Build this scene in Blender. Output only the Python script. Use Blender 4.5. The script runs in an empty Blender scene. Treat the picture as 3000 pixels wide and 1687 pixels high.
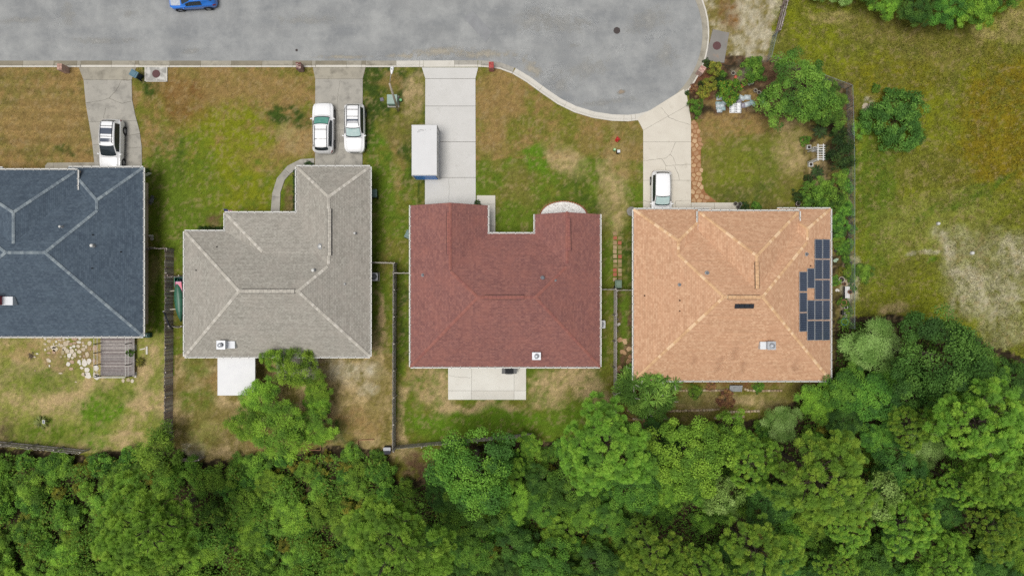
import bpy, bmesh, math, random
import numpy as np
from mathutils import Vector, Matrix, Euler
R_ = math.radians
random.seed(7)
SC = bpy.context.scene
COL = SC.collection

# ------------------------------------------------------------------ camera, sky, sun, exposure
H_CAM = 64.0            # metres above the ground, looking straight down
MPP = 0.031             # metres on the ground per photograph pixel (3000 px wide)
cam_d = bpy.data.cameras.new("camera")
cam = bpy.data.objects.new("camera", cam_d); COL.objects.link(cam)
cam.location = (0, 0, H_CAM); cam.rotation_euler = (0, 0, 0)
cam_d.sensor_width = 36.0
cam_d.lens = 36.0 * H_CAM / (3000 * MPP)
cam_d.clip_end = 5000; cam_d.clip_start = 1
SC.camera = cam

SUN_EL, SUN_AZ = R_(78), R_(245)      # azimuth clockwise from +y
world = bpy.data.worlds.new("World"); SC.world = world; world.use_nodes = True
wn = world.node_tree.nodes; wl = world.node_tree.links
bg = wn["Background"]
sky = wn.new("ShaderNodeTexSky"); sky.sky_type = 'NISHITA'; sky.sun_disc = False
sky.sun_elevation = SUN_EL; sky.sun_rotation = SUN_AZ
sky.air_density = 1.0; sky.dust_density = 4.0; sky.ozone_density = 1.0
hs = wn.new("ShaderNodeHueSaturation"); hs.inputs["Saturation"].default_value = 0.3
wl.new(sky.outputs[0], hs.inputs["Color"]); wl.new(hs.outputs[0], bg.inputs[0])
bg.inputs[1].default_value = 0.093
sd = bpy.data.lights.new("sun", 'SUN'); sd.energy = 2.4; sd.angle = R_(28); sd.color = (1.0, 0.96, 0.9)
sun = bpy.data.objects.new("sun", sd); COL.objects.link(sun)
sun.location = (0, 0, 60)
_dir = Vector((math.sin(SUN_AZ) * math.cos(SUN_EL), math.cos(SUN_AZ) * math.cos(SUN_EL), math.sin(SUN_EL)))
sun.rotation_euler = _dir.to_track_quat('Z', 'Y').to_euler()
SC.view_settings.view_transform = 'Standard'; SC.view_settings.look = 'None'
SC.view_settings.gamma = 1.0; SC.view_settings.exposure = 0.0
SC.cycles.max_bounces = 6; SC.cycles.diffuse_bounces = 3; SC.cycles.transparent_max_bounces = 6
SC.cycles.use_denoising = False

# ------------------------------------------------------------------ helpers
GAIN = 1.3
def lin(c):
    c = c / 255.0
    return c / 12.92 if c <= 0.04045 else ((c + 0.055) / 1.055) ** 2.4
def S(r, g, b, k=1.0):
    return tuple(min(0.9, lin(v) / GAIN * k) for v in (r, g, b))
def P(nx, ny, z=0.0):
    """place a photograph pixel (3000x1687) at height z: the survey map of the street"""
    k = MPP * (H_CAM - z) / H_CAM
    return Vector(((nx - 1500) * k, -(ny - 843.5) * k, z))
def PD(x, y, z=0.0): return P(x * 1.16460, y * 1.16460, z)
def P2(nx, ny, z=0.0):
    v = P(nx, ny, z); return (v.x, v.y)

def new_obj(name, data, parent=None):
    o = bpy.data.objects.new(name, data); COL.objects.link(o)
    if parent is not None: o.parent = parent
    return o
def tag(o, label=None, cat=None, group=None, kind=None):
    if label: o["label"] = label
    if cat: o["category"] = cat
    if group: o["group"] = group
    if kind: o["kind"] = kind
    return o
def thing(name, label, cat, loc=(0, 0, 0), rz=0.0, group=None):
    o = new_obj(name, None); o.location = loc; o.rotation_euler = (0, 0, rz); o.empty_display_size = 0.3
    return tag(o, label, cat, group)

class MB:
    """collects faces, builds ONE mesh object"""
    def __init__(s): s.v = []; s.f = []; s.m = []; s.uv = None
    def add(s, verts, faces, mi=0):
        b = len(s.v); s.v += [tuple(p) for p in verts]
        for f in faces: s.f.append(tuple(b + i for i in f)); s.m.append(mi)
        return s
    def box(s, c, d, rz=0.0, mi=0, taper=1.0, rx=0.0, ry=0.0):
        hx, hy, hz = d[0] / 2, d[1] / 2, d[2] / 2
        pts = [(-hx, -hy, -hz), (hx, -hy, -hz), (hx, hy, -hz), (-hx, hy, -hz),
               (-hx * taper, -hy * taper, hz), (hx * taper, -hy * taper, hz), (hx * taper, hy * taper, hz), (-hx * taper, hy * taper, hz)]
        if rz or rx or ry:
            e = Euler((rx, ry, rz)).to_matrix(); pts = [e @ Vector(p) for p in pts]
        pts = [(p[0] + c[0], p[1] + c[1], p[2] + c[2]) for p in pts]
        return s.add(pts, [(0, 3, 2, 1), (4, 5, 6, 7), (0, 1, 5, 4), (1, 2, 6, 5), (2, 3, 7, 6), (3, 0, 4, 7)], mi)
    def prism(s, poly, z0, z1, mi=0, inset=0.0, bottom=False):
        n = len(poly)
        a = sum(poly[i][0] * poly[(i + 1) % n][1] - poly[(i + 1) % n][0] * poly[i][1] for i in range(n))
        if a < 0: poly = poly[::-1]
        top = poly
        if inset:
            cx = sum(p[0] for p in poly) / n; cy = sum(p[1] for p in poly) / n
            top = []
            for p in poly:
                dx, dy = cx - p[0], cy - p[1]; L = math.hypot(dx, dy) or 1
                top.append((p[0] + dx / L * inset, p[1] + dy / L * inset))
        v = [(p[0], p[1], z0) for p in poly] + [(p[0], p[1], z1) for p in top]
        f = [tuple(range(n, 2 * n))] + [(i, (i + 1) % n, n + (i + 1) % n, n + i) for i in range(n)]
        if bottom: f.append(tuple(range(n - 1, -1, -1)))
        return s.add(v, f, mi)
    def tube(s, pts, rad, n=6, mi=0, cap=True):
        pts = [Vector(p) for p in pts]; rings = []
        if not hasattr(rad, '__len__'): rad = [rad] * len(pts)
        for i, p in enumerate(pts):
            d = (pts[min(i + 1, len(pts) - 1)] - pts[max(i - 1, 0)]).normalized()
            u = d.orthogonal().normalized() if i == 0 else (up - d * up.dot(d)).normalized()
            up = u; w = d.cross(u)
            rings.append([p + (u * math.cos(2 * math.pi * k / n) + w * math.sin(2 * math.pi * k / n)) * rad[i] for k in range(n)])
        v = [q for r in rings for q in r]; f = []
        for i in range(len(pts) - 1):
            for k in range(n):
                f.append((i * n + k, i * n + (k + 1) % n, (i + 1) * n + (k + 1) % n, (i + 1) * n + k))
        if cap: f += [tuple(range(n - 1, -1, -1)), tuple(range((len(pts) - 1) * n, len(pts) * n))]
        return s.add(v, f, mi)
    def lathe(s, prof, n=16, c=(0, 0, 0), mi=0, cap=True):
        v = []; f = []
        for r, z in prof:
            for k in range(n):
                a = 2 * math.pi * k / n; v.append((c[0] + r * math.cos(a), c[1] + r * math.sin(a), c[2] + z))
        for i in range(len(prof) - 1):
            for k in range(n):
                f.append((i * n + k, i * n + (k + 1) % n, (i + 1) * n + (k + 1) % n, (i + 1) * n + k))
        if cap: f += [tuple(range(n - 1, -1, -1)), tuple(range((len(prof) - 1) * n, len(prof) * n))]
        return s.add(v, f, mi)
    def mesh(s, name, mats):
        me = bpy.data.meshes.new(name); me.from_pydata(s.v, [], s.f)
        for m in (mats if isinstance(mats, (list, tuple)) else [mats]): me.materials.append(m)
        if any(s.m): me.polygons.foreach_set("material_index", s.m)
        me.update(); return me
    def build(s, name, mats, parent=None, smooth=False, loc=None, rz=None):
        me = s.mesh(name, mats)
        if smooth: me.polygons.foreach_set("use_smooth", [True] * len(me.polygons))
        o = new_obj(name, me, parent)
        if loc is not None: o.location = loc
        if rz is not None: o.rotation_euler = (0, 0, rz)
        return o
def mesh_obj(name, me, parent=None, loc=(0, 0, 0), rot=(0, 0, 0), scale=(1, 1, 1)):
    o = new_obj(name, me, parent); o.location = loc; o.rotation_euler = rot; o.scale = scale; return o

# ------------------------------------------------------------------ materials
MATS = {}
def nodes_of(name):
    m = bpy.data.materials.new(name); m.use_nodes = True
    return m, m.node_tree.nodes, m.node_tree.links, m.node_tree.nodes["Principled BSDF"]
def rgb(n, c):
    x = n.new("ShaderNodeRGB"); x.outputs[0].default_value = (*c, 1); return x.outputs[0]
def noise(n, l, vec, scale, detail=5, rough=0.6):
    t = n.new("ShaderNodeTexNoise"); t.inputs["Scale"].default_value = scale; t.inputs["Detail"].default_value = detail
    t.inputs["Roughness"].default_value = rough
    if vec is not None: l.new(vec, t.inputs["Vector"])
    return t.outputs["Fac"]
def rng_map(n, l, val, a, b, c=0.0, d=1.0):
    t = n.new("ShaderNodeMapRange"); l.new(val, t.inputs[0])
    for i, q in zip((1, 2, 3, 4), (a, b, c, d)): t.inputs[i].default_value = q
    return t.outputs[0]
def mixc(n, l, fac, a, b, mode='MIX'):
    t = n.new("ShaderNodeMix"); t.data_type = 'RGBA'; t.blend_type = mode
    if hasattr(fac, 'links'): l.new(fac, t.inputs[0])
    else: t.inputs[0].default_value = fac
    for s_, q in ((6, a), (7, b)):
        if hasattr(q, 'links'): l.new(q, t.inputs[s_])
        else: t.inputs[s_].default_value = (*q, 1)
    return t.outputs[2]
def bump(n, l, b, h, strength=0.3, dist=0.02):
    t = n.new("ShaderNodeBump"); t.inputs["Strength"].default_value = strength; t.inputs["Distance"].default_value = dist
    l.new(h, t.inputs["Height"]); l.new(t.outputs[0], b.inputs["Normal"])
def mat(name, col, col2=None, scale=2.0, rough=0.75, bmp=0.0, metal=0.0, fine=0.0, fscale=30.0, coat=0.0, lo=0.35, hi=0.65, third=None, tscale=0.5, tlo=0.5, thi=0.7, spec=0.4, obj=False):
    if name in MATS: return MATS[name]
    m, n, l, b = nodes_of(name)
    if obj: pos = n.new("ShaderNodeTexCoord").outputs["Object"]
    else: pos = n.new("ShaderNodeNewGeometry").outputs["Position"]
    c = rgb(n, col)
    if col2 is not None:
        c = mixc(n, l, rng_map(n, l, noise(n, l, pos, scale), lo, hi), c, col2)
    if third is not None:
        c = mixc(n, l, rng_map(n, l, noise(n, l, pos, tscale, 7), tlo, thi), c, third)
    if fine:
        f = rng_map(n, l, noise(n, l, pos, fscale, 3), 0.3, 0.7, 1 - fine, 1 + fine)
        c = mixc(n, l, 1.0, c, f, 'MULTIPLY')
    l.new(c, b.inputs["Base Color"])
    b.inputs["Roughness"].default_value = rough; b.inputs["Metallic"].default_value = metal
    b.inputs["Specular IOR Level"].default_value = spec
    b.inputs["Coat Weight"].default_value = coat
    if bmp: bump(n, l, b, noise(n, l, pos, fscale, 4), bmp)
    MATS[name] = m; return m
def leafmat(name="foliage", trans=0.35):
    if name in MATS: return MATS[name]
    m, n, l, b = nodes_of(name)
    at = n.new("ShaderNodeVertexColor"); at.layer_name = "Col"
    d = n.new("ShaderNodeBsdfDiffuse"); t = n.new("ShaderNodeBsdfTranslucent"); mx = n.new("ShaderNodeMixShader")
    gl = n.new("ShaderNodeBsdfGlossy"); gl.inputs["Roughness"].default_value = 0.45; mx2 = n.new("ShaderNodeMixShader")
    gl.inputs["Color"].default_value = (0.5, 0.5, 0.5, 1)
    mx.inputs[0].default_value = trans; mx2.inputs[0].default_value = 0.006
    ge = n.new("ShaderNodeNewGeometry"); vm = n.new("ShaderNodeVectorMath"); vm.operation = 'MULTIPLY_ADD'; vm.inputs[1].default_value = (.5, .5, .5); vm.inputs[2].default_value = (0, 0, .6)
    l.new(ge.outputs["Normal"], vm.inputs[0]); nz = n.new("ShaderNodeVectorMath"); nz.operation = 'NORMALIZE'; l.new(vm.outputs[0], nz.inputs[0]); l.new(nz.outputs[0], d.inputs["Normal"])
    oi = n.new("ShaderNodeObjectInfo")
    hsv = n.new("ShaderNodeHueSaturation")
    l.new(rng_map(n, l, oi.outputs["Random"], 0, 1, 0.49, 0.51), hsv.inputs["Hue"])
    l.new(rng_map(n, l, oi.outputs["Random"], 0, 1, 0.78, 1.2), hsv.inputs["Value"])
    hsv.inputs["Saturation"].default_value = .94
    l.new(at.outputs[0], hsv.inputs["Color"])
    l.new(hsv.outputs[0], d.inputs[0]); l.new(hsv.outputs[0], t.inputs[0])
    l.new(d.outputs[0], mx.inputs[1]); l.new(t.outputs[0], mx.inputs[2])
    l.new(mx.outputs[0], mx2.inputs[1]); l.new(gl.outputs[0], mx2.inputs[2])
    l.new(mx2.outputs[0], n["Material Output"].inputs[0]); n.remove(b)
    MATS[name] = m; return m
def fast_mesh(name, V, F, mats, C=None, smooth=False):
    """numpy -> mesh; V (n,3), F (m,k), C per-vertex colour (n,3)"""
    me = bpy.data.meshes.new(name); k = F.shape[1]
    me.vertices.add(len(V)); me.vertices.foreach_set("co", V.astype(np.float32).ravel())
    me.loops.add(F.size); me.loops.foreach_set("vertex_index", F.astype(np.int32).ravel())
    me.polygons.add(len(F)); me.polygons.foreach_set("loop_start", np.arange(0, F.size, k, dtype=np.int32))
    me.polygons.foreach_set("loop_total", np.full(len(F), k, np.int32))
    if smooth: me.polygons.foreach_set("use_smooth", np.ones(len(F), bool))
    for m in (mats if isinstance(mats, (list, tuple)) else [mats]): me.materials.append(m)
    me.update(calc_edges=True)
    if C is not None:
        a = me.color_attributes.new("Col", 'FLOAT_COLOR', 'POINT')
        a.data.foreach_set("color", np.hstack([C, np.ones((len(C), 1))]).astype(np.float32).ravel())
    return me

# ------------------------------------------------------------------ 2d tools
_tabs = {}
def vnoise(x, y, seed):
    if seed not in _tabs: _tabs[seed] = np.random.default_rng(seed).random((256, 256))
    t = _tabs[seed]; xi = np.floor(x).astype(int); yi = np.floor(y).astype(int)
    fx = x - xi; fy = y - yi; fx = fx * fx * (3 - 2 * fx); fy = fy * fy * (3 - 2 * fy)
    g = lambda a, b: t[a & 255, b & 255]
    return (g(xi, yi) * (1 - fx) + g(xi + 1, yi) * fx) * (1 - fy) + (g(xi, yi + 1) * (1 - fx) + g(xi + 1, yi + 1) * fx) * fy
def fbm(x, y, seed, octv=4, gain=0.55):
    s = 0; a = 1; tot = 0
    for o in range(octv):
        s = s + a * vnoise(x * 2 ** o + 17.3 * o, y * 2 ** o + 5.1 * o, seed + o); tot += a; a *= gain
    return s / tot
def in_poly(x, y, poly):
    x = np.asarray(x); y = np.asarray(y); c = np.zeros(x.shape, bool); n = len(poly)
    for i in range(n):
        x1, y1 = poly[i][0], poly[i][1]; x2, y2 = poly[i - 1][0], poly[i - 1][1]
        if y1 == y2: continue
        c ^= ((y1 > y) != (y2 > y)) & (x < (x2 - x1) * (y - y1) / (y2 - y1) + x1)
    return c
def clip(poly, a, b, c):
    out = []; n = len(poly)
    for i in range(n):
        p, q = poly[i], poly[(i + 1) % n]
        dp = a * p[0] + b * p[1] + c; dq = a * q[0] + b * q[1] + c
        if dp >= 0: out.append(p)
        if (dp >= 0) != (dq >= 0):
            t = dp / (dp - dq); out.append((p[0] + t * (q[0] - p[0]), p[1] + t * (q[1] - p[1])))
    return out
def area(poly):
    return 0.5 * sum(poly[i - 1][0] * poly[i][1] - poly[i][0] * poly[i - 1][1] for i in range(len(poly))) if len(poly) > 2 else 0.0
def resample(pts, step):
    out = [pts[0]]; acc = 0.0
    for a, b in zip(pts, pts[1:]):
        L = math.hypot(b[0] - a[0], b[1] - a[1]); n = max(1, int(round(L / step)))
        for i in range(1, n + 1): out.append((a[0] + (b[0] - a[0]) * i / n, a[1] + (b[1] - a[1]) * i / n))
    return out
def ribbon(path, offs):
    """for a 2d path give, per point, the points at left-hand offsets"""
    rows = []
    for i, p in enumerate(path):
        a = path[max(i - 1, 0)]; b = path[min(i + 1, len(path) - 1)]
        dx, dy = b[0] - a[0], b[1] - a[1]; L = math.hypot(dx, dy) or 1
        nx, ny = -dy / L, dx / L
        rows.append([(p[0] + nx * o, p[1] + ny * o) for o in offs])
    return rows
def sweep(mb, path, prof, mi=0):
    rows = ribbon(path, [o for o, z in prof]); k = len(prof); v = []; f = []
    for r in rows: v += [(x, y, prof[j][1]) for j, (x, y) in enumerate(r)]
    for i in range(len(path) - 1):
        for j in range(k - 1): f.append((i * k + j, (i + 1) * k + j, (i + 1) * k + j + 1, i * k + j + 1))
    f += [tuple(range(k)), tuple(range(len(v) - 1, len(v) - k - 1, -1))]
    return mb.add(v, f, mi)
def voronoi(pts, keep, lim):
    """convex cells of the kept points"""
    res = []
    for i in keep:
        p = pts[i]; poly = [(p[0] - lim, p[1] - lim), (p[0] + lim, p[1] - lim), (p[0] + lim, p[1] + lim), (p[0] - lim, p[1] + lim)]
        for j, q in enumerate(pts):
            if j == i: continue
            dx, dy = q[0] - p[0], q[1] - p[1]
            if dx * dx + dy * dy > (3 * lim) ** 2: continue
            poly = clip(poly, -dx, -dy, (q[0] ** 2 + q[1] ** 2 - p[0] ** 2 - p[1] ** 2) / 2)
            if len(poly) < 3: break
        if len(poly) >= 3: res.append(poly)
    return res
def shrink(poly, d):
    n = len(poly); cx = sum(p[0] for p in poly) / n; cy = sum(p[1] for p in poly) / n; out = []
    for p in poly:
        L = math.hypot(p[0] - cx, p[1] - cy) or 1; k = max(0.3, (L - d) / L)
        out.append((cx + (p[0] - cx) * k, cy + (p[1] - cy) * k))
    return out

# ================================================================== THE GROUND
K = 1.1646
CUL = (1560 * K, 85 * K)                      # centre of the turning circle (photograph pixels)
def circ(r, a0, a1, n):
    return [(CUL[0] + r * K * math.cos(R_(a0 + (a1 - a0) * i / n)), CUL[1] + r * K * math.sin(R_(a0 + (a1 - a0) * i / n))) for i in range(n + 1)]
kerb_px = [(-900, 198), (0, 198), (600, 198), (1150, 198), (1400, 197), (1432, 197), (1462, 200), (1496, 209), (1543, 236), (1589, 279), (1630, 309), (1677, 334), (1735, 351), (1799, 359)] + circ(225, 83, -138, 36) + [(1540, -79), (1400, -79), (600, -79), (-900, -79)]
kerb = [P2(x, y) for x, y in kerb_px]
# gentle smoothing of the bends
for _ in range(2):
    kerb = [kerb[0]] + [((a[0] + 2 * b[0] + c[0]) / 4, (a[1] + 2 * b[1] + c[1]) / 4) if i > 3 else b for i, (a, b, c) in enumerate(zip(kerb, kerb[1:], kerb[2:]))] + [kerb[-1]]
road_edge = [r[0] for r in ribbon(kerb, [0.60])]
road_poly = road_edge

DRIVE = {
 'A': [(232, 199), (246, 236), (249, 270), (253, 310), (260, 350), (270, 410), (277, 476), (277, 520), (417, 520), (416, 431), (410, 386), (397, 338), (388, 293), (386.5, 234.6), (400, 199)],
 'B': [(917, 199), (924, 233), (923, 512), (1062, 512), (1063, 232), (1071, 199)],
 'C': [(1236, 199), (1246, 231), (1245, 615), (1394, 615), (1393, 231), (1401, 199)],
 'D': [(1866, 348), (1884, 382), (1884, 632), (2024, 632), (2024, 352), (2017, 310), (2012, 283), (2003, 262)],
}
WALK = {
 'A': [(133, 486), (140, 477.5), (277, 476), (277, 520), (133, 520)],
 'B': [(921, 464), (881, 467), (843, 486), (812, 522), (798, 567), (792, 640), (819, 640), (822, 564), (834, 528), (853, 507), (880, 494), (921, 490)],
 'C': [(1396.8, 573), (1451, 573), (1451, 700), (1430, 700), (1430, 620), (1396.8, 620)],
 'D': [(2025, 594), (2162, 594), (2162, 632), (2025, 632)],
}
PATIO_C = (1313, 1060, 1541, 1170)
FOOT = {  # eave outlines in pixels at eave height
 'A': [(-300, 491), (419.5, 491), (419.5, 985), (-300, 985)],
 'B': [(869, 489), (1084, 489), (1084, 1044), (541, 1044), (541, 678), (659.5, 678), (659.5, 624), (869, 624)],
 'C': [(1203, 602), (1428.8, 602), (1428.8, 685), (1567.5, 685), (1567.5, 628), (1757.5, 628), (1757.5, 1074), (1203, 1074)],
 'D': [(1856.5, 614), (2433, 614), (2433, 1114), (1856.5, 1114)],
}
WOOD = [(-400, 1300), (0, 1300), (250, 1335), (500, 1310), (590, 1350), (990, 1305), (1140, 1322), (1160, 1395), (1215, 1415), (1265, 1390), (1275, 1306), (1380, 1300), (1640, 1290), (1800, 1225), (1870, 1245), (2210, 1235), (2330, 1170), (2440, 1100), (2455, 930), (2620, 925), (2790, 960), (2900, 1010), (3010, 1060), (3400, 1100), (3400, 2100), (-400, 2100)]

G_ = dict(G=(94, 114, 34), DG=(62, 80, 30), BR=(145, 120, 75), TAN=(180, 158, 116), SAND=(182, 174, 150), OL=(111, 113, 44), YG=(121, 127, 30), RU=(126, 112, 26), DIRT=(112, 86, 66), DK=(58, 50, 36), BG=(92, 124, 30), OB=(122, 112, 60), MUL=(120, 76, 56), DBR=(124, 92, 52), LG=(134, 138, 66))
GL = {k: np.array(S(*v)) for k, v in G_.items()}
ZONES = [  # polygon (2576-wide pixels), base, second colour, mix bias
 ([(-400, 165), (240, 165), (240, 430), (-400, 430)], 'BR', 'OB', 0.42),
 ([(320, 165), (800, 165), (800, 425), (320, 425)], 'BR', 'OL', 0.5),
 ([(300, 400), (760, 400), (760, 600), (480, 600), (480, 1100), (350, 1100), (350, 430)], 'G', 'OL', 0.45),
 ([(905, 165), (1080, 165), (1080, 540), (905, 540)], 'OL', 'DG', 0.52),
 ([(905, 420), (1050, 420), (1050, 930), (905, 930)], 'G', 'OL', 0.4),
 ([(1190, 165), (1640, 165), (1640, 430), (1190, 430)], 'BR', 'OL', 0.55),
 ([(1190, 400), (1640, 400), (1640, 750), (1190, 750)], 'OL', 'G', 0.6),
 ([(1745, 300), (2080, 300), (2080, 560), (1745, 560)], 'OL', 'OB', 0.45),
 ([(1780, -200), (1965, -200), (1940, 165), (1740, 170)], 'OB', 'SAND', 0.36),
 ([(1735, 140), (2150, 140), (2150, 300), (1735, 300)], 'DIRT', 'DK', 0.6),
 ([(2020, 300), (2150, 300), (2150, 960), (2080, 960), (2080, 530), (2020, 530)], 'DK', 'OB', 0.42),
 ([(1965, -300), (3200, -300), (3200, 1000), (2146, 1000), (2146, 215), (1935, 150)], 'OL', 'YG', 0.5),
 ([(-400, 840), (425, 840), (440, 1140), (-400, 1140)], 'LG', 'TAN', 0.3),
 ([(437, 890), (995, 890), (995, 1160), (437, 1160)], 'OB', 'TAN', 0.3),
 ([(995, 690), (1550, 690), (1550, 1130), (995, 1130)], 'G', 'OL', 0.5),
 ([(1552, 730), (1600, 730), (1600, 1040), (1552, 1040)], 'G', 'DIRT', 0.5),
 ([(1552, 950), (2120, 950), (2120, 1100), (1552, 1100)], 'OB', 'OL', 0.5),
]
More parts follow.
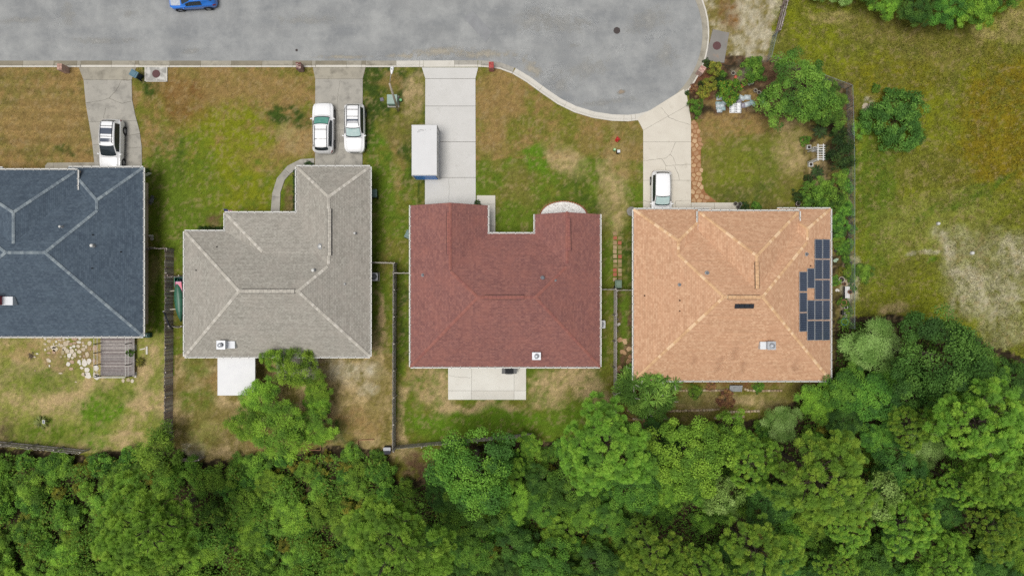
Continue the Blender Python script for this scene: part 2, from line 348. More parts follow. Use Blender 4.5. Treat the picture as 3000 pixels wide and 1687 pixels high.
# patches: x, y, rx, ry, angle, colour, strength   (2576-wide pixels)
PATCH = [
 (560, 350, 120, 100, 0, 'YG', .85), (600, 450, 150, 90, 0, 'YG', .8), (470, 480, 90, 160, 0, 'G', .6), (725, 292, 46, 30, 10, 'DG', .9), (680, 400, 80, 40, 0, 'BR', .5),
 (540, 215, 110, 45, 0, 'BR', .6), (450, 260, 80, 60, 20, 'DBR', .6), (700, 220, 90, 40, 0, 'BR', .7), (745, 360, 50, 40, 0, 'TAN', .35), (370, 215, 30, 40, 0, 'DG', .75), (400, 300, 26, 60, 0, 'OL', .7),
 (430, 400, 60, 60, 0, 'DG', .35), (165, 375, 20, 14, 0, 'DG', .7), (40, 200, 90, 40, 0, 'OB', .5), (100, 300, 140, 60, 0, 'BR', .5), (555, 555, 40, 28, 0, 'DIRT', .5), (715, 470, 40, 50, 0, 'G', .5), (730, 510, 20, 40, 0, 'DIRT', .5),
 (410, 560, 40, 200, 0, 'G', .5), (400, 760, 30, 90, 0, 'BG', .5), (400, 1020, 30, 120, 0, 'G', .4), (382, 690, 22, 50, 0, 'TAN', .3),
 (935, 300, 24, 120, 0, 'DG', .8), (1040, 240, 26, 70, 8, 'TAN', .55), (985, 210, 35, 20, 0, 'BR', .5), (1000, 420, 16, 70, 4, 'BR', .6), (1025, 400, 16, 80, 0, 'DG', .6), (960, 420, 40, 110, 0, 'BG', .45), (1010, 330, 50, 40, 0, 'OB', .5),
 (950, 560, 30, 100, 0, 'G', .6), (975, 640, 26, 40, 0, 'OB', .6), (1000, 640, 25, 60, 0, 'OL', .5), (950, 730, 30, 40, 0, 'BG', .5), (955, 830, 10, 110, 2, 'TAN', .75), (940, 880, 34, 9, -30, 'TAN', .7),
 (1260, 230, 70, 60, 0, 'BR', .75), (1240, 330, 35, 90, 0, 'BR', .5), (1350, 400, 36, 42, 0, 'BG', .95), (1430, 400, 70, 32, 35, 'TAN', .7), (1300, 490, 50, 60, 0, 'OB', .6), (1400, 330, 80, 50, 20, 'OL', .6), (1480, 460, 60, 70, 0, 'G', .6),
 (1540, 480, 40, 120, 4, 'TAN', .5), (1580, 330, 35, 60, 0, 'OB', .6), (1570, 400, 40, 50, 0, 'BR', .45), (1290, 550, 60, 50, 0, 'G', .9), (1400, 480, 60, 40, 0, 'G', .7), (1450, 520, 70, 30, 0, 'DG', .5), (1220, 470, 22, 90, 0, 'G', .6), (1440, 470, 40, 40, 0, 'DG', .4), (1545, 560, 14, 80, 0, 'TAN', .55), (1525, 640, 24, 100, 0, 'G', .6), (1572, 640, 18, 80, 0, 'DG', .5), (1480, 350, 30, 40, 0, 'BR', .4),
 (1890, 420, 90, 80, 0, 'G', .4), (1880, 490, 110, 36, 0, 'DG', .35), (1860, 310, 120, 26, 0, 'BR', .75), (1780, 330, 30, 40, 0, 'BR', .5), (1990, 370, 40, 80, 0, 'TAN', .45), (1850, 430, 40, 50, 0, 'YG', .3),
 (1870, 60, 40, 70, 15, 'SAND', .55), (1915, 110, 36, 30, 0, 'SAND', .6), (1940, 20, 14, 60, 15, 'SAND', .6), (1830, 30, 30, 60, 0, 'DBR', .6),
 (1775, 205, 30, 40, 0, 'MUL', .6), (1860, 180, 30, 24, 0, 'SAND', .4), (1850, 255, 90, 20, 0, 'BR', .6), (2065, 430, 24, 60, 0, 'TAN', .6), (2040, 330, 30, 30, 0, 'OB', .7), (2128, 770, 14, 100, 0, 'SAND', .8), (2120, 590, 20, 50, 0, 'DK', .5), (2120, 330, 15, 50, 0, 'DK', .5),
 (2150, 700, 14, 60, 0, 'SAND', .6), (2230, 60, 120, 50, 0, 'OB', .5), (2350, 120, 160, 50, 5, 'OB', .5), (2060, 60, 60, 80, 0, 'YG', .4), (2080, 40, 60, 22, 0, 'TAN', .35), (2420, 320, 160, 90, 0, 'YG', .6), (2540, 300, 120, 160, 0, 'RU', .8), (2480, 400, 160, 60, -10, 'RU', .6), (2250, 200, 140, 60, 0, 'RU', .3), (2330, 420, 120, 40, 0, 'OL', .7), (2200, 420, 60, 120, 0, 'G', .7), (2210, 560, 50, 160, 0, 'G', .55),
 (2350, 560, 160, 90, -15, 'LG', .55), (2400, 620, 50, 50, 0, 'SAND', .3), (2385, 640, 16, 60, -20, 'SAND', .5), (2420, 690, 60, 18, 25, 'SAND', .55), (2480, 740, 100, 70, 0, 'SAND', .38), (2560, 640, 60, 50, -30, 'SAND', .5), (2320, 645, 40, 8, 0, 'SAND', .6), (2420, 500, 160, 16, -28, 'G', .75), (2500, 590, 150, 14, -32, 'OL', .7), (2290, 760, 80, 60, 0, 'YG', .6), (2380, 830, 120, 40, 20, 'YG', .5), (2520, 830, 60, 50, 0, 'SAND', .3), (2500, 690, 120, 110, 0, 'SAND', .26), (2270, 700, 30, 60, 0, 'OL', .6), (2250, 775, 40, 16, 0, 'TAN', .6), (2345, 665, 8, 9, 0, 'BG', .9), (2255, 820, 40, 30, 0, 'DIRT', .5),
 (2180, 268, 16, 20, 0, 'SAND', .9), (2570, 60, 60, 50, 0, 'TAN', .35), (2480, 90, 40, 20, 0, 'TAN', .3),
 (95, 1010, 90, 36, 5, 'TAN', .6), (200, 1015, 70, 30, -5, 'TAN', .6), (390, 1010, 80, 30, 0, 'TAN', .65), (250, 1030, 55, 40, 0, 'BG', .95), (240, 1090, 40, 60, 0, 'BG', .6), (120, 1090, 120, 40, 0, 'G', .7), (300, 990, 60, 26, 0, 'G', .6), (140, 960, 60, 30, 0, 'G', .5), (60, 880, 60, 25, 0, 'BR', .25), (300, 1120, 60, 12, 8, 'TAN', .6), (20, 1080, 30, 40, 0, 'DK', .4), (180, 900, 80, 40, 0, 'DIRT', .3), (60, 950, 70, 40, 0, 'G', .4),
 (500, 930, 50, 30, 0, 'G', .5), (560, 960, 40, 30, 0, 'BR', .6), (500, 1010, 50, 40, 0, 'G', .6), (485, 1130, 34, 26, 0, 'SAND', .85), (560, 1060, 70, 40, 0, 'OB', .5), (670, 1110, 50, 30, 0, 'BR', .7), (520, 1090, 40, 40, 0, 'LG', .5),
 (860, 930, 110, 34, 5, 'SAND', .5), (860, 1000, 90, 60, 0, 'TAN', .38), (900, 1060, 80, 40, 0, 'BR', .6), (850, 1090, 40, 30, 0, 'DG', .5), (950, 990, 30, 80, 0, 'OB', .5), (800, 1040, 30, 30, 0, 'DIRT', .6), (920, 980, 30, 16, 0, 'SAND', .4), (760, 930, 60, 40, 0, 'DIRT', .6),
 (1090, 960, 60, 50, 0, 'TAN', .6), (1060, 930, 30, 60, 0, 'BR', .3), (1110, 1010, 24, 60, 0, 'TAN', .7), (1190, 1020, 120, 14, 0, 'TAN', .8), (1015, 1060, 14, 90, 0, 'TAN', .75), (1230, 1065, 210, 44, 0, 'BG', .75), (1110, 1060, 60, 30, 0, 'BG', .4), (1420, 960, 90, 40, 0, 'TAN', .75), (1380, 1005, 60, 22, 0, 'TAN', .55), (1500, 985, 40, 40, 0, 'TAN', .6), (1480, 1050, 80, 44, 0, 'BG', .65), (1012, 800, 14, 120, 0, 'DG', .7), (1528, 830, 14, 120, 0, 'OL', .6), (1030, 1140, 40, 30, 0, 'TAN', .5), (1060, 1170, 50, 40, 0, 'DIRT', .9), (1050, 1200, 40, 40, 0, 'DIRT', .8),
 (1575, 800, 14, 60, 0, 'BG', .6), (1570, 910, 20, 50, 0, 'DIRT', .7), (1580, 740, 20, 20, 0, 'G', .4), (1680, 960, 120, 14, 0, 'MUL', .55), (1860, 965, 120, 10, 0, 'MUL', .5), (1760, 1015, 120, 20, 0, 'TAN', .5), (1900, 1005, 80, 20, 0, 'TAN', .45), (1740, 1000, 40, 20, 0, 'G', .4), (1600, 1060, 40, 24, 0, 'BR', .7), (1700, 1040, 90, 12, 0, 'OB', .5), (1950, 990, 40, 20, 0, 'OL', .5), (2020, 1010, 26, 24, 0, 'TAN', .6),
]
def ground_colour(X, Y):
    """X,Y world metres (numpy) -> linear base colour of soil and turf"""
    px = (X / MPP + 1500) / K; py = (843.5 - Y / MPP) / K
    w1 = (fbm(X * .55 + 40, Y * .55 + 40, 11, 4) - .5); w2 = (fbm(X * .55 + 90, Y * .55 + 10, 23, 4) - .5)
    qx = px + w1 * 60; qy = py + w2 * 60
    n1 = fbm(X * .8 + 50, Y * .8 + 50, 31, 5, .65); n2 = fbm(X * 2.2 + 50, Y * 2.2 + 70, 41, 4, .7)
    c = np.broadcast_to(GL['OL'], X.shape + (3,)).copy()
    for poly, a, b, bias in ZONES:
        m = in_poly(px + w1 * 14, py + w2 * 14, poly)
        t = np.clip((n1 * .6 + n2 * .4 - .5) * 5 + bias, 0, 1)[..., None]
        c[m] = (GL[a] * (1 - t) + GL[b] * t)[m]
    for x, y, rx, ry, an, k, s in PATCH:
        ca, sa = math.cos(R_(an)), math.sin(R_(an))
        ux = ((qx - x) * ca + (qy - y) * sa) / rx; uy = (-(qx - x) * sa + (qy - y) * ca) / ry
        d = np.sqrt(ux * ux + uy * uy)
        t = np.clip((1.25 - d) / .6, 0, 1); t = t * t * (3 - 2 * t)
        t = np.clip(t * (1 + (n2 - .5) * 3.2 + (n1 - .5) * 1.2) * s, 0, 1)[..., None]
        c = c * (1 - t) + GL[k] * t
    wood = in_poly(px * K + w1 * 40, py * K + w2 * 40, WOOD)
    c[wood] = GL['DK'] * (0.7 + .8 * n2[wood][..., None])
    # rough speckle of dry and fresh blades
    n3 = fbm(X * 5, Y * 5, 51, 3, .7)
    c = c * (0.58 + 0.84 * n3)[..., None]
    dry = np.clip((fbm(X * 3.1 + 9, Y * 3.1, 61, 3, .7) - .6) * 5, 0, .4)[..., None]
    c = c * (1 - dry) + GL['TAN'] * .8 * dry
    # mowing stripes, front lawns west of the street lamp
    st = in_poly(px, py, [(-400, 165), (230, 165), (230, 430), (-400, 430)])
    c[st] *= (1 + .07 * np.sign(np.sin(Y * 5.5 + w1 * 2)))[st][..., None]
    return np.clip(c * 1.1, .004, .8)

step = 0.17
gx = np.concatenate([-np.geomspace(2500, 112, 9), np.arange(-110, -52.1, .8), np.arange(-52, 52.01, step), np.arange(52.6, 110, .8), np.geomspace(112, 2500, 9)])
gy = np.concatenate([-np.geomspace(2500, 82, 10), np.arange(-80, -30.1, .8), np.arange(-30, 30.01, step), np.arange(30.6, 80, .8), np.geomspace(82, 2500, 10)])
GX, GY = np.meshgrid(gx, gy)
nxg, nyg = len(gx), len(gy)
idx = np.arange(nxg * nyg).reshape(nyg, nxg)
GF = np.stack([idx[:-1, :-1], idx[:-1, 1:], idx[1:, 1:], idx[1:, :-1]], -1).reshape(-1, 4)
GC = ground_colour(GX, GY).reshape(-1, 3)
def ground_mat():
    m, n, l, b = nodes_of("turf_and_soil")
    at = n.new("ShaderNodeVertexColor"); at.layer_name = "Col"
    pos = n.new("ShaderNodeNewGeometry").outputs["Position"]
    f = rng_map(n, l, noise(n, l, pos, 9, 6, .75), .3, .7, .6, 1.4)
    l.new(mixc(n, l, 1.0, at.outputs[0], f, 'MULTIPLY'), b.inputs["Base Color"])
    b.inputs["Roughness"].default_value = .95; b.inputs["Specular IOR Level"].default_value = .1
    bump(n, l, b, noise(n, l, pos, 14, 5, .7), .6, .06); return m
GV = np.stack([GX.ravel(), GY.ravel(), np.zeros(GX.size)], -1)
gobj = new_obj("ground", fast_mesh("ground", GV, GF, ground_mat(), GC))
tag(gobj, "patchy brown and green lawns and rough field around the houses", "ground", kind="structure")

# ---- where nothing grows (used for the grass)
BARE = [road_poly + [], [P2(*p) for p in kerb_px] ]
def bare_mask(x, y):
    m = in_poly(x, y, road_poly)
    for d in (DRIVE, WALK):
        for k in d: m |= in_poly(x, y, [P2(*p) for p in d[k]])
    for k in FOOT: m |= in_poly(x, y, [P2(a, b, 2.7) for a, b in FOOT[k]])
    m |= in_poly(x, y, [P2(1313, 1060), P2(1541, 1060), P2(1541, 1170), P2(1313, 1170)])
    m |= in_poly(x, y, [P2(428, 190), P2(491, 190), P2(491, 241), P2(428, 241)])
    m |= in_poly(x, y, [P2(2086, 86), P2(2136, 97), P2(2121, 186), P2(2059, 179)])
    m |= in_poly(x, y, [P2(2025, 352), P2(2053, 400), P2(2053, 540), P2(2098, 594), P2(2025, 594)])
    d = np.full(np.shape(x), 9.)
    ka = np.array(resample(kerb, .5))
    for i in range(0, len(ka)): d = np.minimum(d, np.hypot(x - ka[i, 0], y - ka[i, 1]))
    return m | (d < .75) & in_poly(x, y, kerb)

# ================================================================== ROAD
def road_mat():
    m, n, l, b = nodes_of("weathered_asphalt")
    pos = n.new("ShaderNodeNewGeometry").outputs["Position"]
    mp = n.new("ShaderNodeMapping"); mp.inputs["Scale"].default_value = (.25, 1.3, 1); l.new(pos, mp.inputs[0])
    c = mixc(n, l, rng_map(n, l, noise(n, l, mp.outputs[0], .55, 6, .6), .35, .68), S(140, 143, 145), S(154, 156, 156))
    c = mixc(n, l, rng_map(n, l, noise(n, l, pos, .35, 7, .68), .4, .66), c, S(173, 175, 174))
    c = mixc(n, l, rng_map(n, l, noise(n, l, pos, .9, 7, .7), .66, .8, 0, .6), c, S(180, 176, 168))
    w = n.new("ShaderNodeTexWave"); w.inputs["Scale"].default_value = .25; w.inputs["Distortion"].default_value = 14; w.inputs["Detail"].default_value = 3; w.inputs["Detail Scale"].default_value = 1.4
    l.new(pos, w.inputs["Vector"])
    c = mixc(n, l, rng_map(n, l, w.outputs["Fac"], .985, 1.0, 0, .14), c, S(188, 188, 184))
    f = rng_map(n, l, noise(n, l, pos, 22, 4, .85), .3, .7, .8, 1.2)
    c = mixc(n, l, 1.0, c, f, 'MULTIPLY')
    l.new(c, b.inputs["Base Color"]); b.inputs["Roughness"].default_value = .92; b.inputs["Specular IOR Level"].default_value = .2
    bump(n, l, b, noise(n, l, pos, 60, 3, .7), .25, .01); return m
MB().add([(x, y, .006) for x, y in road_poly], [tuple(range(len(road_poly)))]).build("road", road_mat())
tag(bpy.data.objects["road"], "grey weathered asphalt street ending in a turning circle", "road", kind="structure")
# pale sand washed along the gutter, a patched strip
def blotch(name, pts, z, m, parent):
    return MB().add([(x, y, z) for x, y in pts], [tuple(range(len(pts)))]).build(name, m, parent)
def edge_mat(name, col, scale, thr, soft=.1, amax=.85):
    """flat stain with a ragged, see-through outline"""
    m, n, l, b = nodes_of(name)
    pos = n.new("ShaderNodeNewGeometry").outputs["Position"]; tc = n.new("ShaderNodeTexCoord")
    l.new(mixc(n, l, rng_map(n, l, noise(n, l, pos, 3, 5), .3, .7), tuple(v * .85 for v in col), col), b.inputs["Base Color"])
    b.inputs["Roughness"].default_value = .95
    vm = n.new("ShaderNodeVectorMath"); vm.operation = 'MULTIPLY_ADD'
    vm.inputs[1].default_value = (2, 2, 0); vm.inputs[2].default_value = (-1, -1, 0); l.new(tc.outputs["UV"], vm.inputs[0])
    ln = n.new("ShaderNodeVectorMath"); ln.operation = 'LENGTH'; l.new(vm.outputs[0], ln.inputs[0])
    ad = n.new("ShaderNodeMath"); ad.operation = 'MULTIPLY_ADD'; ad.inputs[1].default_value = -1.0; l.new(ln.outputs["Value"], ad.inputs[0]); l.new(rng_map(n, l, noise(n, l, pos, scale, 7, .7), .25, .75, .4, 1.5), ad.inputs[2])
    l.new(rng_map(n, l, ad.outputs[0], thr, thr + soft, 0, amax), b.inputs["Alpha"]); return m
def stain(name, cx, cy, rx, ry, ang, m, z, parent):
    c = P(cx, cy); me = bpy.data.meshes.new(name)
    rx *= MPP; ry *= MPP
    me.from_pydata([(-rx, -ry, 0), (rx, -ry, 0), (rx, ry, 0), (-rx, ry, 0)], [], [(0, 1, 2, 3)]); me.materials.append(m)
    uv = me.uv_layers.new(name="UVMap"); uv.data.foreach_set("uv", [0, 0, 1, 0, 1, 1, 0, 1])
    o = mesh_obj(name, me, parent, (c.x, c.y, z), (0, 0, R_(ang))); return o
road = bpy.data.objects["road"]
sandm = edge_mat("washed_sand", S(202, 194, 176), 1.6, .25, .7, .7)
palem = edge_mat("pale_scuff", S(182, 182, 178), 1.4, .35, .8)
darkm = edge_mat("tar_stain", S(142, 144, 148), .9, .4, .9)
for i, (x, y, rx, ry, a, mm) in enumerate([(1290, 152, 130, 22, 4, sandm), (1420, 160, 150, 20, 0, sandm), (1560, 200, 60, 26, -40, sandm), (1000, 168, 120, 10, 0, sandm), (1180, 165, 80, 12, 0, sandm), (60, 60, 120, 20, 0, palem),
        (200, 40, 40, 60, 0, palem), (560, 150, 60, 16, 0, palem), (1640, 250, 40, 60, 30, palem), (1640, 70, 110, 50, -10, palem), (1700, 60, 60, 20, -20, palem), (1680, 135, 30, 14, 0, palem), (1780, 300, 160, 18, 6, palem), (380, 40, 40, 18, 0, palem), 
        (1900, 60, 120, 60, 20, palem), (1720, 200, 120, 50, 10, palem), (1560, 60, 90, 60, 0, palem), (1950, 160, 60, 70, 0, palem), (900, 60, 160, 26, 0, palem), (300, 120, 160, 20, 0, palem), (1820, 270, 30, 16, 10, edge_mat("ochre_dust", S(176, 160, 140), 1, .45, .4))]):
    stain("stain", x, y, rx, ry, a, mm, .0075 + .0009 * i, road)
# tar joint and strip patch
pt = [P2(1358, 52), P2(1384, 32), P2(1442, 96), P2(1424, 126)]
blotch("asphalt_patch", pt, .0275, mat("patch_asphalt", S(156, 158, 160), S(146, 148, 150), 1.5, .95, fine=.15), road)
def cover(name, label, nx, ny, r, z, parent=None, m=None):
    t = thing(name, label, "manhole cover", P(nx, ny, 0)) if parent is None else None
    mm = m or mat("dark_iron", S(72, 66, 66), S(92, 82, 80), 20, .7, metal=.3)
    mb = MB().lathe([(r * 1.12, z), (r * 1.12, z + .012), (r * 1.02, z + .012), (r * 1.02, z + .004), (0.001, z + .004)], 24, cap=False)
    ring = mb.build("frame_ring", mm, t or parent)
    lid = MB().lathe([(r, z + .004), (r, z + .016), (r * .94, z + .02), (.001, z + .02)], 24, cap=False)
    for k in range(-2, 3):
        w = math.sqrt(max(0, (r * .8) ** 2 - (k * r * .3) ** 2))
        lid.box((0, k * r * .3, z + .024), (2 * w, r * .1, .01))
    lo = lid.build("lid", mm, t or parent)
    if parent is not None:
        ring.location = lo.location = P(nx, ny, 0)
    return t
cover("manhole_cover", "round dark iron manhole cover in the middle of the turning circle", 1807, 90.4, .27, .028)
cover("valve_cover", "tiny dark iron valve cover in the street asphalt", 869, 148, .1, .028)

# ================================================================== KERB
def conc(name, a, b_, third, tl=.5, th=.72, s=.7, fine=.07):
    return mat(name, S(*a), S(*b_), s, .9, .12, fine=fine, fscale=45, third=S(*third), tscale=1.3, tlo=tl, thi=th, lo=.3, hi=.7, spec=.25)
C_old = conc("old_concrete", (182, 176, 160), (162, 157, 144), (136, 131, 119))
C_mid = conc("grey_concrete", (186, 182, 172), (168, 165, 156), (144, 141, 134), .5, .72)
C_new = conc("new_concrete", (222, 221, 218), (214, 213, 209), (200, 199, 194), .6, .8)
C_warm = conc("warm_white_concrete", (228, 222, 208), (218, 211, 197), (196, 188, 172), .6, .8)
C_white = conc("fresh_white_concrete", (226, 222, 212), (214, 210, 200), (188, 182, 168), .6, .8)
C_pat = conc("patio_concrete", (240, 238, 230), (232, 229, 220), (218, 214, 204), .6, .8)
C_pat2 = conc("patio_concrete_b", (234, 231, 222), (224, 220, 210), (206, 200, 188), .6, .8)
C_dirty = conc("stained_concrete", (158, 150, 132), (136, 130, 114), (190, 184, 168), .6, .75)
kp = new_obj("kerb", None); tag(kp, "pale rolled concrete kerb and gutter along the lawns", "kerb", kind="structure")
full = [(0, -.02), (0, .10), (.13, .105), (.2, .06), (.3, .028), (.34, .022), (.60, .02), (.60, -.02)]
drop = [(0, -.02), (0, .055), (.2, .045), (.34, .03), (.60, .024), (.60, -.02)]
kl = resample(kerb, .35)
def kerb_kind(x, y):
    px = x / MPP + 1500; py = 843.5 - y / MPP
    if py < 100: return full
    if 232 < px < 400 or 917 < px < 1071 or 1236 < px < 1401: return drop
    if 1862 < px < 2008 and py > 262: return drop
    return full
i = 0; seg = 0
while i < len(kl) - 1:
    kd = kerb_kind(*kl[i]); j = i
    while j < len(kl) - 1 and kerb_kind(*kl[j + 1]) is kd and math.hypot(kl[j][0] - kl[i][0], kl[j][1] - kl[i][1]) < (2.6 if i > 60 else 3.2): j += 1
    if j == i: j = i + 1
    part = list(kl[i:j + 1]); a, b2 = part[-2], part[-1]
    L = math.hypot(b2[0] - a[0], b2[1] - a[1]); part[-1] = (b2[0] - (b2[0] - a[0]) / L * .018, b2[1] - (b2[1] - a[1]) / L * .018)
    px = part[0][0] / MPP + 1500
    mm = C_white if 1140 < px < 1245 or 1415 < px < 1900 else (C_mid if 1240 < px < 1420 else (C_old if seg % 2 or px > 1900 else C_dirty))
    mb = sweep(MB(), part, kd); kf = len(kd) - 1
    for q in range((len(part) - 1) * kf):
        if q % kf in (0, 1): mb.m[q] = 1
    mb.build("kerb_segment", [mm, C_white], kp); i = j; seg += 1

# ================================================================== DRIVES AND WALKS
def slabs(name, label, poly_px, cuts, m, z=.06, gap=.014, cat="driveway"):
    """cuts: list of (a,b,c) half planes in metres; the polygon is split by each line"""
    o = new_obj(name, None); tag(o, label, cat, kind="structure")
    pieces = [[P2(*p) for p in poly_px]]
    for (x1, y1), (x2, y2) in cuts:
        p, q = P2(x1, y1), P2(x2, y2); a, b = q[1] - p[1], p[0] - q[0]; L = math.hypot(a, b); a /= L; b /= L
        c = -(a * p[0] + b * p[1]); nw = []
        for pc in pieces:
            u = clip(pc, a, b, c - gap / 2); w = clip(pc, -a, -b, -c - gap / 2)
            if abs(area(u)) > .05 and abs(area(w)) > .05: nw += [u, w]
            else: nw.append(pc)
        pieces = nw
    for k, pc in enumerate(pieces):
        mm = m if not isinstance(m, (list, tuple)) else m[k % len(m)]
        MB().prism(pc, -.05, z + .003 * (k % 3), inset=.004).build("concrete_slab", mm, o)
    MB().prism(shrink([P2(*p) for p in poly_px], .03), -.05, z - .03).build("joint_filler", mat("joint_dirt", S(96, 90, 78), S(76, 72, 58), 6), o)
    return o
crackm = mat("crack_dirt", S(104, 99, 88), S(84, 80, 68), 8)
def crack(parent, pts, w=.035, z=.0695):
    pts = resample([P2(*p) for p in pts], .18); rr = random.Random(int(pts[0][0] * 1000))
    pts = [(x + rr.uniform(-.03, .03), y + rr.uniform(-.03, .03)) for x, y in pts]
    rows = ribbon(pts, [-.5, .5]); v = []; f = []
    for k, (p, r) in enumerate(zip(pts, rows)):
        ww = w * rr.uniform(.35, 1.0)
        for q in r: v.append((p[0] + (q[0] - p[0]) * ww, p[1] + (q[1] - p[1]) * ww, z))
    for k in range(len(pts) - 1): f.append((2 * k, 2 * k + 1, 2 * k + 3, 2 * k + 2))
    MB().add(v, f).build("crack", crackm, parent)
T1 = lambda x, y: (x / 2.899, y / 2.899)
T2 = lambda x, y: (750 + x / 2.899, y / 2.899)
T3 = lambda x, y: (1500 + x / 2.899, y / 2.899)
T3b = lambda x, y: (1500 + x / 2.899, 450 + y / 2.899)
T2b = lambda x, y: (750 + x / 2.899, 450 + y / 2.899)
dA = slabs("driveway", "curved grey cracked concrete driveway leading to the slate roofed house", DRIVE['A'], [((200, 234.6), (420, 235.5)), ((200, 359), (420, 354))], [C_mid, C_mid, C_old])
for c in ([T1(1120, 685), T1(1035, 685), T1(990, 770), T1(930, 838), T1(850, 858), T1(735, 878)], [T1(930, 838), T1(985, 860), T1(1040, 880), T1(1115, 862)], [T1(1065, 1158), T1(1190, 1138)], [T1(790, 1232), T1(870, 1226)], [T1(880, 1010), T1(900, 920)], [T1(1090, 1260), T1(1205, 1252)]): crack(dA, c)
dB = slabs("driveway", "grey stained concrete driveway with two white cars before the grey roofed house", DRIVE['B'], [((900, 232.5), (1080, 232.5)), ((900, 382), (1080, 382))], [C_mid, C_mid, C_old])
for c in ([T2(715, 685), T2(700, 780), T2(690, 900), T2(700, 1000), T2(705, 1105)], [T2(715, 1110), T2(710, 1200), T2(690, 1300), T2(665, 1400), T2(668, 1470)], [T2(640, 925), T2(700, 945), T2(760, 935)], [T2(660, 1270), T2(740, 1275)]): crack(dB, c, .022)
dC = slabs("driveway", "smooth pale new concrete driveway leading to the red roofed house", DRIVE['C'], [((1200, 231.5), (1450, 231.5)), ((1200, 311.8), (1450, 311.8)), ((1200, 416.4), (1450, 416.4)), ((1200, 520.7), (1450, 520.7))], C_new, gap=.03)
crack(dC, [(1315, 522), (1316, 560), (1315, 612)], .016)
dD = slabs("driveway", "warm white cracked concrete driveway leading to the orange roofed house", DRIVE['D'], [(T3(1112, 1110), T3(1495, 895)), ((1860, 416.4), (2050, 416.4)), ((1860, 529), (2050, 529))], C_warm)
for c in ([T3(1385, 1215), T3(1340, 1315), T3(1300, 1345), T3(1200, 1360), T3(1115, 1368)], [T3(1340, 1315), T3(1375, 1350), T3(1388, 1400)], [T3(1275, 1355), T3(1305, 1410), T3(1400, 1405), T3(1515, 1398)], [T3(1305, 1410), T3b(1305, 145)], [T3(1270, 920), T3(1330, 1000), T3(1400, 1030), T3(1510, 1062)], [T3b(1380, 110), T3b(1410, 180), T3b(1420, 230)], [T3b(1115, 400), T3b(1180, 412)], [T3b(1390, 405), T3b(1515, 400)], [T3b(1388, 405), T3b(1385, 470)]): crack(dD, c, .03)
slabs("front_walk", "short rounded concrete walk along the front of the slate roofed house", WALK['A'], [((158, 470), (158, 530)), ((212, 470), (212, 530))], C_old, cat="path")
slabs("front_walk", "curved concrete walk from driveway to the grey roofed house", WALK['B'], [(T2b(245, 135), T2b(285, 170)), (T2b(140, 367), T2b(205, 373))], C_mid, cat="path")
slabs("front_walk", "pale concrete walk along the side of the red roofed house's garage", WALK['C'], [((1390, 599), (1460, 599)), ((1390, 663), (1460, 663))], C_white, cat="path")
slabs("front_walk", "pale concrete walk along the front of the orange roofed house", WALK['D'], [((2092.6, 590), (2092.6, 640)), ((2144, 590), (2144, 640))], C_warm, cat="path")
pc_ = slabs("patio", "white concrete patio behind the red roofed house", [(1313, 1055), (1541, 1055), (1541, 1170), (1313, 1170)], [((1382, 1050), (1382, 1180)), ((1506, 1050), (1506, 1180)), ((1300, 1143.6), (1550, 1143.6))], [C_pat, C_pat, C_pat2], z=.08, cat="patio")
crack(pc_, [(1316, 1098), (1340, 1104), (1380, 1106)], .02, .0925)
slabs("patio", "small grey concrete slab behind the grey roofed house, half under trees", [(808, 1020), (933, 1020), (933, 1080), (930, 1112), (812, 1112)], [], C_old, cat="patio")
# storm drain inlets
def drain(label, poly, m, cx, cy, r):
    t = thing("storm_drain", label, "storm drain", P(cx, cy, 0))
    o = P(cx, cy, 0); pl = [(P2(*p)[0] - o.x, P2(*p)[1] - o.y) for p in poly]
    MB().prism(pl, -.05, .09, inset=.02).build("slab", m, t)
    rm = mat("rusty_iron", S(96, 66, 68), S(110, 78, 78), 12, .8)
    MB().lathe([(r * 1.1, .085), (r * 1.1, .1), (r, .1), (r, .094), (.001, .094)], 28, cap=False).build("lid_frame", rm, t)
    lid = MB().lathe([(r * .98, .09), (r * .98, .106), (.001, .11)], 28, cap=False)
    for k in range(-3, 4):
        w = math.sqrt(max(0, (r * .85) ** 2 - (k * r * .24) ** 2)); lid.box((0, k * r * .24, .112), (2 * w, r * .08, .012))
    lid.build("lid", rm, t)
    return t
d1 = drain("square pale concrete drain slab with rusty round lid beside the curved driveway", [(427.7, 194), (490.7, 194), (489.7, 240), (426, 240)], conc("drain_concrete", (186, 184, 178), (148, 148, 142), (214, 212, 206), .5, .6), 459, 217.6, .33)
rim = MB(); o_ = P(459, 217.6)
for (xa, ya), (xb, yb) in (((427.7, 194), (426, 240)), ((426, 240), (489.7, 240)), ((489.7, 240), (490.7, 194))):
    p, q = P(xa, ya) - o_, P(xb, yb) - o_; rim.box(((p.x + q.x) / 2, (p.y + q.y) / 2, .07), (abs(p.x - q.x) + .05, abs(p.y - q.y) + .05, .06))
rim.build("rim", C_white, d1)
drain("grey concrete drain slab with rusty round lid at the turning circle's end", [(2088, 87), (2136, 97), (2121, 186), (2063, 180)], conc("grey_drain", (150, 147, 142), (136, 133, 128), (162, 142, 126), .58, .68), 2099.5, 135.6, .34)
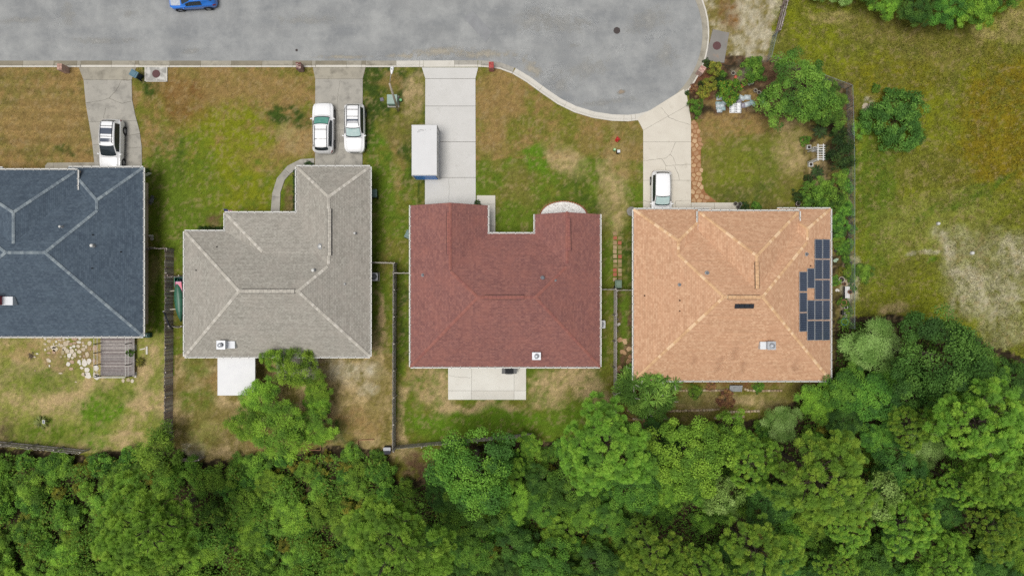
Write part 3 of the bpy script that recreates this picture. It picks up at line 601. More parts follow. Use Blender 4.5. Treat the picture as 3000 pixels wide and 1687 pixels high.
# flagstone path beside the warm white drive
def stone_mesh(poly, th, m, inset=.015):
    cx = sum(p[0] for p in poly) / len(poly); cy = sum(p[1] for p in poly) / len(poly)
    me = MB().prism([(p[0] - cx, p[1] - cy) for p in poly], -.03, th, inset=inset).mesh("stone", m); return me, cx, cy
def flagstones(parent, outline_px, step_, seed, mats_, gap=.045, th=.06, z=0):
    rr = random.Random(seed); poly = [P2(*p) for p in outline_px]
    xs = [p[0] for p in poly]; ys = [p[1] for p in poly]; pts = []; y = min(ys) - step_ * 1.5; row = 0
    while y < max(ys) + step_ * 1.5:
        x = min(xs) - step_ * 1.5 + (row % 2) * step_ * .5
        while x < max(xs) + step_ * 1.5:
            pts.append((x + rr.uniform(-.3, .3) * step_, y + rr.uniform(-.3, .3) * step_)); x += step_
        y += step_ * .86; row += 1
    px = np.array([p[0] for p in pts]); py = np.array([p[1] for p in pts]); ins = in_poly(px, py, poly)
    for c in voronoi(pts, [i for i in range(len(pts)) if ins[i]], step_ * 1.2):
        c = shrink(c, gap)
        me, cx, cy = stone_mesh(c, th * rr.uniform(.8, 1.1), rr.choice(mats_)); mesh_obj("flagstone", me, parent, (cx, cy, z))
fs = [mat("sandstone_%d" % i, S(*c), S(*d), 4, .85, .2, fine=.12, fscale=25) for i, (c, d) in enumerate([((206, 170, 128), (190, 152, 112)), ((198, 160, 120), (182, 146, 108)), ((214, 182, 142), (200, 166, 128)), ((188, 146, 108), (174, 134, 98))])]
fp = new_obj("flagstone_path", None); tag(fp, "sandy orange flagstone path beside the warm white driveway", "path", kind="structure")
fo = [(2025, 354), (2043, 359), (2049, 383), (2053, 414), (2054, 533), (2066, 564), (2099, 592), (2025, 593)]
MB().prism([P2(*p) for p in fo], -.03, .035).build("mortar_bed", mat("tan_mortar", S(170, 122, 82), S(150, 106, 70), 5, .95), fp)
flagstones(fp, fo, .46, 5, fs)
# small paved strip beside the fence, two columns of square pavers
pv = new_obj("paver_strip", None); tag(pv, "two columns of red and tan square pavers set in grass between two houses", "path", kind="structure")
pm = [mat("red_paver", S(186, 112, 84), S(170, 96, 72), 6), mat("tan_paver", S(176, 150, 112), S(160, 134, 96), 6), mat("sand_paver", S(190, 168, 132), S(172, 148, 112), 6), mat("mossy_paver", S(140, 128, 74), S(160, 140, 96), 9)]
rr = random.Random(3)
for r in range(11):
    for c in range(2):
        if r == 0 and c == 1: continue
        w = .33; me = MB().box((0, 0, .02), (w, w * rr.uniform(.9, 1.05), .07)).mesh("paver", rr.choice(pm))
        mesh_obj("paver", me, pv, P(1801.5 + 14 * c + rr.uniform(-.6, .6), 684 + 13.4 * r + rr.uniform(-.8, .8)), (0, 0, rr.uniform(-.06, .06)))

# ================================================================== HOUSES
def block(rect_px, ze, ridge=None, zr=None, over=None, gable=''):
    x0, y1 = P2(rect_px[0], rect_px[1], ze); x1, y0 = P2(rect_px[2], rect_px[3], ze)
    pit = {}
    if ridge:
        a = P(*ridge[0], zr); b = P(*ridge[1], zr); rise = zr - ze
        lx, hx = min(a.x, b.x), max(a.x, b.x); ly, hy = min(a.y, b.y), max(a.y, b.y)
        pit = {'W': rise / (lx - x0), 'E': rise / (x1 - hx), 'N': rise / (y1 - hy), 'S': rise / max(.2, ly - y0)}
    pit.update(over or {})
    pl = {}
    for s_, p in pit.items():
        if p is None or s_ in gable: continue
        if s_ == 'W': pl[s_] = (p, 0, ze - p * x0)
        if s_ == 'E': pl[s_] = (-p, 0, ze + p * x1)
        if s_ == 'N': pl[s_] = (0, -p, ze + p * y1)
        if s_ == 'S': pl[s_] = (0, p, ze - p * y0)
    return dict(r=(x0, y0, x1, y1), ze=ze, pl=pl, pit=pit)
def pz(p, x, y): return p[0] * x + p[1] * y + p[2]
def bz(b, x, y):
    x0, y0, x1, y1 = b['r']
    if not (x0 - 1e-4 <= x <= x1 + 1e-4 and y0 - 1e-4 <= y <= y1 + 1e-4): return -9
    return min(pz(p, x, y) for p in b['pl'].values())
def roofz(bl, x, y): return max(bz(b, x, y) for b in bl)
def on_roof(bl, nx, ny, lift=0.0):
    """where the sight line of a photograph pixel meets the roof"""
    z = 4.0
    for _ in range(30):
        v = P(nx, ny, z); q = roofz(bl, v.x, v.y)
        z = z * .5 + .5 * max(q, 2.0)
    v = P(nx, ny, z); return Vector((v.x, v.y, roofz(bl, v.x, v.y) + lift))
def roof_normal(bl, x, y):
    e = .05; return Vector((roofz(bl, x - e, y) - roofz(bl, x + e, y), roofz(bl, x, y - e) - roofz(bl, x, y + e), 2 * e)).normalized()

def block_faces(b):
    x0, y0, x1, y1 = b['r']; out = []
    for k, p in b['pl'].items():
        poly = [(x0, y0), (x1, y0), (x1, y1), (x0, y1)]
        for k2, q in b['pl'].items():
            if k2 != k: poly = clip(poly, q[0] - p[0], q[1] - p[1], q[2] - p[2])
        if len(poly) > 2 and abs(area(poly)) > 1e-4: out.append((k, p, poly))
    return out
def visible(bl):
    res = []
    for i, b in enumerate(bl):
        for k, p, poly in block_faces(b):
            pieces = [poly]
            for j, o in enumerate(bl):
                if j == i: continue
                X0, Y0, X1, Y1 = o['r']
                hp = [(1, 0, -X0), (-1, 0, X1), (0, 1, -Y0), (0, -1, Y1)] + [(q[0] - p[0], q[1] - p[1], q[2] - p[2]) for q in o['pl'].values()]
                nw = []
                for rem in pieces:
                    for a, bb, c in hp:
                        if abs(a) < 1e-7 and abs(bb) < 1e-7:
                            if c > 1e-6 or (abs(c) <= 1e-6 and j < i): continue
                            nw.append(rem); rem = []; break
                        outp = clip(rem, -a, -bb, -c)
                        if len(outp) > 2 and abs(area(outp)) > 1e-5: nw.append(outp)
                        rem = clip(rem, a, bb, c)
                        if len(rem) < 3 or abs(area(rem)) < 1e-5: rem = []; break
                pieces = nw
            res += [(k, p, pc) for pc in pieces]
    return res
def shingle_mat(name, cols, mortar, blotch_c, big=.35):
    m, n, l, b = nodes_of(name)
    tc = n.new("ShaderNodeTexCoord"); pos = n.new("ShaderNodeNewGeometry").outputs["Position"]
    br = n.new("ShaderNodeTexBrick"); l.new(tc.outputs["UV"], br.inputs["Vector"])
    br.inputs["Color1"].default_value = (*cols[0], 1); br.inputs["Color2"].default_value = (*cols[1], 1); br.inputs["Mortar"].default_value = (*mortar, 1)
    br.inputs["Scale"].default_value = 1; br.inputs["Brick Width"].default_value = .28; br.inputs["Row Height"].default_value = .145
    br.inputs["Mortar Size"].default_value = .011; br.inputs["Mortar Smooth"].default_value = .4; br.inputs["Bias"].default_value = 0; br.offset = .41; br.offset_frequency = 2
    # second, staggered layer: laminated tabs of other tones
    br2 = n.new("ShaderNodeTexBrick"); l.new(tc.outputs["UV"], br2.inputs["Vector"])
    br2.inputs["Color1"].default_value = (0, 0, 0, 1); br2.inputs["Color2"].default_value = (1, 1, 1, 1); br2.inputs["Mortar"].default_value = (.5, .5, .5, 1)
    br2.inputs["Scale"].default_value = 1; br2.inputs["Brick Width"].default_value = .19; br2.inputs["Row Height"].default_value = .145; br2.inputs["Mortar Size"].default_value = 0; br2.offset = .27; br2.offset_frequency = 3
    c = mixc(n, l, rng_map(n, l, br2.outputs["Color"], .5, 1, 0, .5), br.outputs["Color"], cols[2])
    c = mixc(n, l, rng_map(n, l, noise(n, l, pos, .7, 6, .6), .45, .7, 0, big), c, blotch_c)
    mp = n.new("ShaderNodeMapping"); mp.inputs["Scale"].default_value = (.2, 3.2, 1); l.new(tc.outputs["UV"], mp.inputs[0])
    f = rng_map(n, l, noise(n, l, mp.outputs[0], 1.2, 4, .6), .3, .7, .92, 1.08); c = mixc(n, l, 1.0, c, f, 'MULTIPLY')
    f = rng_map(n, l, noise(n, l, pos, 34, 2, .8), .3, .7, .95, 1.05); c = mixc(n, l, 1.0, c, f, 'MULTIPLY')
    l.new(c, b.inputs["Base Color"]); b.inputs["Roughness"].default_value = .92; b.inputs["Specular IOR Level"].default_value = .2
    bump(n, l, b, br.outputs["Fac"], -.5, .012); return m

white_trim = mat("white_painted_metal", S(232, 232, 228), S(218, 218, 214), 3, .5)
gut_in = mat("gutter_inside", S(196, 192, 184), S(140, 132, 120), 3, .9)
soffit_m = mat("soffit_white", S(206, 204, 198))
glass_m = mat("window_glass", S(40, 48, 54), rough=.08, spec=.6)
def gutter(parent, p, q, z, rng, inside):
    """open trough along an eave, with hanger straps; inside = 2d unit vector towards the roof"""
    mb = MB(); w = .135; d = Vector((q[0] - p[0], q[1] - p[1], 0)); L = d.length; d /= L
    n_ = Vector((-inside[0], -inside[1], 0)); o = Vector((p[0], p[1], 0)) + n_ * .004
    prof = [(0, z + .015), (.012, z + .015), (.012, z - .1), (w - .078, z - .1), (w - .078, z + .02), (w, z + .02), (w, z - .115), (0, z - .115)]
    for a, (pa, pb) in enumerate(zip(prof, prof[1:] + prof[:1])):
        v = [o + n_ * pa[0] + Vector((0, 0, pa[1])), o + d * L + n_ * pa[0] + Vector((0, 0, pa[1])), o + d * L + n_ * pb[0] + Vector((0, 0, pb[1])), o + n_ * pb[0] + Vector((0, 0, pb[1]))]
        mb.add(v, [(0, 1, 2, 3)], 1 if a == 2 else 0)
    for e in (0, L):
        c = o + d * e + n_ * (w / 2); mb.box((c.x, c.y, z - .05), (abs(d.x) * .012 + abs(n_.x) * w, abs(d.y) * .012 + abs(n_.y) * w, .13))
    t = rng.uniform(.2, .5)
    while t < L - .1:
        c = o + d * t + n_ * (w / 2 - .02); mb.box((c.x, c.y, z + .012), (abs(d.x) * .045 + abs(n_.x) * (w + .04), abs(d.y) * .045 + abs(n_.y) * (w + .04), .016))
        t += rng.uniform(.6, .85)
    return mb.build("gutter", [white_trim, gut_in], parent)
def inset_poly(poly, d):
    n = len(poly); a = area(poly); out = []
    if a > 0: poly = poly[::-1]          # make clockwise or not: normalise to CCW by sign below
    for i in range(n):
        p0, p1, p2 = poly[i - 1], poly[i], poly[(i + 1) % n]
        def nrm(u, v):
            L = math.hypot(v[0] - u[0], v[1] - u[1]); return ((v[1] - u[1]) / L, -(v[0] - u[0]) / L)
        n1 = nrm(p0, p1); n2 = nrm(p1, p2)
        out.append((p1[0] + (n1[0] + n2[0]) * d if abs(n1[0] + n2[0]) > 1e-6 else p1[0], p1[1] + (n1[1] + n2[1]) * d if abs(n1[1] + n2[1]) > 1e-6 else p1[1]))
    return out
def wall_box(parent, poly, z0, z1, m):
    return MB().prism(poly, z0, z1).build("wall", m, parent)

def house(name, label, bl, outline, eaves, roof_m, cap_ms, wall_m, wall_in=.5, seed=1, cap_w=.125, vents=(), gables=()):
    """outline: eave polygon (metres); eaves: gutter segments"""
    rng = random.Random(seed)
    cx = sum(p[0] for p in outline) / len(outline); cy = sum(p[1] for p in outline) / len(outline)
    t = thing(name, label, "house", (cx, cy, 0)); off = Vector((-cx, -cy, 0))
    def rel(o): o.location = Vector(o.location) + off; return o
    # ---- roof surface
    me = bpy.data.meshes.new("roof"); V = []; F = []; UV = []
    for k, p, pc in visible(bl):
        b0 = len(V); pit = math.hypot(p[0], p[1]); cs = math.sqrt(1 + pit * pit)
        if area(pc) < 0: pc = pc[::-1]
        for x, y in pc:
            V.append((x, y, pz(p, x, y)))
            UV.append({'N': (x, -y * cs), 'S': (x, y * cs), 'E': (y, -x * cs), 'W': (y, x * cs)}[k])
        F.append(tuple(range(b0, len(V))))
    # fascia + soffit
    ze = min(b['ze'] for b in bl); n = len(outline); b0 = len(V)
    op = outline if area(outline) > 0 else outline[::-1]
    me.from_pydata(V, [], F); me.materials.append(roof_m)
    uvl = me.uv_layers.new(name="UVMap")
    uvl.data.foreach_set("uv", [c for poly in me.polygons for li in poly.loop_indices for c in UV[me.loops[li].vertex_index]])
    roof = rel(new_obj("roof", me, t))
    fb = MB()
    for i in range(n):
        a, b = op[i - 1], op[i]; fb.add([(a[0], a[1], ze - .005), (b[0], b[1], ze - .005), (b[0], b[1], ze - .2), (a[0], a[1], ze - .2)], [(3, 2, 1, 0)])
    fb.add([(x, y, ze - .2) for x, y in op], [tuple(range(n - 1, -1, -1))])
    rel(fb.build("soffit", soffit_m, t))
    # raised blocks: side boards where a block hangs over a lower roof
    for b in bl:
        if b['ze'] > ze + .05:
            x0, y0, x1, y1 = b['r']
            for p, q in (((x0, y0), (x0, y1)), ((x1, y0), (x1, y1)), ((x0, y1), (x1, y1))):
                mb = MB().add([(p[0], p[1], b['ze'] - .004), (q[0], q[1], b['ze'] - .004), (q[0], q[1], b['ze'] - .75), (p[0], p[1], b['ze'] - .75)], [(0, 1, 2, 3)])
                rel(mb.build("fascia", wall_m, t))
    # ---- walls
    rel(wall_box(t, inset_poly(op, wall_in), 0, ze - .19, wall_m))
    # ---- gutters
    for p, q, ins, z in eaves: rel(gutter(t, p, q, z, rng, ins))
    # ---- hip and ridge cap shingles
    segs = []
    for bi, b in enumerate(bl):
        fc = block_faces(b)
        for i in range(len(fc)):
            for j in range(i + 1, len(fc)):
                pi, pj = fc[i][1], fc[j][1]; e = [v for v in fc[i][2] if abs(pz(pi, *v) - pz(pj, *v)) < 1e-6]
                if len(e) >= 2:
                    e = sorted(set((round(x, 5), round(y, 5)) for x, y in e))
                    if len(e) >= 2: segs.append((bi, e[0], e[-1], fc[i][0] + fc[j][0]))
    meshes = {}
    for kind, dz in (('ridge', .55), ('hip', .36)):
        for ci, cm in enumerate(cap_ms):
            w = cap_w; L = .3; hgt = .022; v = []
            for yy, zz in ((-w, -w * dz), (0, 0), (w, -w * dz)):
                v += [(-L / 2, yy, zz), (L / 2, yy, zz + hgt)]
            v += [(L / 2, -w, -w * dz - .02), (L / 2, w, -w * dz - .02)]
            mb = MB().add(v, [(0, 1, 3, 2), (2, 3, 5, 4), (1, 6, 7, 5, 3)]); meshes[(kind, ci)] = mb.mesh("cap_shingle", cm)
    for bi, a, c, kk in segs:
        A = Vector((a[0], a[1], bz(bl[bi], *a))); B = Vector((c[0], c[1], bz(bl[bi], *c)))
        if A.z > B.z: A, B = B, A
        d = B - A; L = d.length; d.normalize(); kind = 'ridge' if abs(d.z) < .02 else 'hip'; s_ = .12
        while s_ < L:
            p = A + d * s_
            sd_ = Vector((-d.y, d.x, 0)).normalized() * .14
            if roofz(bl, p.x, p.y) <= p.z + .02 and all(roofz(bl, p.x + q.x, p.y + q.y) <= max(bz(bl[bi], p.x + q.x, p.y + q.y), 0) + .012 for q in (sd_, -sd_)):
                ci = rng.choices(range(len(cap_ms)), [5, 3, 2][:len(cap_ms)])[0]
                yv = Vector((0, 0, 1)).cross(d).normalized(); zv = d.cross(yv)
                o = mesh_obj("cap_shingle", meshes[(kind, ci)], roof, (0, 0, 0))
                o.matrix_local = Matrix(((-d.x, -yv.x, zv.x, p.x), (-d.y, -yv.y, zv.y, p.y), (-d.z, -yv.z, zv.z, p.z + .028), (0, 0, 0, 1)))
            s_ += .255
    # ---- raised ridge vents
    vm = mat("ridge_vent_black", S(40, 38, 38))
    for (ax, ay), (bx, by) in vents:
        A = on_roof(bl, ax, ay); B = on_roof(bl, bx, by); z = min(A.z, B.z) + .06; d = (B - A); d.z = 0; L = d.length; ang = math.atan2(d.y, d.x); c = (A + B) / 2
        mb = MB().box((0, 0, 0), (L, .36, .07), 0, 1)
        k = int(L / .3)
        for i in range(k):
            u = -L / 2 + (i + .5) * L / k
            for sg in (-1, 1):
                mb.box((u, sg * .074, .047 + rng.uniform(0, .006)), (L / k - .012, .15, .014), 0, 0 if rng.random() < .6 else 2, rx=-sg * .22)
        o = mb.build("ridge_vent", [cap_ms[0], vm, cap_ms[-1]], t, loc=(c.x, c.y, z), rz=ang); rel(o)
    # ---- gable ends
    for b_i, side in gables:
        x0, y0, x1, y1 = bl[b_i]['r']; xm = None
        for k in range(1, 200):
            x = x0 + (x1 - x0) * k / 200
            if xm is None or bz(bl[b_i], x, y1) > bz(bl[b_i], xm, y1): xm = x
        zt = bz(bl[b_i], xm, y1)
        MBg = MB().add([(x0, y1 - wall_in, ze - .19), (x1, y1 - wall_in, ze - .19), (xm, y1 - wall_in, zt - .12)], [(0, 1, 2)])
        rel(MBg.build("gable_wall", wall_m, t))
        rb = MB()
        for xa in (x0, x1):
            za = bl[b_i]['ze']
            rb.add([(xa, y1 + .006, za - .01), (xm, y1 + .006, zt - .01), (xm, y1 + .006, zt - .2), (xa, y1 + .006, za - .2), (xa, y1 - .02, za - .2), (xm, y1 - .02, zt - .2)], [(0, 1, 2, 3), (3, 2, 5, 4)])
        rel(rb.build("rake_board", white_trim, t))
    t["_off"] = 0; del t["_off"]
    return t, off, roof
def wall_opening(t, off, kind, p, d, w, h, z0):
    """door or window on a wall: p centre on wall face, d outward normal (2d)"""
    ang = math.atan2(d[1], d[0]) - math.pi / 2; loc = (p[0] + off.x + d[0] * .005, p[1] + off.y + d[1] * .005, z0)
    fr = MB()
    for x in (-w / 2 - .04, w / 2 + .04): fr.box((x, .02, h / 2), (.08, .05, h + .16))
    for z in (-.04, h + .04): fr.box((0, .021, z), (w, .048, .08))
    if kind == 'window':
        o = MB().box((0, .008, h / 2), (w, .016, h)).build("window", glass_m, t, loc=loc, rz=ang)
        fr.box((0, .018, h / 2), (w, .03, .04)); fr.build("window_frame", white_trim, o)
    else:
        m = mat("white_door", S(220, 220, 214)); mb = MB(); k = 4 if kind == 'garage_door' else 2
        for i in range(k): mb.box((0, .01, h * (i + .5) / k), (w - .01, .03, h / k - .02))
        o = mb.build(kind, m, t, loc=loc, rz=ang); fr.build("door_frame", white_trim, o)
        if kind == 'door': MB().lathe([(.001, -.03), (.03, -.02), (.03, .02), (.001, .03)], 8, (w * .4, .06, 1.0)).build("door_handle", mat("brass", S(150, 130, 80), metal=.8, rough=.3), o)
def pipe_vent(t, off, bl, nx, ny, r=.06, h=.35, m=None, cap=None, flash=True, name="vent_pipe"):
    p = on_roof(bl, nx, ny); m = m or white_trim
    mb = MB()
    if flash: mb.lathe([(r * 2.2, .01 - .05), (r * 2.2, .03), (r * 1.2, .09), (r, .09)], 12, cap=False, mi=1)
    mb.lathe([(r, -.1), (r, h), (r * .75, h), (r * .75, h - .05), (.001, h - .05)], 12, cap=False)
    if cap: mb.lathe([(r * 1.7, h - .02), (r * 1.9, h + .04), (r * 1.2, h + .1), (.001, h + .12)], 12, cap=False)
    o = mb.build(name, [m, mat("lead_flashing", S(170, 172, 174), S(150, 152, 154), 5, .6)], t); o.location = p + off; return o
def chimney(t, off, bl, nx, ny, w, d, h, label=None, side=0, m=None):
    p = on_roof(bl, nx, ny)
    m = m or mat("chimney_white", S(226, 230, 236), S(212, 216, 224), 2, .6)
    o = MB().box((0, 0, h / 2 - .4), (w, d, h + .8)).build("chimney", m, t); o.location = p + off
    cp = MB().box((0, 0, h + .015), (w + .08, d + .08, .05)).build("chimney_cap", mat("galvanised", S(196, 200, 206), S(176, 180, 186), 4, .45, metal=.5), o)
    fl = MB().lathe([(.15, h + .03), (.15, h + .22), (.2, h + .24), (.2, h + .3), (.08, h + .36), (.001, h + .37)], 16, cap=False).build("flue", mat("galvanised", S(196, 200, 206)), o)
    return o
def cricket(t, off, bl, nx, ny, w, d, h, m):
    p = on_roof(bl, nx, ny)
    o = MB().box((0, 0, h / 2 - .25), (w, d, h + .5)).build("chimney_saddle", m, t); o.location = p + off; return o

def hp(px, ze=2.7): return [P2(x, y, ze) for x, y in px]
def eave_list(poly, skip=()):
    """gutter segments along the outline, given roof is on the inside"""
    n = len(poly); s_ = 1 if area(poly) > 0 else -1; out = []
    for i in range(n):
        if i in skip: continue
        a, b = poly[i], poly[(i + 1) % n]; L = math.hypot(b[0] - a[0], b[1] - a[1])
        d = ((b[0] - a[0]) / L, (b[1] - a[1]) / L); out.append((a, b, (-d[1] * s_, d[0] * s_), 2.7))
    return out
caps = lambda n, a, b, c: [mat("%s_cap_%d" % (n, i), S(*q, 1.15), S(*[v * .94 for v in q], 1.15), 14, .92, fine=.1, fscale=50) for i, q in enumerate((a, b, c))]

# ---- slate blue roof
mA = block((-272, 509, 419.5, 985), 2.7, ((15.5, 740), (131, 740)), 6.05)
wA = block((201, 491.4, 419.5, 690), 2.7, ((283.5, 588), (283.5, 680)), 4.36, over={'E': mA['pit']['E'], 'S': None})
lA = block((-150, 498.3, 226.5, 735), 3.4, ((38, 622.5), (38, 725)), 5.7, over={'S': None})
tA = block((-272, 493, 7.6, 690), 2.7, ((-110, 588), (-110, 680)), 4.36, over={'S': None})
blA = [mA, wA, lA, tA]
outA = [(mA['r'][0], mA['r'][1]), (mA['r'][2], mA['r'][1]), (wA['r'][2], wA['r'][3]), (wA['r'][0], wA['r'][3]), (wA['r'][0], mA['r'][3]), (tA['r'][2], mA['r'][3]), (tA['r'][2], tA['r'][3]), (tA['r'][0], tA['r'][3])]
evA = [(outA[0], outA[1], (0, 1), 2.7), (outA[1], outA[2], (-1, 0), 2.7), (outA[3], outA[2], (0, -1), 2.7), (outA[7], outA[6], (0, -1), 2.7)]
x0, y0, x1, y1 = lA['r']
evA += [((x0, y1), (x1, y1), (0, -1), 3.4), ((x1, P(0, 585, 3.4).y), (x1, y1), (-1, 0), 3.4)]
slate = shingle_mat("slate_blue_shingles", [S(82, 95, 108, 1.20), S(71, 83, 96, 1.20), S(96, 109, 121, 1.20)], S(56, 67, 79, 1.20), S(98, 113, 125, 1.20), .3)
hA, oA, rA = house("house", "single storey house with slate blue shingle roof", blA, outA, evA, slate, caps("slate", (128, 140, 148), (144, 155, 161), (114, 126, 136)), mat("tan_siding", S(232, 212, 188), S(220, 200, 176), 2), .95, 1)
for x, y, r, h, c in ((183, 665, .055, .35, 1), (274, 720, .075, .3, 1), (273, 688, .05, .12, 0), (355, 738, .05, .12, 0), (271, 786, .05, .12, 0)): pipe_vent(hA, oA, blA, x, y, r, h, white_trim if c else mat("dark_pipe", S(34, 34, 38)), c, c == 1)
chimney(hA, oA, blA, 4, 880, .75, .75, 1.1, m=mat("chimney_maroon", S(150, 60, 70), S(130, 50, 60), 3))
cricket(hA, oA, blA, 30, 881, 1.05, .72, .45, mat("bright_flashing", S(240, 243, 247), S(226, 230, 236), 1, .5))
MB().box((-32.25 + oA.x, P(0, 519).y + oA.y, 1.6), (.5, .05, .5), .5).build("meter_cover", white_trim, hA)

# ---- grey roof
mB = block((541, 678, 1084, 1044), 2.7, ((700.2, 853), (872.5, 853)), 5.8)
wB = block((869, 489, 1084, 800), 2.7, ((966.6, 581), (966.6, 790)), 4.6, over={'E': mB['pit']['E'], 'S': None})
pB = block((659.5, 624, 972, 780), 2.7, None, None, over={'N': .335, 'W': .315})
blB = [mB, wB, pB]; outB = [P2(x, y, 2.7) for x, y in FOOT['B']]
greyr = shingle_mat("grey_shingles", [S(168, 164, 155, 1.18), S(154, 150, 141, 1.18), S(184, 181, 171, 1.18)], S(118, 114, 106, 1.1), S(166, 159, 150, 1.2), .5)
hB, oB, rB = house("house", "single storey house with pale grey shingle roof", blB, outB, eave_list(outB), greyr, caps("grey", (192, 187, 176), (208, 203, 193), (180, 175, 165)), mat("cream_siding", S(196, 188, 172), S(186, 178, 162), 2), .45, 2, vents=[((965.6, 612), (965.6, 749)), ((706, 853), (864, 853))])
for x, y, r, h, w_, c in ((939, 722, .12, .25, 1, 0), (920, 792, .075, .35, 1, 1), (1041, 684, .055, .3, 1, 1), (1010, 832, .05, .15, 1, 0), (636, 723, .05, .1, 0, 0), (575, 792, .05, .1, 0, 0), (950, 725, .04, .1, 0, 0)): pipe_vent(hB, oB, blB, x, y, r, h, white_trim if w_ else mat("dark_pipe", S(34, 34, 38)), c, w_ == 1)
chimney(hB, oB, blB, 658.5, 1008, .66, .66, .8); cricket(hB, oB, blB, 680, 1009, .7, .62, .3, MATS["bright_flashing"])

# ---- red roof
mC = block((1203, 685, 1757.5, 1074), 2.7, ((1400, 871), (1569, 871)), 6.0)
gC = block((1203, 602, 1428.8, 800), 2.7, ((1315, 640), (1315, 790)), 4.75, over={'W': mC['pit']['W'], 'S': None}, gable='N')
g2 = block((1567.5, 628, 1757.5, 790), 2.7, ((1665.5, 650), (1665.5, 760)), 4.5, over={'E': mC['pit']['E'], 'S': None}, gable='N')
blC = [mC, gC, g2]; outC = [P2(x, y, 2.7) for x, y in FOOT['C']]
redr = shingle_mat("red_brown_shingles", [S(142, 100, 94, 1.28), S(128, 88, 84, 1.28), S(160, 112, 101, 1.28)], S(98, 66, 66, 1.2), S(152, 102, 92, 1.28), .5)
hC, oC, rC = house("house", "single storey house with dark red shingle roof and two front gables", blC, outC, eave_list(outC, (0, 4)), redr, caps("red", (154, 100, 90), (160, 106, 96), (146, 94, 88)), mat("grey_siding", S(180, 178, 172), S(170, 168, 160), 2), .45, 3, vents=[((1314, 622), (1314, 746)), ((1665.5, 640), (1667, 735)), ((1419, 871), (1535, 871))], gables=[(1, 'N'), (2, 'N')])
for x, y, r, h, c in ((1239, 806, .07, .35, 0), (1589.7, 814, .085, .22, 1), (1627, 821, .05, .2, 0)): pipe_vent(hC, oC, blC, x, y, r, h, mat("grey_pipe", S(130, 134, 142), metal=.3), c)
chimney(hC, oC, blC, 1571, 1041, .66, .56, .55)

# ---- orange roof
mD = block((1856.5, 625, 2433, 1114), 2.7, ((2121, 870), (2234, 870)), 6.1)
wD = block((1856.5, 614, 2083, 830), 2.7, ((1981.5, 712), (1981.5, 820)), 4.55, over={'W': mD['pit']['W'], 'S': None})
eD = block((2277, 612.5, 2433, 800), 2.7, ((2367.5, 671), (2367.5, 790)), 3.9, over={'E': mD['pit']['E'], 'S': None})
cD = block((2045, 619, 2341.4, 860), 3.4, ((2217.5, 750), (2217.5, 850)), 5.85, over={'S': None})
blD = [mD, wD, eD, cD]
outD = [(mD['r'][0], mD['r'][1]), (mD['r'][2], mD['r'][1]), (eD['r'][2], eD['r'][3]), (eD['r'][0], eD['r'][3]), (eD['r'][0], mD['r'][3]), (wD['r'][2], mD['r'][3]), (wD['r'][2], wD['r'][3]), (wD['r'][0], wD['r'][3])]
x0, y0, x1, y1 = cD['r']
evD = [(outD[0], outD[1], (0, 1), 2.7), (outD[1], outD[2], (-1, 0), 2.7), (outD[3], outD[2], (0, -1), 2.7), (outD[7], outD[6], (0, -1), 2.7), (outD[0], outD[7], (1, 0), 2.7),
       ((x0, y1), (x1, y1), (0, -1), 3.4), ((x1, P(0, 697, 3.4).y), (x1, y1), (-1, 0), 3.4), ((x0, P(0, 697, 3.4).y), (x0, y1), (1, 0), 3.4)]
oran = shingle_mat("orange_tan_shingles", [S(212, 170, 137, 1.12), S(197, 154, 122, 1.12), S(230, 192, 158, 1.12)], S(168, 125, 95, 1.12), S(206, 160, 128, 1.12), .45)
hD, oD, rD = house("house", "single storey house with orange tan shingle roof carrying solar panels", blD, outD, evD, oran, caps("orange", (222, 182, 140), (238, 204, 166), (210, 168, 128)), mat("beige_brick", S(176, 150, 124), S(160, 134, 110), 3), .45, 4, vents=[((2216.5, 768), (2218, 846)), ((2132, 871), (2226, 871))])
for x, y, r, h, w_ in ((2071, 800, .09, .35, 1), (1991, 834, .07, .3, 1), (2362, 745, .08, .35, 1), (1888, 866, .06, .14, 0), (1991, 880, .06, .14, 0), (1991, 911, .05, .12, 0), (2374, 779, .05, .12, 0)): pipe_vent(hD, oD, blD, x, y, r, h, mat("grey_pipe", S(130, 134, 142)) if w_ else mat("brown_pipe", S(70, 40, 34)), False, w_ == 1)
chimney(hD, oD, blD, 2251, 1010, .62, .62, .75); cricket(hD, oD, blD, 2231, 1011, .5, .64, .4, MATS["bright_flashing"])

# solar panels on the east slope
def solar_mat():
    m, n, l, b = nodes_of("solar_cells")
    tc = n.new("ShaderNodeTexCoord")
    br = n.new("ShaderNodeTexBrick"); l.new(tc.outputs["UV"], br.inputs["Vector"]); br.offset = 0
    br.inputs["Color1"].default_value = (*S(52, 62, 82), 1); br.inputs["Color2"].default_value = (*S(46, 54, 74), 1); br.inputs["Mortar"].default_value = (*S(112, 124, 142), 1)
    br.inputs["Scale"].default_value = 1; br.inputs["Brick Width"].default_value = 1 / 6; br.inputs["Row Height"].default_value = .1; br.inputs["Mortar Size"].default_value = .008
    l.new(br.outputs["Color"], b.inputs["Base Color"]); b.inputs["Roughness"].default_value = .22; b.inputs["Coat Weight"].default_value = .2; return m
sol = solar_mat(); alu = mat("aluminium_frame", S(206, 210, 214), S(190, 194, 198), 5, .4, metal=.4)
nE = Vector((mD['pit']['E'], 0, 1)).normalized(); uE = Vector((1, 0, -mD['pit']['E'])).normalized()
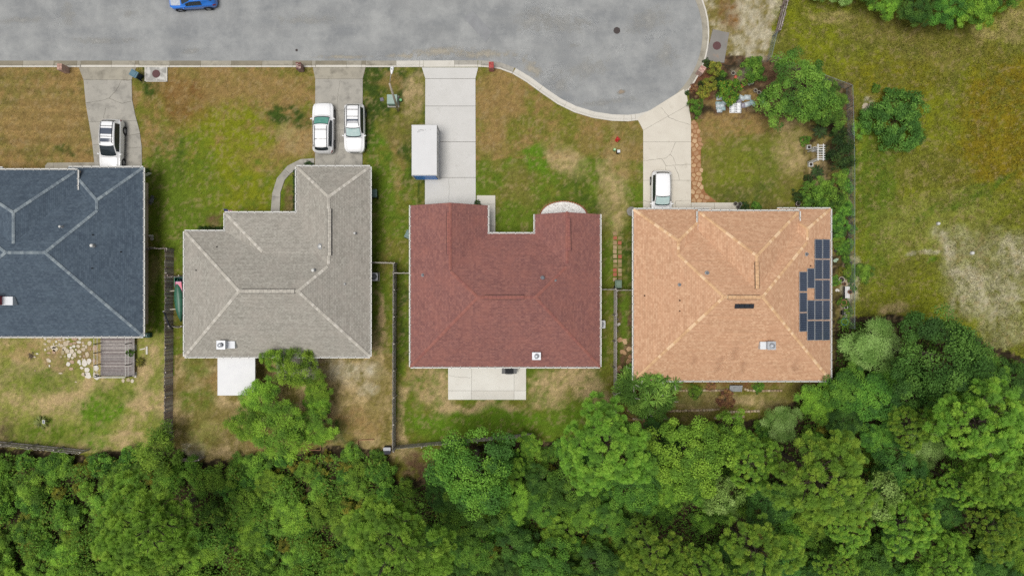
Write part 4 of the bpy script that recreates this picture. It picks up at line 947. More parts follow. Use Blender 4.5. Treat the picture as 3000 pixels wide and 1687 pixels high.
def solar(xa, xb, ya, yb):
    a = on_roof(blD, xa, (ya + yb) / 2); b = on_roof(blD, xb, (ya + yb) / 2)
    top = P(0, ya, (a.z + b.z) / 2 + .12).y; bot = P(0, yb, (a.z + b.z) / 2 + .12).y
    w = (b - a).length - .02; h = top - bot - .02; c = (a + b) / 2; c.y = (top + bot) / 2; c += nE * .12
    M = Matrix(((uE.x, 0, nE.x, c.x + oD.x), (0, 1, 0, c.y + oD.y), (uE.z, 0, nE.z, c.z), (0, 0, 0, 1)))
    me = bpy.data.meshes.new("solar_panel")
    hw, hh = w / 2 - .028, h / 2 - .028
    me.from_pydata([(-hw, -hh, .004), (hw, -hh, .004), (hw, hh, .004), (-hw, hh, .004)], [], [(0, 1, 2, 3)]); me.materials.append(sol)
    uv = me.uv_layers.new(name="UVMap"); uv.data.foreach_set("uv", [0, 0, 1, 0, 1, 1, 0, 1])
    o = new_obj("solar_panel", me, hD); o.matrix_local = M
    fr = MB()
    for sg in (-1, 1):
        fr.box((sg * (w / 2 - .016), 0, -.01), (.032, h, .045)); fr.box((0, sg * (h / 2 - .016), -.0095), (w - .066, .032, .044))
    for yy in (-h * .3, h * .3): fr.box((0, yy, -.07), (w * .96, .05, .07))
    fr.build("panel_frame", alu, o)
T4b = lambda x, y: (2250 + x / 2.899, 450 + y / 2.899)
xsC = [2250 + v / 2.899 for v in (455, 517)]; xsB = [2250 + v / 2.899 for v in (388, 452)]; xs2 = [2250 + v / 2.899 for v in (325, 387)]; xs1 = [2250 + v / 2.899 for v in (258, 323)]
for ya, yb in ((700.8, 758.5), (760.3, 818), (820, 877.7), (879.5, 937), (939.5, 997)): solar(xsC[0], xsC[1], ya, yb); solar(xsB[0], xsB[1], ya, yb)
for ya, yb in ((786, 844.4), (879.5, 937), (939.5, 997)): solar(xs2[0], xs2[1], ya, yb)
for ya, yb in ((796, 854.4), (856.8, 915), (916.6, 914 + 58), ): solar(xs1[0], xs1[1], ya, yb - .5)
# four dark roof-vent panes near the ridge
a = on_roof(blD, 2180, 895.5); bm_ = mat("black_glass_panel", S(48, 52, 60), rough=.25)
nS = roof_normal(blD, a.x, a.y)
for k in range(4):
    o = MB().box((0, 0, .06), (.375, .4, .07)).build("roof_vent_panel", bm_, hD)
    o.location = Vector((a.x - .6 + .4 * k, a.y, a.z)) + oD + nS * .01; o.rotation_euler = nS.to_track_quat('Z', 'Y').to_euler()
# doors and windows
for (t, off, face, y, items) in ((hA, oA, (0, 1), wA['r'][3] - .95, (('garage_door', -35.3, 3.2, 2.1, .05), ('window', -40, 1.4, 1.2, .9))),
      (hA, oA, (0, -1), mA['r'][1] + .95, (('door', -36.2, 1.5, 2.05, .4), ('window', -40, 1.5, 1.2, .9))),
      (hB, oB, (0, 1), wB['r'][3] - .45, (('garage_door', -15.5, 4.2, 2.1, .05),)), (hB, oB, (0, 1), outB[6][1] - .45, (('door', -20.6, .95, 2.05, .05), ('window', -23, 1.4, 1.2, .9))),
      (hB, oB, (0, -1), mB['r'][1] + .45, (('door', -19, 1.6, 2.05, .05), ('window', -25, 1.5, 1.2, .9))),
      (hC, oC, (0, 1), gC['r'][3] - .45, (('garage_door', -5.4, 4.4, 2.1, .05),)), (hC, oC, (0, 1), g2['r'][3] - .45, (('window', 4.9, 1.8, 1.3, .8),)), (hC, oC, (0, 1), mC['r'][3] - .45, (('door', -.6, .95, 2.05, .05),)),
      (hC, oC, (0, -1), mC['r'][1] + .45, (('door', -.4, 1.7, 2.05, .08), ('window', 4.5, 1.5, 1.2, .9))),
      (hD, oD, (0, 1), wD['r'][3] - .45, (('garage_door', 13.3, 4.0, 2.1, .05),)), (hD, oD, (0, 1), eD['r'][3] - .45, (('window', 25.4, 1.4, 1.2, .9),)),
      (hD, oD, (0, -1), mD['r'][1] + .45, (('door', 20.5, 1.7, 2.05, .15), ('window', 14, 1.5, 1.2, .9), ('window', 25, 1.5, 1.2, .9)))):
    for kind, x, w, h, z0 in items: wall_opening(t, off, kind, (x, y), face, w, h, z0)
for o in (hA, hB, hC, hD):
    for y in (-3, 2):
        wl_ = [c for c in o.children if c.name.startswith("wall") and not c.name.startswith("wall_ext")][0]
        xs = [v.co.x for v in wl_.data.vertices]; off = Vector(wl_.location)
        wall_opening(o, off, 'window', (max(xs), y), (1, 0), 1.2, 1.1, 1.0)
        if o is not hA: wall_opening(o, off, 'window', (min(xs), y), (-1, 0), 1.2, 1.1, 1.0)

# dark algae streaks on the orange roof's back slope
stk = edge_mat("algae_streak", S(196, 152, 122), 2.2, .25, 1.5, .5)
for x, y, rx, ry, a in ((2150, 1035, 26, 64, -18), (2108, 1062, 22, 44, -16), (2178, 1070, 18, 44, -4), (2032, 1058, 14, 34, -10), (2330, 1075, 22, 36, 6)):
    p = on_roof(blD, x, y); nS = roof_normal(blD, p.x, p.y); q = p + nS * .014 + oD
    me = bpy.data.meshes.new("stain"); me.from_pydata([(-rx * MPP, -ry * MPP, 0), (rx * MPP, -ry * MPP, 0), (rx * MPP, ry * MPP, 0), (-rx * MPP, ry * MPP, 0)], [], [(0, 1, 2, 3)]); me.materials.append(stk)
    uv = me.uv_layers.new(name="UVMap"); uv.data.foreach_set("uv", [0, 0, 1, 0, 1, 1, 0, 1])
    o = new_obj("stain", me, hD); tx = Vector((math.cos(R_(a)), math.sin(R_(a)), 0)); tx = (tx - nS * tx.dot(nS)).normalized(); ty = nS.cross(tx)
    o.matrix_local = Matrix(((tx.x, ty.x, nS.x, q.x), (tx.y, ty.y, nS.y, q.y), (tx.z, ty.z, nS.z, q.z), (0, 0, 0, 1)))

# ================================================================== CARS
paint_white = mat("white_car_paint", S(236, 237, 238, 1.25), rough=.25, coat=.5)
paint_blue = mat("blue_car_paint", (.02, .17, .62), rough=.22, coat=.8)
paint_silver = mat("silver_hood_wrap", S(176, 184, 196), S(206, 212, 220), 6, .35)
car_glass = mat("car_glass", S(44, 54, 60), rough=.05, spec=.8)
tyre_m = mat("tyre_rubber", S(34, 34, 36)); rim_m = mat("alloy_rim", S(178, 180, 184), rough=.35, metal=.6)
black_m = mat("black_plastic", S(36, 37, 40), rough=.5)
shade_teal = mat("teal_sunshade", S(118, 178, 162), S(96, 160, 146), 6, .3); shade_pale = mat("pale_sunshade", S(206, 226, 224), S(186, 214, 212), 5, .3)
red_lamp = mat("red_lamp", S(170, 40, 50), rough=.2); white_lamp = mat("clear_lamp", S(220, 224, 228), rough=.15)
ST_SUV = [(2.31, .55, .22, .53, .30), (2.285, .70, .40, .66, .54), (2.23, .82, .56, .75, .70), (2.12, .91, .63, .82, .82), (1.9, .97, .67, .88, .895), (1.5, 1.02, .71, .94, .92), (1.0, 1.08, .74, .98, .925), (.55, 1.34, .69, .99, .925), (.12, 1.57, .655, 1.0, .925), (-.4, 1.65, .66, 1.01, .925), (-1.0, 1.66, .655, 1.02, .92), (-1.55, 1.62, .64, 1.03, .91), (-1.88, 1.56, .61, 1.03, .895), (-2.02, 1.32, .64, 1.02, .87), (-2.14, 1.05, .66, .97, .83), (-2.22, .92, .64, .84, .77), (-2.28, .76, .5, .7, .62), (-2.31, .58, .3, .55, .40)]
ST_HATCH = [(2.16, .54, .2, .52, .28), (2.13, .68, .38, .63, .52), (2.06, .8, .54, .72, .70), (1.92, .88, .61, .80, .81), (1.7, .93, .65, .86, .87), (1.4, .98, .69, .91, .89), (.9, 1.04, .71, .95, .895), (.4, 1.30, .66, .97, .895), (-.02, 1.50, .62, .98, .895), (-.5, 1.56, .62, .99, .89), (-1.1, 1.53, .6, 1.0, .88), (-1.5, 1.45, .57, 1.01, .865), (-1.75, 1.25, .57, 1.0, .84), (-1.96, 1.0, .59, .94, .79), (-2.06, .86, .57, .8, .71), (-2.12, .72, .45, .68, .57), (-2.15, .56, .3, .53, .38)]
def car(label, loc, rz, st, paint, Ls=1.0, Ws=1.0, Hs=1.0, shade=None, rails=False, cross=(), roofs=(), hood=None, name="parked_car"):
    t = thing(name, label, "car", loc, rz, None)
    st = sorted(st); X = np.array([s_[0] for s_ in st]); A = np.array([s_[1:] for s_ in st])
    def prm(x):
        return [float(np.interp(x, X, A[:, k])) for k in range(4)]
    def sec(x):
        """half section: list of (y,z) from the centre line outwards and down"""
        zt, wt, zb, wb = prm(x); cr = .035
        return [(0, zt + cr), (wt * .5, zt + cr * .75), (wt * .85, zt + cr * .25), (wt, zt - .02), (wt + (wb - .03 - wt) * .12, zt - .05 - (zt - .05 - zb) * .1), (wt + (wb - .03 - wt) * .9, zb + (zt - zb) * .08), (wb - .005, zb), (wb + .012, zb - .16), (wb + .005, zb * .55), (wb - .02, .3), (wb - .09, .22), (0, .2)]
    xs = []
    for a, b in zip(X[:-1], X[1:]):
        n = max(1, int((b - a) / .16)); xs += [a + (b - a) * i / n for i in range(n)]
    xs.append(X[-1]); sy = lambda p, s_: (p[0] * s_, p[1])
    ring = lambda x: [(x * Ls, y * Ws, z * Hs) for y, z in [(-q[0], q[1]) for q in sec(x)[:0:-1]] + sec(x)]
    rows = [ring(x) for x in xs]; k = len(rows[0]); mb = MB(); v = [p for r in rows for p in r]; f = []
    for i in range(len(xs) - 1):
        for j in range(k): f.append((i * k + j, (i + 1) * k + j, (i + 1) * k + (j + 1) % k, i * k + (j + 1) % k))
    f += [tuple(range(k)), tuple(range(len(v) - 1, len(v) - k - 1, -1))]
    body = mb.add(v, f).build("body", paint, t, smooth=True)
    def patch(nm, x0, x1, v0, v1, m, parent, off=.006, side=None, nu=8, nv=8, f0=None, f1=None, bow=0.0):
        """a skin piece lying on the body between x0..x1 and section parameters v0..v1 (0 centre .. 11)"""
        sides = (-1, 1) if side is None else (side,); out = []
        for sg in sides:
            V_ = []; F_ = []
            for i in range(nu + 1):
                a = v0; b = v1
                for j in range(nv + 1):
                    w = a + (b - a) * j / nv; sgn = sg; x = x0 + (x1 - x0) * i / nu + bow * (1 - (2 * j / nv - 1) ** 2); s_ = sec(x)
                    if w < 0: w = -w; sgn = -sg
                    q = min(int(w), len(s_) - 2); fr = w - q
                    y = s_[q][0] + (s_[q + 1][0] - s_[q][0]) * fr; z = s_[q][1] + (s_[q + 1][1] - s_[q][1]) * fr
                    V_.append(Vector((x * Ls, sgn * y * Ws, z * Hs)))
            N_ = [Vector((0, 0, 0)) for _ in V_]; w_ = nv + 1
            for i in range(nu):
                for j in range(nv):
                    q = (i * w_ + j, (i + 1) * w_ + j, (i + 1) * w_ + j + 1, i * w_ + j + 1); F_.append(q)
                    n_ = (V_[q[1]] - V_[q[0]]).cross(V_[q[3]] - V_[q[0]])
                    c_ = (V_[q[0]] + V_[q[2]]) / 2 - Vector((((x0 + x1) / 2) * Ls * .7, 0, .75 * Hs))
                    if n_.dot(c_) < 0: n_ = -n_
                    for u in q: N_[u] += n_
            V_ = [p + n_.normalized() * off if n_.length > 0 else p for p, n_ in zip(V_, N_)]
            out.append(MB().add(V_, F_).build(nm, m, parent, smooth=True))
        return out
    iw = max(range(len(st)), key=lambda i: st[i][1]); roof_f = [s_[0] for s_ in st if s_[1] > .93 * st[iw][1]]
    xr, xf = min(roof_f), max(roof_f)
    cowl = [s_[0] for s_ in st if s_[0] > xf and s_[1] < 1.15][0]; tail = [s_[0] for s_ in st if s_[0] < xr and s_[1] < 1.1][-1]
    ws = patch("windscreen", cowl - .13, xf - .04, -2.7, 2.7, car_glass, t, .012, side=1, nv=14, bow=.1)[0]
    if shade: patch("sunshade", cowl - .23, xf + .03, -2.35, 2.35, shade, ws, .019, side=1, nv=14, bow=.1)
    patch("rear_window", xr + .04, tail + .1, -2.5, 2.5, car_glass, t, .012, side=1, nv=14, bow=-.09)
    patch("side_window", cowl - .42, xr + .08, 3.95, 4.95, car_glass, t, .012, nu=22, nv=4)
    for sg in (-1, 1):
        m_ = MB().lathe([(.001, -.1), (.07, -.07), (.085, 0), (.07, .07), (.001, .1)], 10).build("wing_mirror", paint, t, smooth=True)
        m_.location = ((cowl - .22) * Ls, sg * 1.0 * Ws, 1.02 * Hs); m_.rotation_euler = (R_(90), 0, R_(sg * 18)); m_.scale = (.75, .9, 1.1)
        arm = MB().box((0, 0, 0), (.06, .14, .04)).build("stalk", paint, m_); arm.location = (0, .02, -sg * .09 if False else 0)
    L = X[-1]
    patch("headlight", L - .34, L - .09, 5.7, 7.0, white_lamp, t, .006, nu=5, nv=4)
    patch("tail_light", X[0] + .05, X[0] + .22, 5.6, 7.2, red_lamp, t, .006, nu=5, nv=4)
    if hood: patch("bonnet", cowl + .06, L - .16, -3.4, 3.4, hood, t, .007, side=1, nv=12)
    else: patch("bonnet_seam", cowl - .05, cowl - .02, -2.7, 2.7, black_m, t, .006, side=1, nu=1, nv=12, bow=.1)
    patch("grille", L - .055, L - .012, -3, 3, black_m, t, .006, side=1, nu=3, nv=8)
    if rails:
        for sg in (-1, 1):
            y = .53 * Ws; zz = lambda x: (prm(x)[0] + .05) * Hs
            pts = [(xf * Ls - .1, sg * y * 1.0, zz(xf - .1) - .03)] + [(x * Ls, sg * y, zz(x) + .03) for x in np.linspace(xf - .22, xr + .12, 6)] + [((xr + .02) * Ls, sg * y, zz(xr + .05) - .02)]
            MB().tube(pts, .022, 6).build("roof_rail", black_m, t, smooth=True)
        for x in cross: MB().tube([(x * Ls, -.5 * Ws, (prm(x)[0] + .085) * Hs), (x * Ls, .5 * Ws, (prm(x)[0] + .085) * Hs)], .022, 6).build("crossbar", black_m, t)
    for x0_, x1_, v_ in roofs: patch("sunroof", x0_, x1_, -v_, v_, mat("sunroof_glass", S(88, 96, 110), rough=.1), t, .02, side=1, nu=6, nv=10)
    wb_ = .59 * L
    for x in (wb_ + .02, -wb_ - .02):
        for sg in (-1, 1):
            w = new_obj("wheel", None, t); w.location = (x * Ls, sg * (A[:, 3].max() * Ws - .09), .33); w.rotation_euler = (R_(-90) * sg, 0, 0)
            MB().lathe([(.2, -.1), (.31, -.1), (.33, -.06), (.33, .07), (.315, .105), (.22, .112), (.22, .06)], 22, cap=False).build("tyre", tyre_m, w, smooth=True)
            rm = MB().lathe([(.225, .05), (.225, .1), (.205, .1), (.2, .07), (.001, .06)], 22, cap=False)
            for q in range(5):
                a = 2 * math.pi * q / 5; rm.box((.11 * math.cos(a), .11 * math.sin(a), .085), (.2, .055, .03), a)
            rm.lathe([(.05, .08), (.05, .11), (.001, .112)], 10, cap=False); rm.build("rim", rim_m, w)
            MB().lathe([(.345, .0), (.395, .0), (.395, .1085), (.345, .1085)], 24, cap=False).build("wheel_arch", black_m, w)
    patch("door_sill", -.95, .95, 8.8, 9.9, black_m, t, .004, nu=6, nv=2)
    return t
car("white sport utility car with two sunroofs and roof bars on the curved driveway", P(341, 432), R_(-92), ST_SUV, paint_white, 1.04, 1.0, 1.02, rails=True, cross=(-.6, -1.5), roofs=((-.44, -.14, 1.7), (-1.32, -.8, 1.9)))
car("white sport utility car with dark teal sunshade and roof bars, tail towards the house", P(953.5, 380.6), R_(90), ST_SUV, paint_white, .985, 1.0, 1.0, shade=shade_teal, rails=True, cross=(-.35, -1.2))
car("white sport utility car with pale sunshade and one sunroof, nose towards the house", P(1044.5, 381), R_(-90), ST_SUV, paint_white, .955, .98, 1.0, shade=shade_pale, rails=True, cross=(-.85, -1.5), roofs=((-.62, -.2, 1.7),))
car("white hatchback with pale sunshade and plain roof on the warm white driveway", P(1932.5, 576), R_(-90), ST_SUV, paint_white, .98, .96, .96, shade=shade_pale)
car("bright blue hatchback with silver bonnet parked on the street", P(573, 4.5), R_(183), ST_HATCH, paint_blue, .98, 1.0, 1.0, hood=paint_silver)

# ================================================================== STREET THINGS
brick_tex = {}
def brick_mat(name, a, b, mortar):
    m, n, l, bs = nodes_of(name)
    tc = n.new("ShaderNodeTexCoord"); sx = n.new("ShaderNodeSeparateXYZ"); l.new(tc.outputs["Object"], sx.inputs[0])
    ad = n.new("ShaderNodeMath"); l.new(sx.outputs[0], ad.inputs[0]); l.new(sx.outputs[1], ad.inputs[1]); cb = n.new("ShaderNodeCombineXYZ"); l.new(ad.outputs[0], cb.inputs[0]); l.new(sx.outputs[2], cb.inputs[1])
    br = n.new("ShaderNodeTexBrick"); l.new(cb.outputs[0], br.inputs["Vector"]); br.inputs["Color1"].default_value = (*a, 1); br.inputs["Color2"].default_value = (*b, 1); br.inputs["Mortar"].default_value = (*mortar, 1)
    br.inputs["Scale"].default_value = 1; br.inputs["Brick Width"].default_value = .21; br.inputs["Row Height"].default_value = .075; br.inputs["Mortar Size"].default_value = .008
    l.new(br.outputs["Color"], bs.inputs["Base Color"]); bs.inputs["Roughness"].default_value = .9; bump(n, l, bs, br.outputs["Fac"], -.6, .01); return m
def mailbox(label, nx, ny, rz, a, b, mortar, w=.45, d=.55, h=1.05, broken=False, seed=1):
    t = thing("brick_mailbox", label, "mailbox", P(nx, ny, 0), rz); m = brick_mat("mailbox_brick_%d" % seed, S(*a), S(*b), S(*mortar)); rr = random.Random(seed)
    MB().box((0, 0, h * .5), (w, d, h)).build("pillar", m, t)
    bm2 = [mat("mb_brick_%d_%d" % (seed, i), S(*[v * k for v in c]), S(*[v * k * .92 for v in c]), 12, .9) for i, (c, k) in enumerate(((a, 1.0), (b, 1.0), (a, 1.1)))]
    MB().box((0, 0, h + .01), (w - .02, d - .02, .05)).build("mortar_cap", mat("mb_mortar_%d" % seed, S(*mortar)), t)
    nx_, ny_ = 2, max(3, int(d / .085))
    for i in range(nx_):
        for j in range(ny_):
            if broken and rr.random() < .3: continue
            o = MB().box((0, 0, 0), (w / nx_ - .012, d / ny_ - .012, .06)).build("brick", rr.choice(bm2), t)
            o.location = (-w / 2 + (i + .5) * w / nx_, -d / 2 + (j + .5) * d / ny_, h + .04 + (rr.uniform(0, .05) if broken else 0)); o.rotation_euler = (0, 0, rr.uniform(-.5, .5) if broken else 0)
    dr = MB().box((0, d / 2 + .01, h - .3), (.2, .02, .24)).build("mailbox_door", mat("mailbox_door_metal", S(60, 62, 66), metal=.4, rough=.4), t)
    MB().box((0, .02, .05), (.05, .02, .02)).build("handle", rim_m, dr).location = (0, d / 2 + .01, h - .3)
    return t
mailbox("pale pink brick mailbox pillar beside the curved driveway", 197, 207, 0, (206, 168, 152), (190, 150, 136), (200, 184, 170), .44, .56, seed=1)
mailbox("crumbling dark brick mailbox pillar with loose top bricks", 884, 203, .05, (120, 74, 70), (200, 170, 160), (150, 130, 122), .46, .56, .95, True, seed=2)
mailbox("neat red brick mailbox pillar with white joints beside the new driveway", 1440, 202, 0, (186, 84, 80), (172, 72, 70), (216, 190, 180), .44, .56, seed=3)
mailbox("pale pink brick mailbox pillar turned askew at the turning circle's flower bed", 2048, 214, R_(-32), (216, 180, 166), (200, 150, 140), (214, 196, 184), .5, .6, seed=4)

def bin_(label, nx, ny, z, rz, lid, body, s_=1.0):
    t = thing("wheeled_bin", label, "trash bin", P(nx, ny, z) - Vector((0, 0, z)), rz)
    MB().box((0, 0, .52 * s_), (.46 * s_, .56 * s_, .92 * s_), taper=1.18).build("body", body, t)
    l_ = MB().box((0, 0, 1.0 * s_), (.6 * s_, .72 * s_, .05), taper=.96).box((0, .02 * s_, 1.045 * s_), (.46 * s_, .52 * s_, .05), taper=.85).build("lid", lid, t)
    MB().tube([(-.24 * s_, -.39 * s_, .98 * s_), (.24 * s_, -.39 * s_, .98 * s_)], .02, 6).build("handle", body, t)
    for sx in (-1, 1):
        w = MB().lathe([(.04, -.03), (.13, -.03), (.13, .03), (.04, .03)], 14).build("wheel", tyre_m, t); w.location = (sx * .25 * s_, -.3 * s_, .13); w.rotation_euler = (0, R_(90), 0)
    return t
bin_("blue grey wheeled bin standing askew at the end of the curved driveway", 391.5, 216, 1.0, R_(60), mat("bin_blue_lid", S(92, 130, 148), S(82, 120, 138), 4, .5), mat("bin_dark_blue", S(34, 54, 66)))
gl_, gb_ = mat("bin_green_lid", S(108, 136, 130), S(98, 126, 120), 4, .5), mat("bin_dark_green", S(50, 70, 64))
bin_("grey green wheeled bin against the grey roofed house's wall", 1094, 566, 1.0, 0, gl_, gb_)
bin_("grey green wheeled bin askew beside the red roofed house", 1197, 687, 1.0, R_(-25), gl_, gb_)
bin_("grey green wheeled bin at the end of the paver strip", 1812, 832, 1.0, 0, mat("bin_green_lid2", S(112, 136, 116), S(100, 124, 104), 4, .5), gb_)

# street lamp
galv = mat("galvanised_pole", S(206, 196, 180), S(186, 176, 160), 6, .7)
lb = P(1166.7, 325); lt = P(1141.4, 245.8, 7.2); la = P(1147.3, 214, 7.9)
t = thing("street_lamp", "tall wooden street lamp with white lamp head over the kerb", "street lamp", lb)
MB().tube([(0, 0, -.1), (lt - lb) * .5, lt - lb], [.12, .1, .075], 10).build("pole", galv, t, smooth=True)
MB().tube([lt - lb - Vector((0, 0, .1)), (lt - lb) * .4 + (la - lb) * .6 + Vector((0, 0, .15)), la - lb], .03, 8).build("arm", mat("pale_arm", S(196, 190, 180), metal=.3, rough=.5), t, smooth=True)
hd = MB()
pr = [(-.28, .05, .03), (-.15, .1, .07), (.05, .14, .1), (.22, .15, .09), (.3, .1, .05)]
for i, (a, w, h) in enumerate(pr):
    hd.v += [(a, -w, 0), (a, -w * .7, h), (a, w * .7, h), (a, w, 0), (a, 0, -h * .7)]
    if i:
        for j in range(5): hd.f.append(((i - 1) * 5 + j, i * 5 + j, i * 5 + (j + 1) % 5, (i - 1) * 5 + (j + 1) % 5)); hd.m.append(0)
hd.f += [(4, 3, 2, 1, 0), (20, 21, 22, 23, 24)]; hd.m += [0, 0]
hl = hd.build("lamp_head", mat("lamp_white", S(236, 238, 240), rough=.4), t); hl.location = la - lb + Vector((.02, .2, 0)); hl.rotation_euler = (0, 0, R_(84)); hl.scale = (1.05, 1, 1)
MB().lathe([(.04, 0), (.04, .06), (.001, .07)], 10, (.05, 0, .09), cap=False).build("photocell", black_m, hl)

# transformer, utility boxes, hydrant
t = thing("transformer_box", "pale green steel transformer cabinet under the street lamp", "utility box", P(1153, 299))
tg = mat("transformer_green", S(160, 184, 174), S(148, 172, 162), 3, .5)
MB().box((0, 0, .06), (1.05, 1.05, .12)).build("pad", C_mid, t); MB().box((0, .02, .45), (.88, .82, .66)).build("cabinet", tg, t)
MB().box((0, .03, .8), (.92, .86, .05), taper=.96).build("lid", tg, t); MB().box((0, -.405, .45), (.8, .03, .55)).build("door", mat("transformer_door", S(134, 160, 150)), t)
def ubox(name, label, nx, ny, w, h, top, side, rz=0):
    t = thing(name, label, "utility box", P(nx, ny), rz)
    MB().box((0, 0, h / 2), (w, w, h)).build("body", side, t); MB().box((0, 0, h + .02), (w * 1.08, w * 1.08, .04), taper=.92).build("lid", top, t); return t
g1 = mat("mint_plastic", S(128, 200, 140)); g2_ = mat("green_plastic", S(84, 136, 84))
ubox("cable_pedestal", "small bright green cable pedestal beside the transformer", 1175.4, 296, .2, .35, g1, g2_, .4)
ubox("meter_cover_box", "flat purple grey meter lid in the lawn beside the transformer", 1119, 292, .3, .03, mat("purple_grey_lid", S(120, 116, 128)), mat("purple_grey_lid", S(120, 116, 128)), .2)
ubox("cable_pedestal", "small pale green cable pedestal near the red hydrant", 1798.7, 441, .2, .45, mat("pale_green_plastic", S(172, 214, 160)), mat("green_plastic2", S(96, 138, 96)))
ubox("meter_post", "small black meter post with white lid near the red hydrant", 1809, 448, .25, .75, mat("white_lid", S(228, 230, 230)), mat("black_post", S(36, 42, 50)))
t = thing("fire_hydrant", "red fire hydrant standing in the lawn of the red roofed house", "fire hydrant", P(1807, 411))
hr = mat("hydrant_red", S(214, 62, 60), S(196, 48, 48), 8, .4)
MB().lathe([(.17, 0), (.17, .04), (.12, .05), (.115, .5), (.16, .51), (.16, .56), (.13, .58), (.11, .68), (.05, .74), (.001, .75)], 18, cap=False).build("barrel", hr, t, smooth=True)
MB().lathe([(.035, .74), (.035, .8), (.001, .8)], 5, cap=False).build("operating_nut", hr, t)
for a in (0, 90, 180):
    o = MB().lathe([(.055, .08), (.055, .17), (.075, .17), (.075, .22), (.03, .23), (.03, .26), (.001, .26)], 12, cap=False).build("outlet_cap", hr, t); o.location = (0, 0, .4); o.rotation_euler = (R_(90), 0, R_(a))

# portable storage container
t = thing("storage_container", "white portable storage container with blue roll-up end door on the driveway", "container", (-7.66, 12.02, 0))
cw = mat("container_white", S(226, 227, 228), S(222, 223, 224), 1.2, .55)
MB().box((0, .03, 1.22), (2.12, 4.3, 2.38)).build("box", cw, t)
mb = MB().box((0, .01, 2.46), (2.22, 4.42, .07), taper=.985); mb.build("roof", cw, t)
mb = MB()
for sx in (-1, 1):
    for sy in (-1, 1): mb.box((sx * 1.07, sy * 2.17, 1.22), (.1, .1, 2.4))
    mb.box((sx * 1.07, 0, .08), (.085, 4.2, .16)); mb.box((sx * 1.07, 0, 2.36), (.085, 4.2, .1))
for sy in (-1, 1): mb.box((0, sy * 2.17, .08), (2.04, .095, .16)); mb.box((0, sy * 2.17, 2.36), (2.04, .095, .1))
mb.build("frame", mat("container_frame_white", S(218, 219, 219)), t)
bl_ = mat("container_blue", (.05, .27, .78), (.04, .22, .68), 3, .45)
for k in range(8): MB().box((0, -2.208, .3 + .255 * k), (1.9, .03, .243)).build("door_slat", bl_, t)
for sx in (-1, 1):
    for k in range(5): MB().box((sx * 1.07, -1.7 + .85 * k, 1.22), (.05, .05, 2.1)).build("side_rib", MATS["container_frame_white"], t)
rr = random.Random(9); sm = mat("roof_scuff", S(176, 176, 176), S(150, 150, 150), 20)
for x, y, w, d in ((-.45, 1.72, .2, .05), (-.2, 1.74, .34, .06), (.1, 1.74, .08, .04), (.55, 1.8, .05, .05), (-.55, 1.58, .08, .09), (-.4, 1.62, .1, .04)): MB().box((x, y, 2.497), (w, d, .004), rr.uniform(-.4, .4)).build("scuff", sm, t)

# ================================================================== FENCES
fw = [mat("weathered_board_%d" % i, S(*c, 1.3), S(*[v * .82 for v in c], 1.3), 7, .95, .2, fine=.12, fscale=22) for i, c in enumerate(((180, 172, 168), (158, 150, 148), (196, 188, 182), (146, 130, 126), (170, 154, 146)))]
fl_ = [mat("pale_board_%d" % i, S(*c), S(*[v * .86 for v in c]), 7, .95, .2, fine=.1, fscale=22) for i, c in enumerate(((206, 200, 190), (190, 184, 174), (216, 210, 200)))]
def fence(label, a, b, h, mats_, rail_side=1, post_side=None, seed=1, lean=0.0, wid=.14, rails=(.3, 1.0, 1.6), jitter=.04, name="board_fence", postm=None):
    """a,b world 2d; rail_side: +1 rails on the left of a->b"""
    A = Vector((a[0], a[1], 0)); B = Vector((b[0], b[1], 0)); d = B - A; L = d.length; ang = math.atan2(d.y, d.x); rr = random.Random(seed)
    t = thing(name, label, "fence", A, ang)
    meshes = [MB().box((0, 0, h / 2), (wid - .008, .02, h)).mesh("picket", m) for m in mats_]
    n = int(L / wid)
    for i in range(n):
        o = mesh_obj("picket", rr.choice(meshes), t, ((i + .5) * L / n, 0, rr.uniform(-.03, .0)), (-lean + rr.uniform(-jitter, jitter), rr.uniform(-jitter, jitter) * .5, rr.uniform(-.02, .02)), (1, 1, 1 + rr.uniform(-.03, .03)))
    pm_ = postm or mats_
    for z in rails:
        if z < h: MB().box((L / 2, rail_side * (.035 + lean * z), z), (L, .045, .09)).build("rail", rr.choice(pm_), t)
    k = max(1, int(round(L / 2.3)))
    for i in range(k + 1): MB().box((i * L / k, rail_side * .105, h * .48), (.09, .09, h * .97)).build("post", rr.choice(pm_), t)
    return t
F = P2
fence("dark weathered board fence leaning between the slate and grey roofed houses", F(506, 1300), F(509, 729), 1.25, fw, 1, seed=1, jitter=.03, wid=.15, lean=.16)
fence("short dark board fence from the slate roofed house to the leaning fence", F(437, 728), F(509, 729), 1.4, fw, -1, seed=2, jitter=.06)
fence("weathered grey board fence at the back of the slate roofed house's yard", F(-40, 1288), F(262, 1318), 1.5, [fw[0], fw[2], fl_[1]], 1, seed=3)
fence("thin board fence section ending at the green canoe", F(513, 811), F(545, 811), 1.5, fw, 1, seed=4)
fence("low thin wire-and-board gate beyond the canoe's tail", F(508, 957), F(545, 957), 1.0, [fw[2]], 1, seed=5)
fence("dark board fence behind the grey roofed house's sandy corner", F(520, 1343), F(600, 1340), 1.3, fw, 1, seed=14)
fence("long grey board fence between the grey and red roofed houses", F(1158.5, 1310), F(1161, 772), 1.8, fl_, -1, seed=6, jitter=.015)
fence("short grey board fence reaching the grey roofed house's wall", F(1090, 770), F(1161, 771), 1.8, fl_, -1, seed=7, jitter=.015)
fence("short grey board fence reaching the red roofed house's wall", F(1162, 800), F(1212, 800), 1.8, fl_, -1, seed=8, jitter=.015)
fence("pale grey board fence behind the red roofed house's lawn", F(1161, 1304), F(1560, 1268), 1.5, fl_, -1, seed=9, jitter=.015)
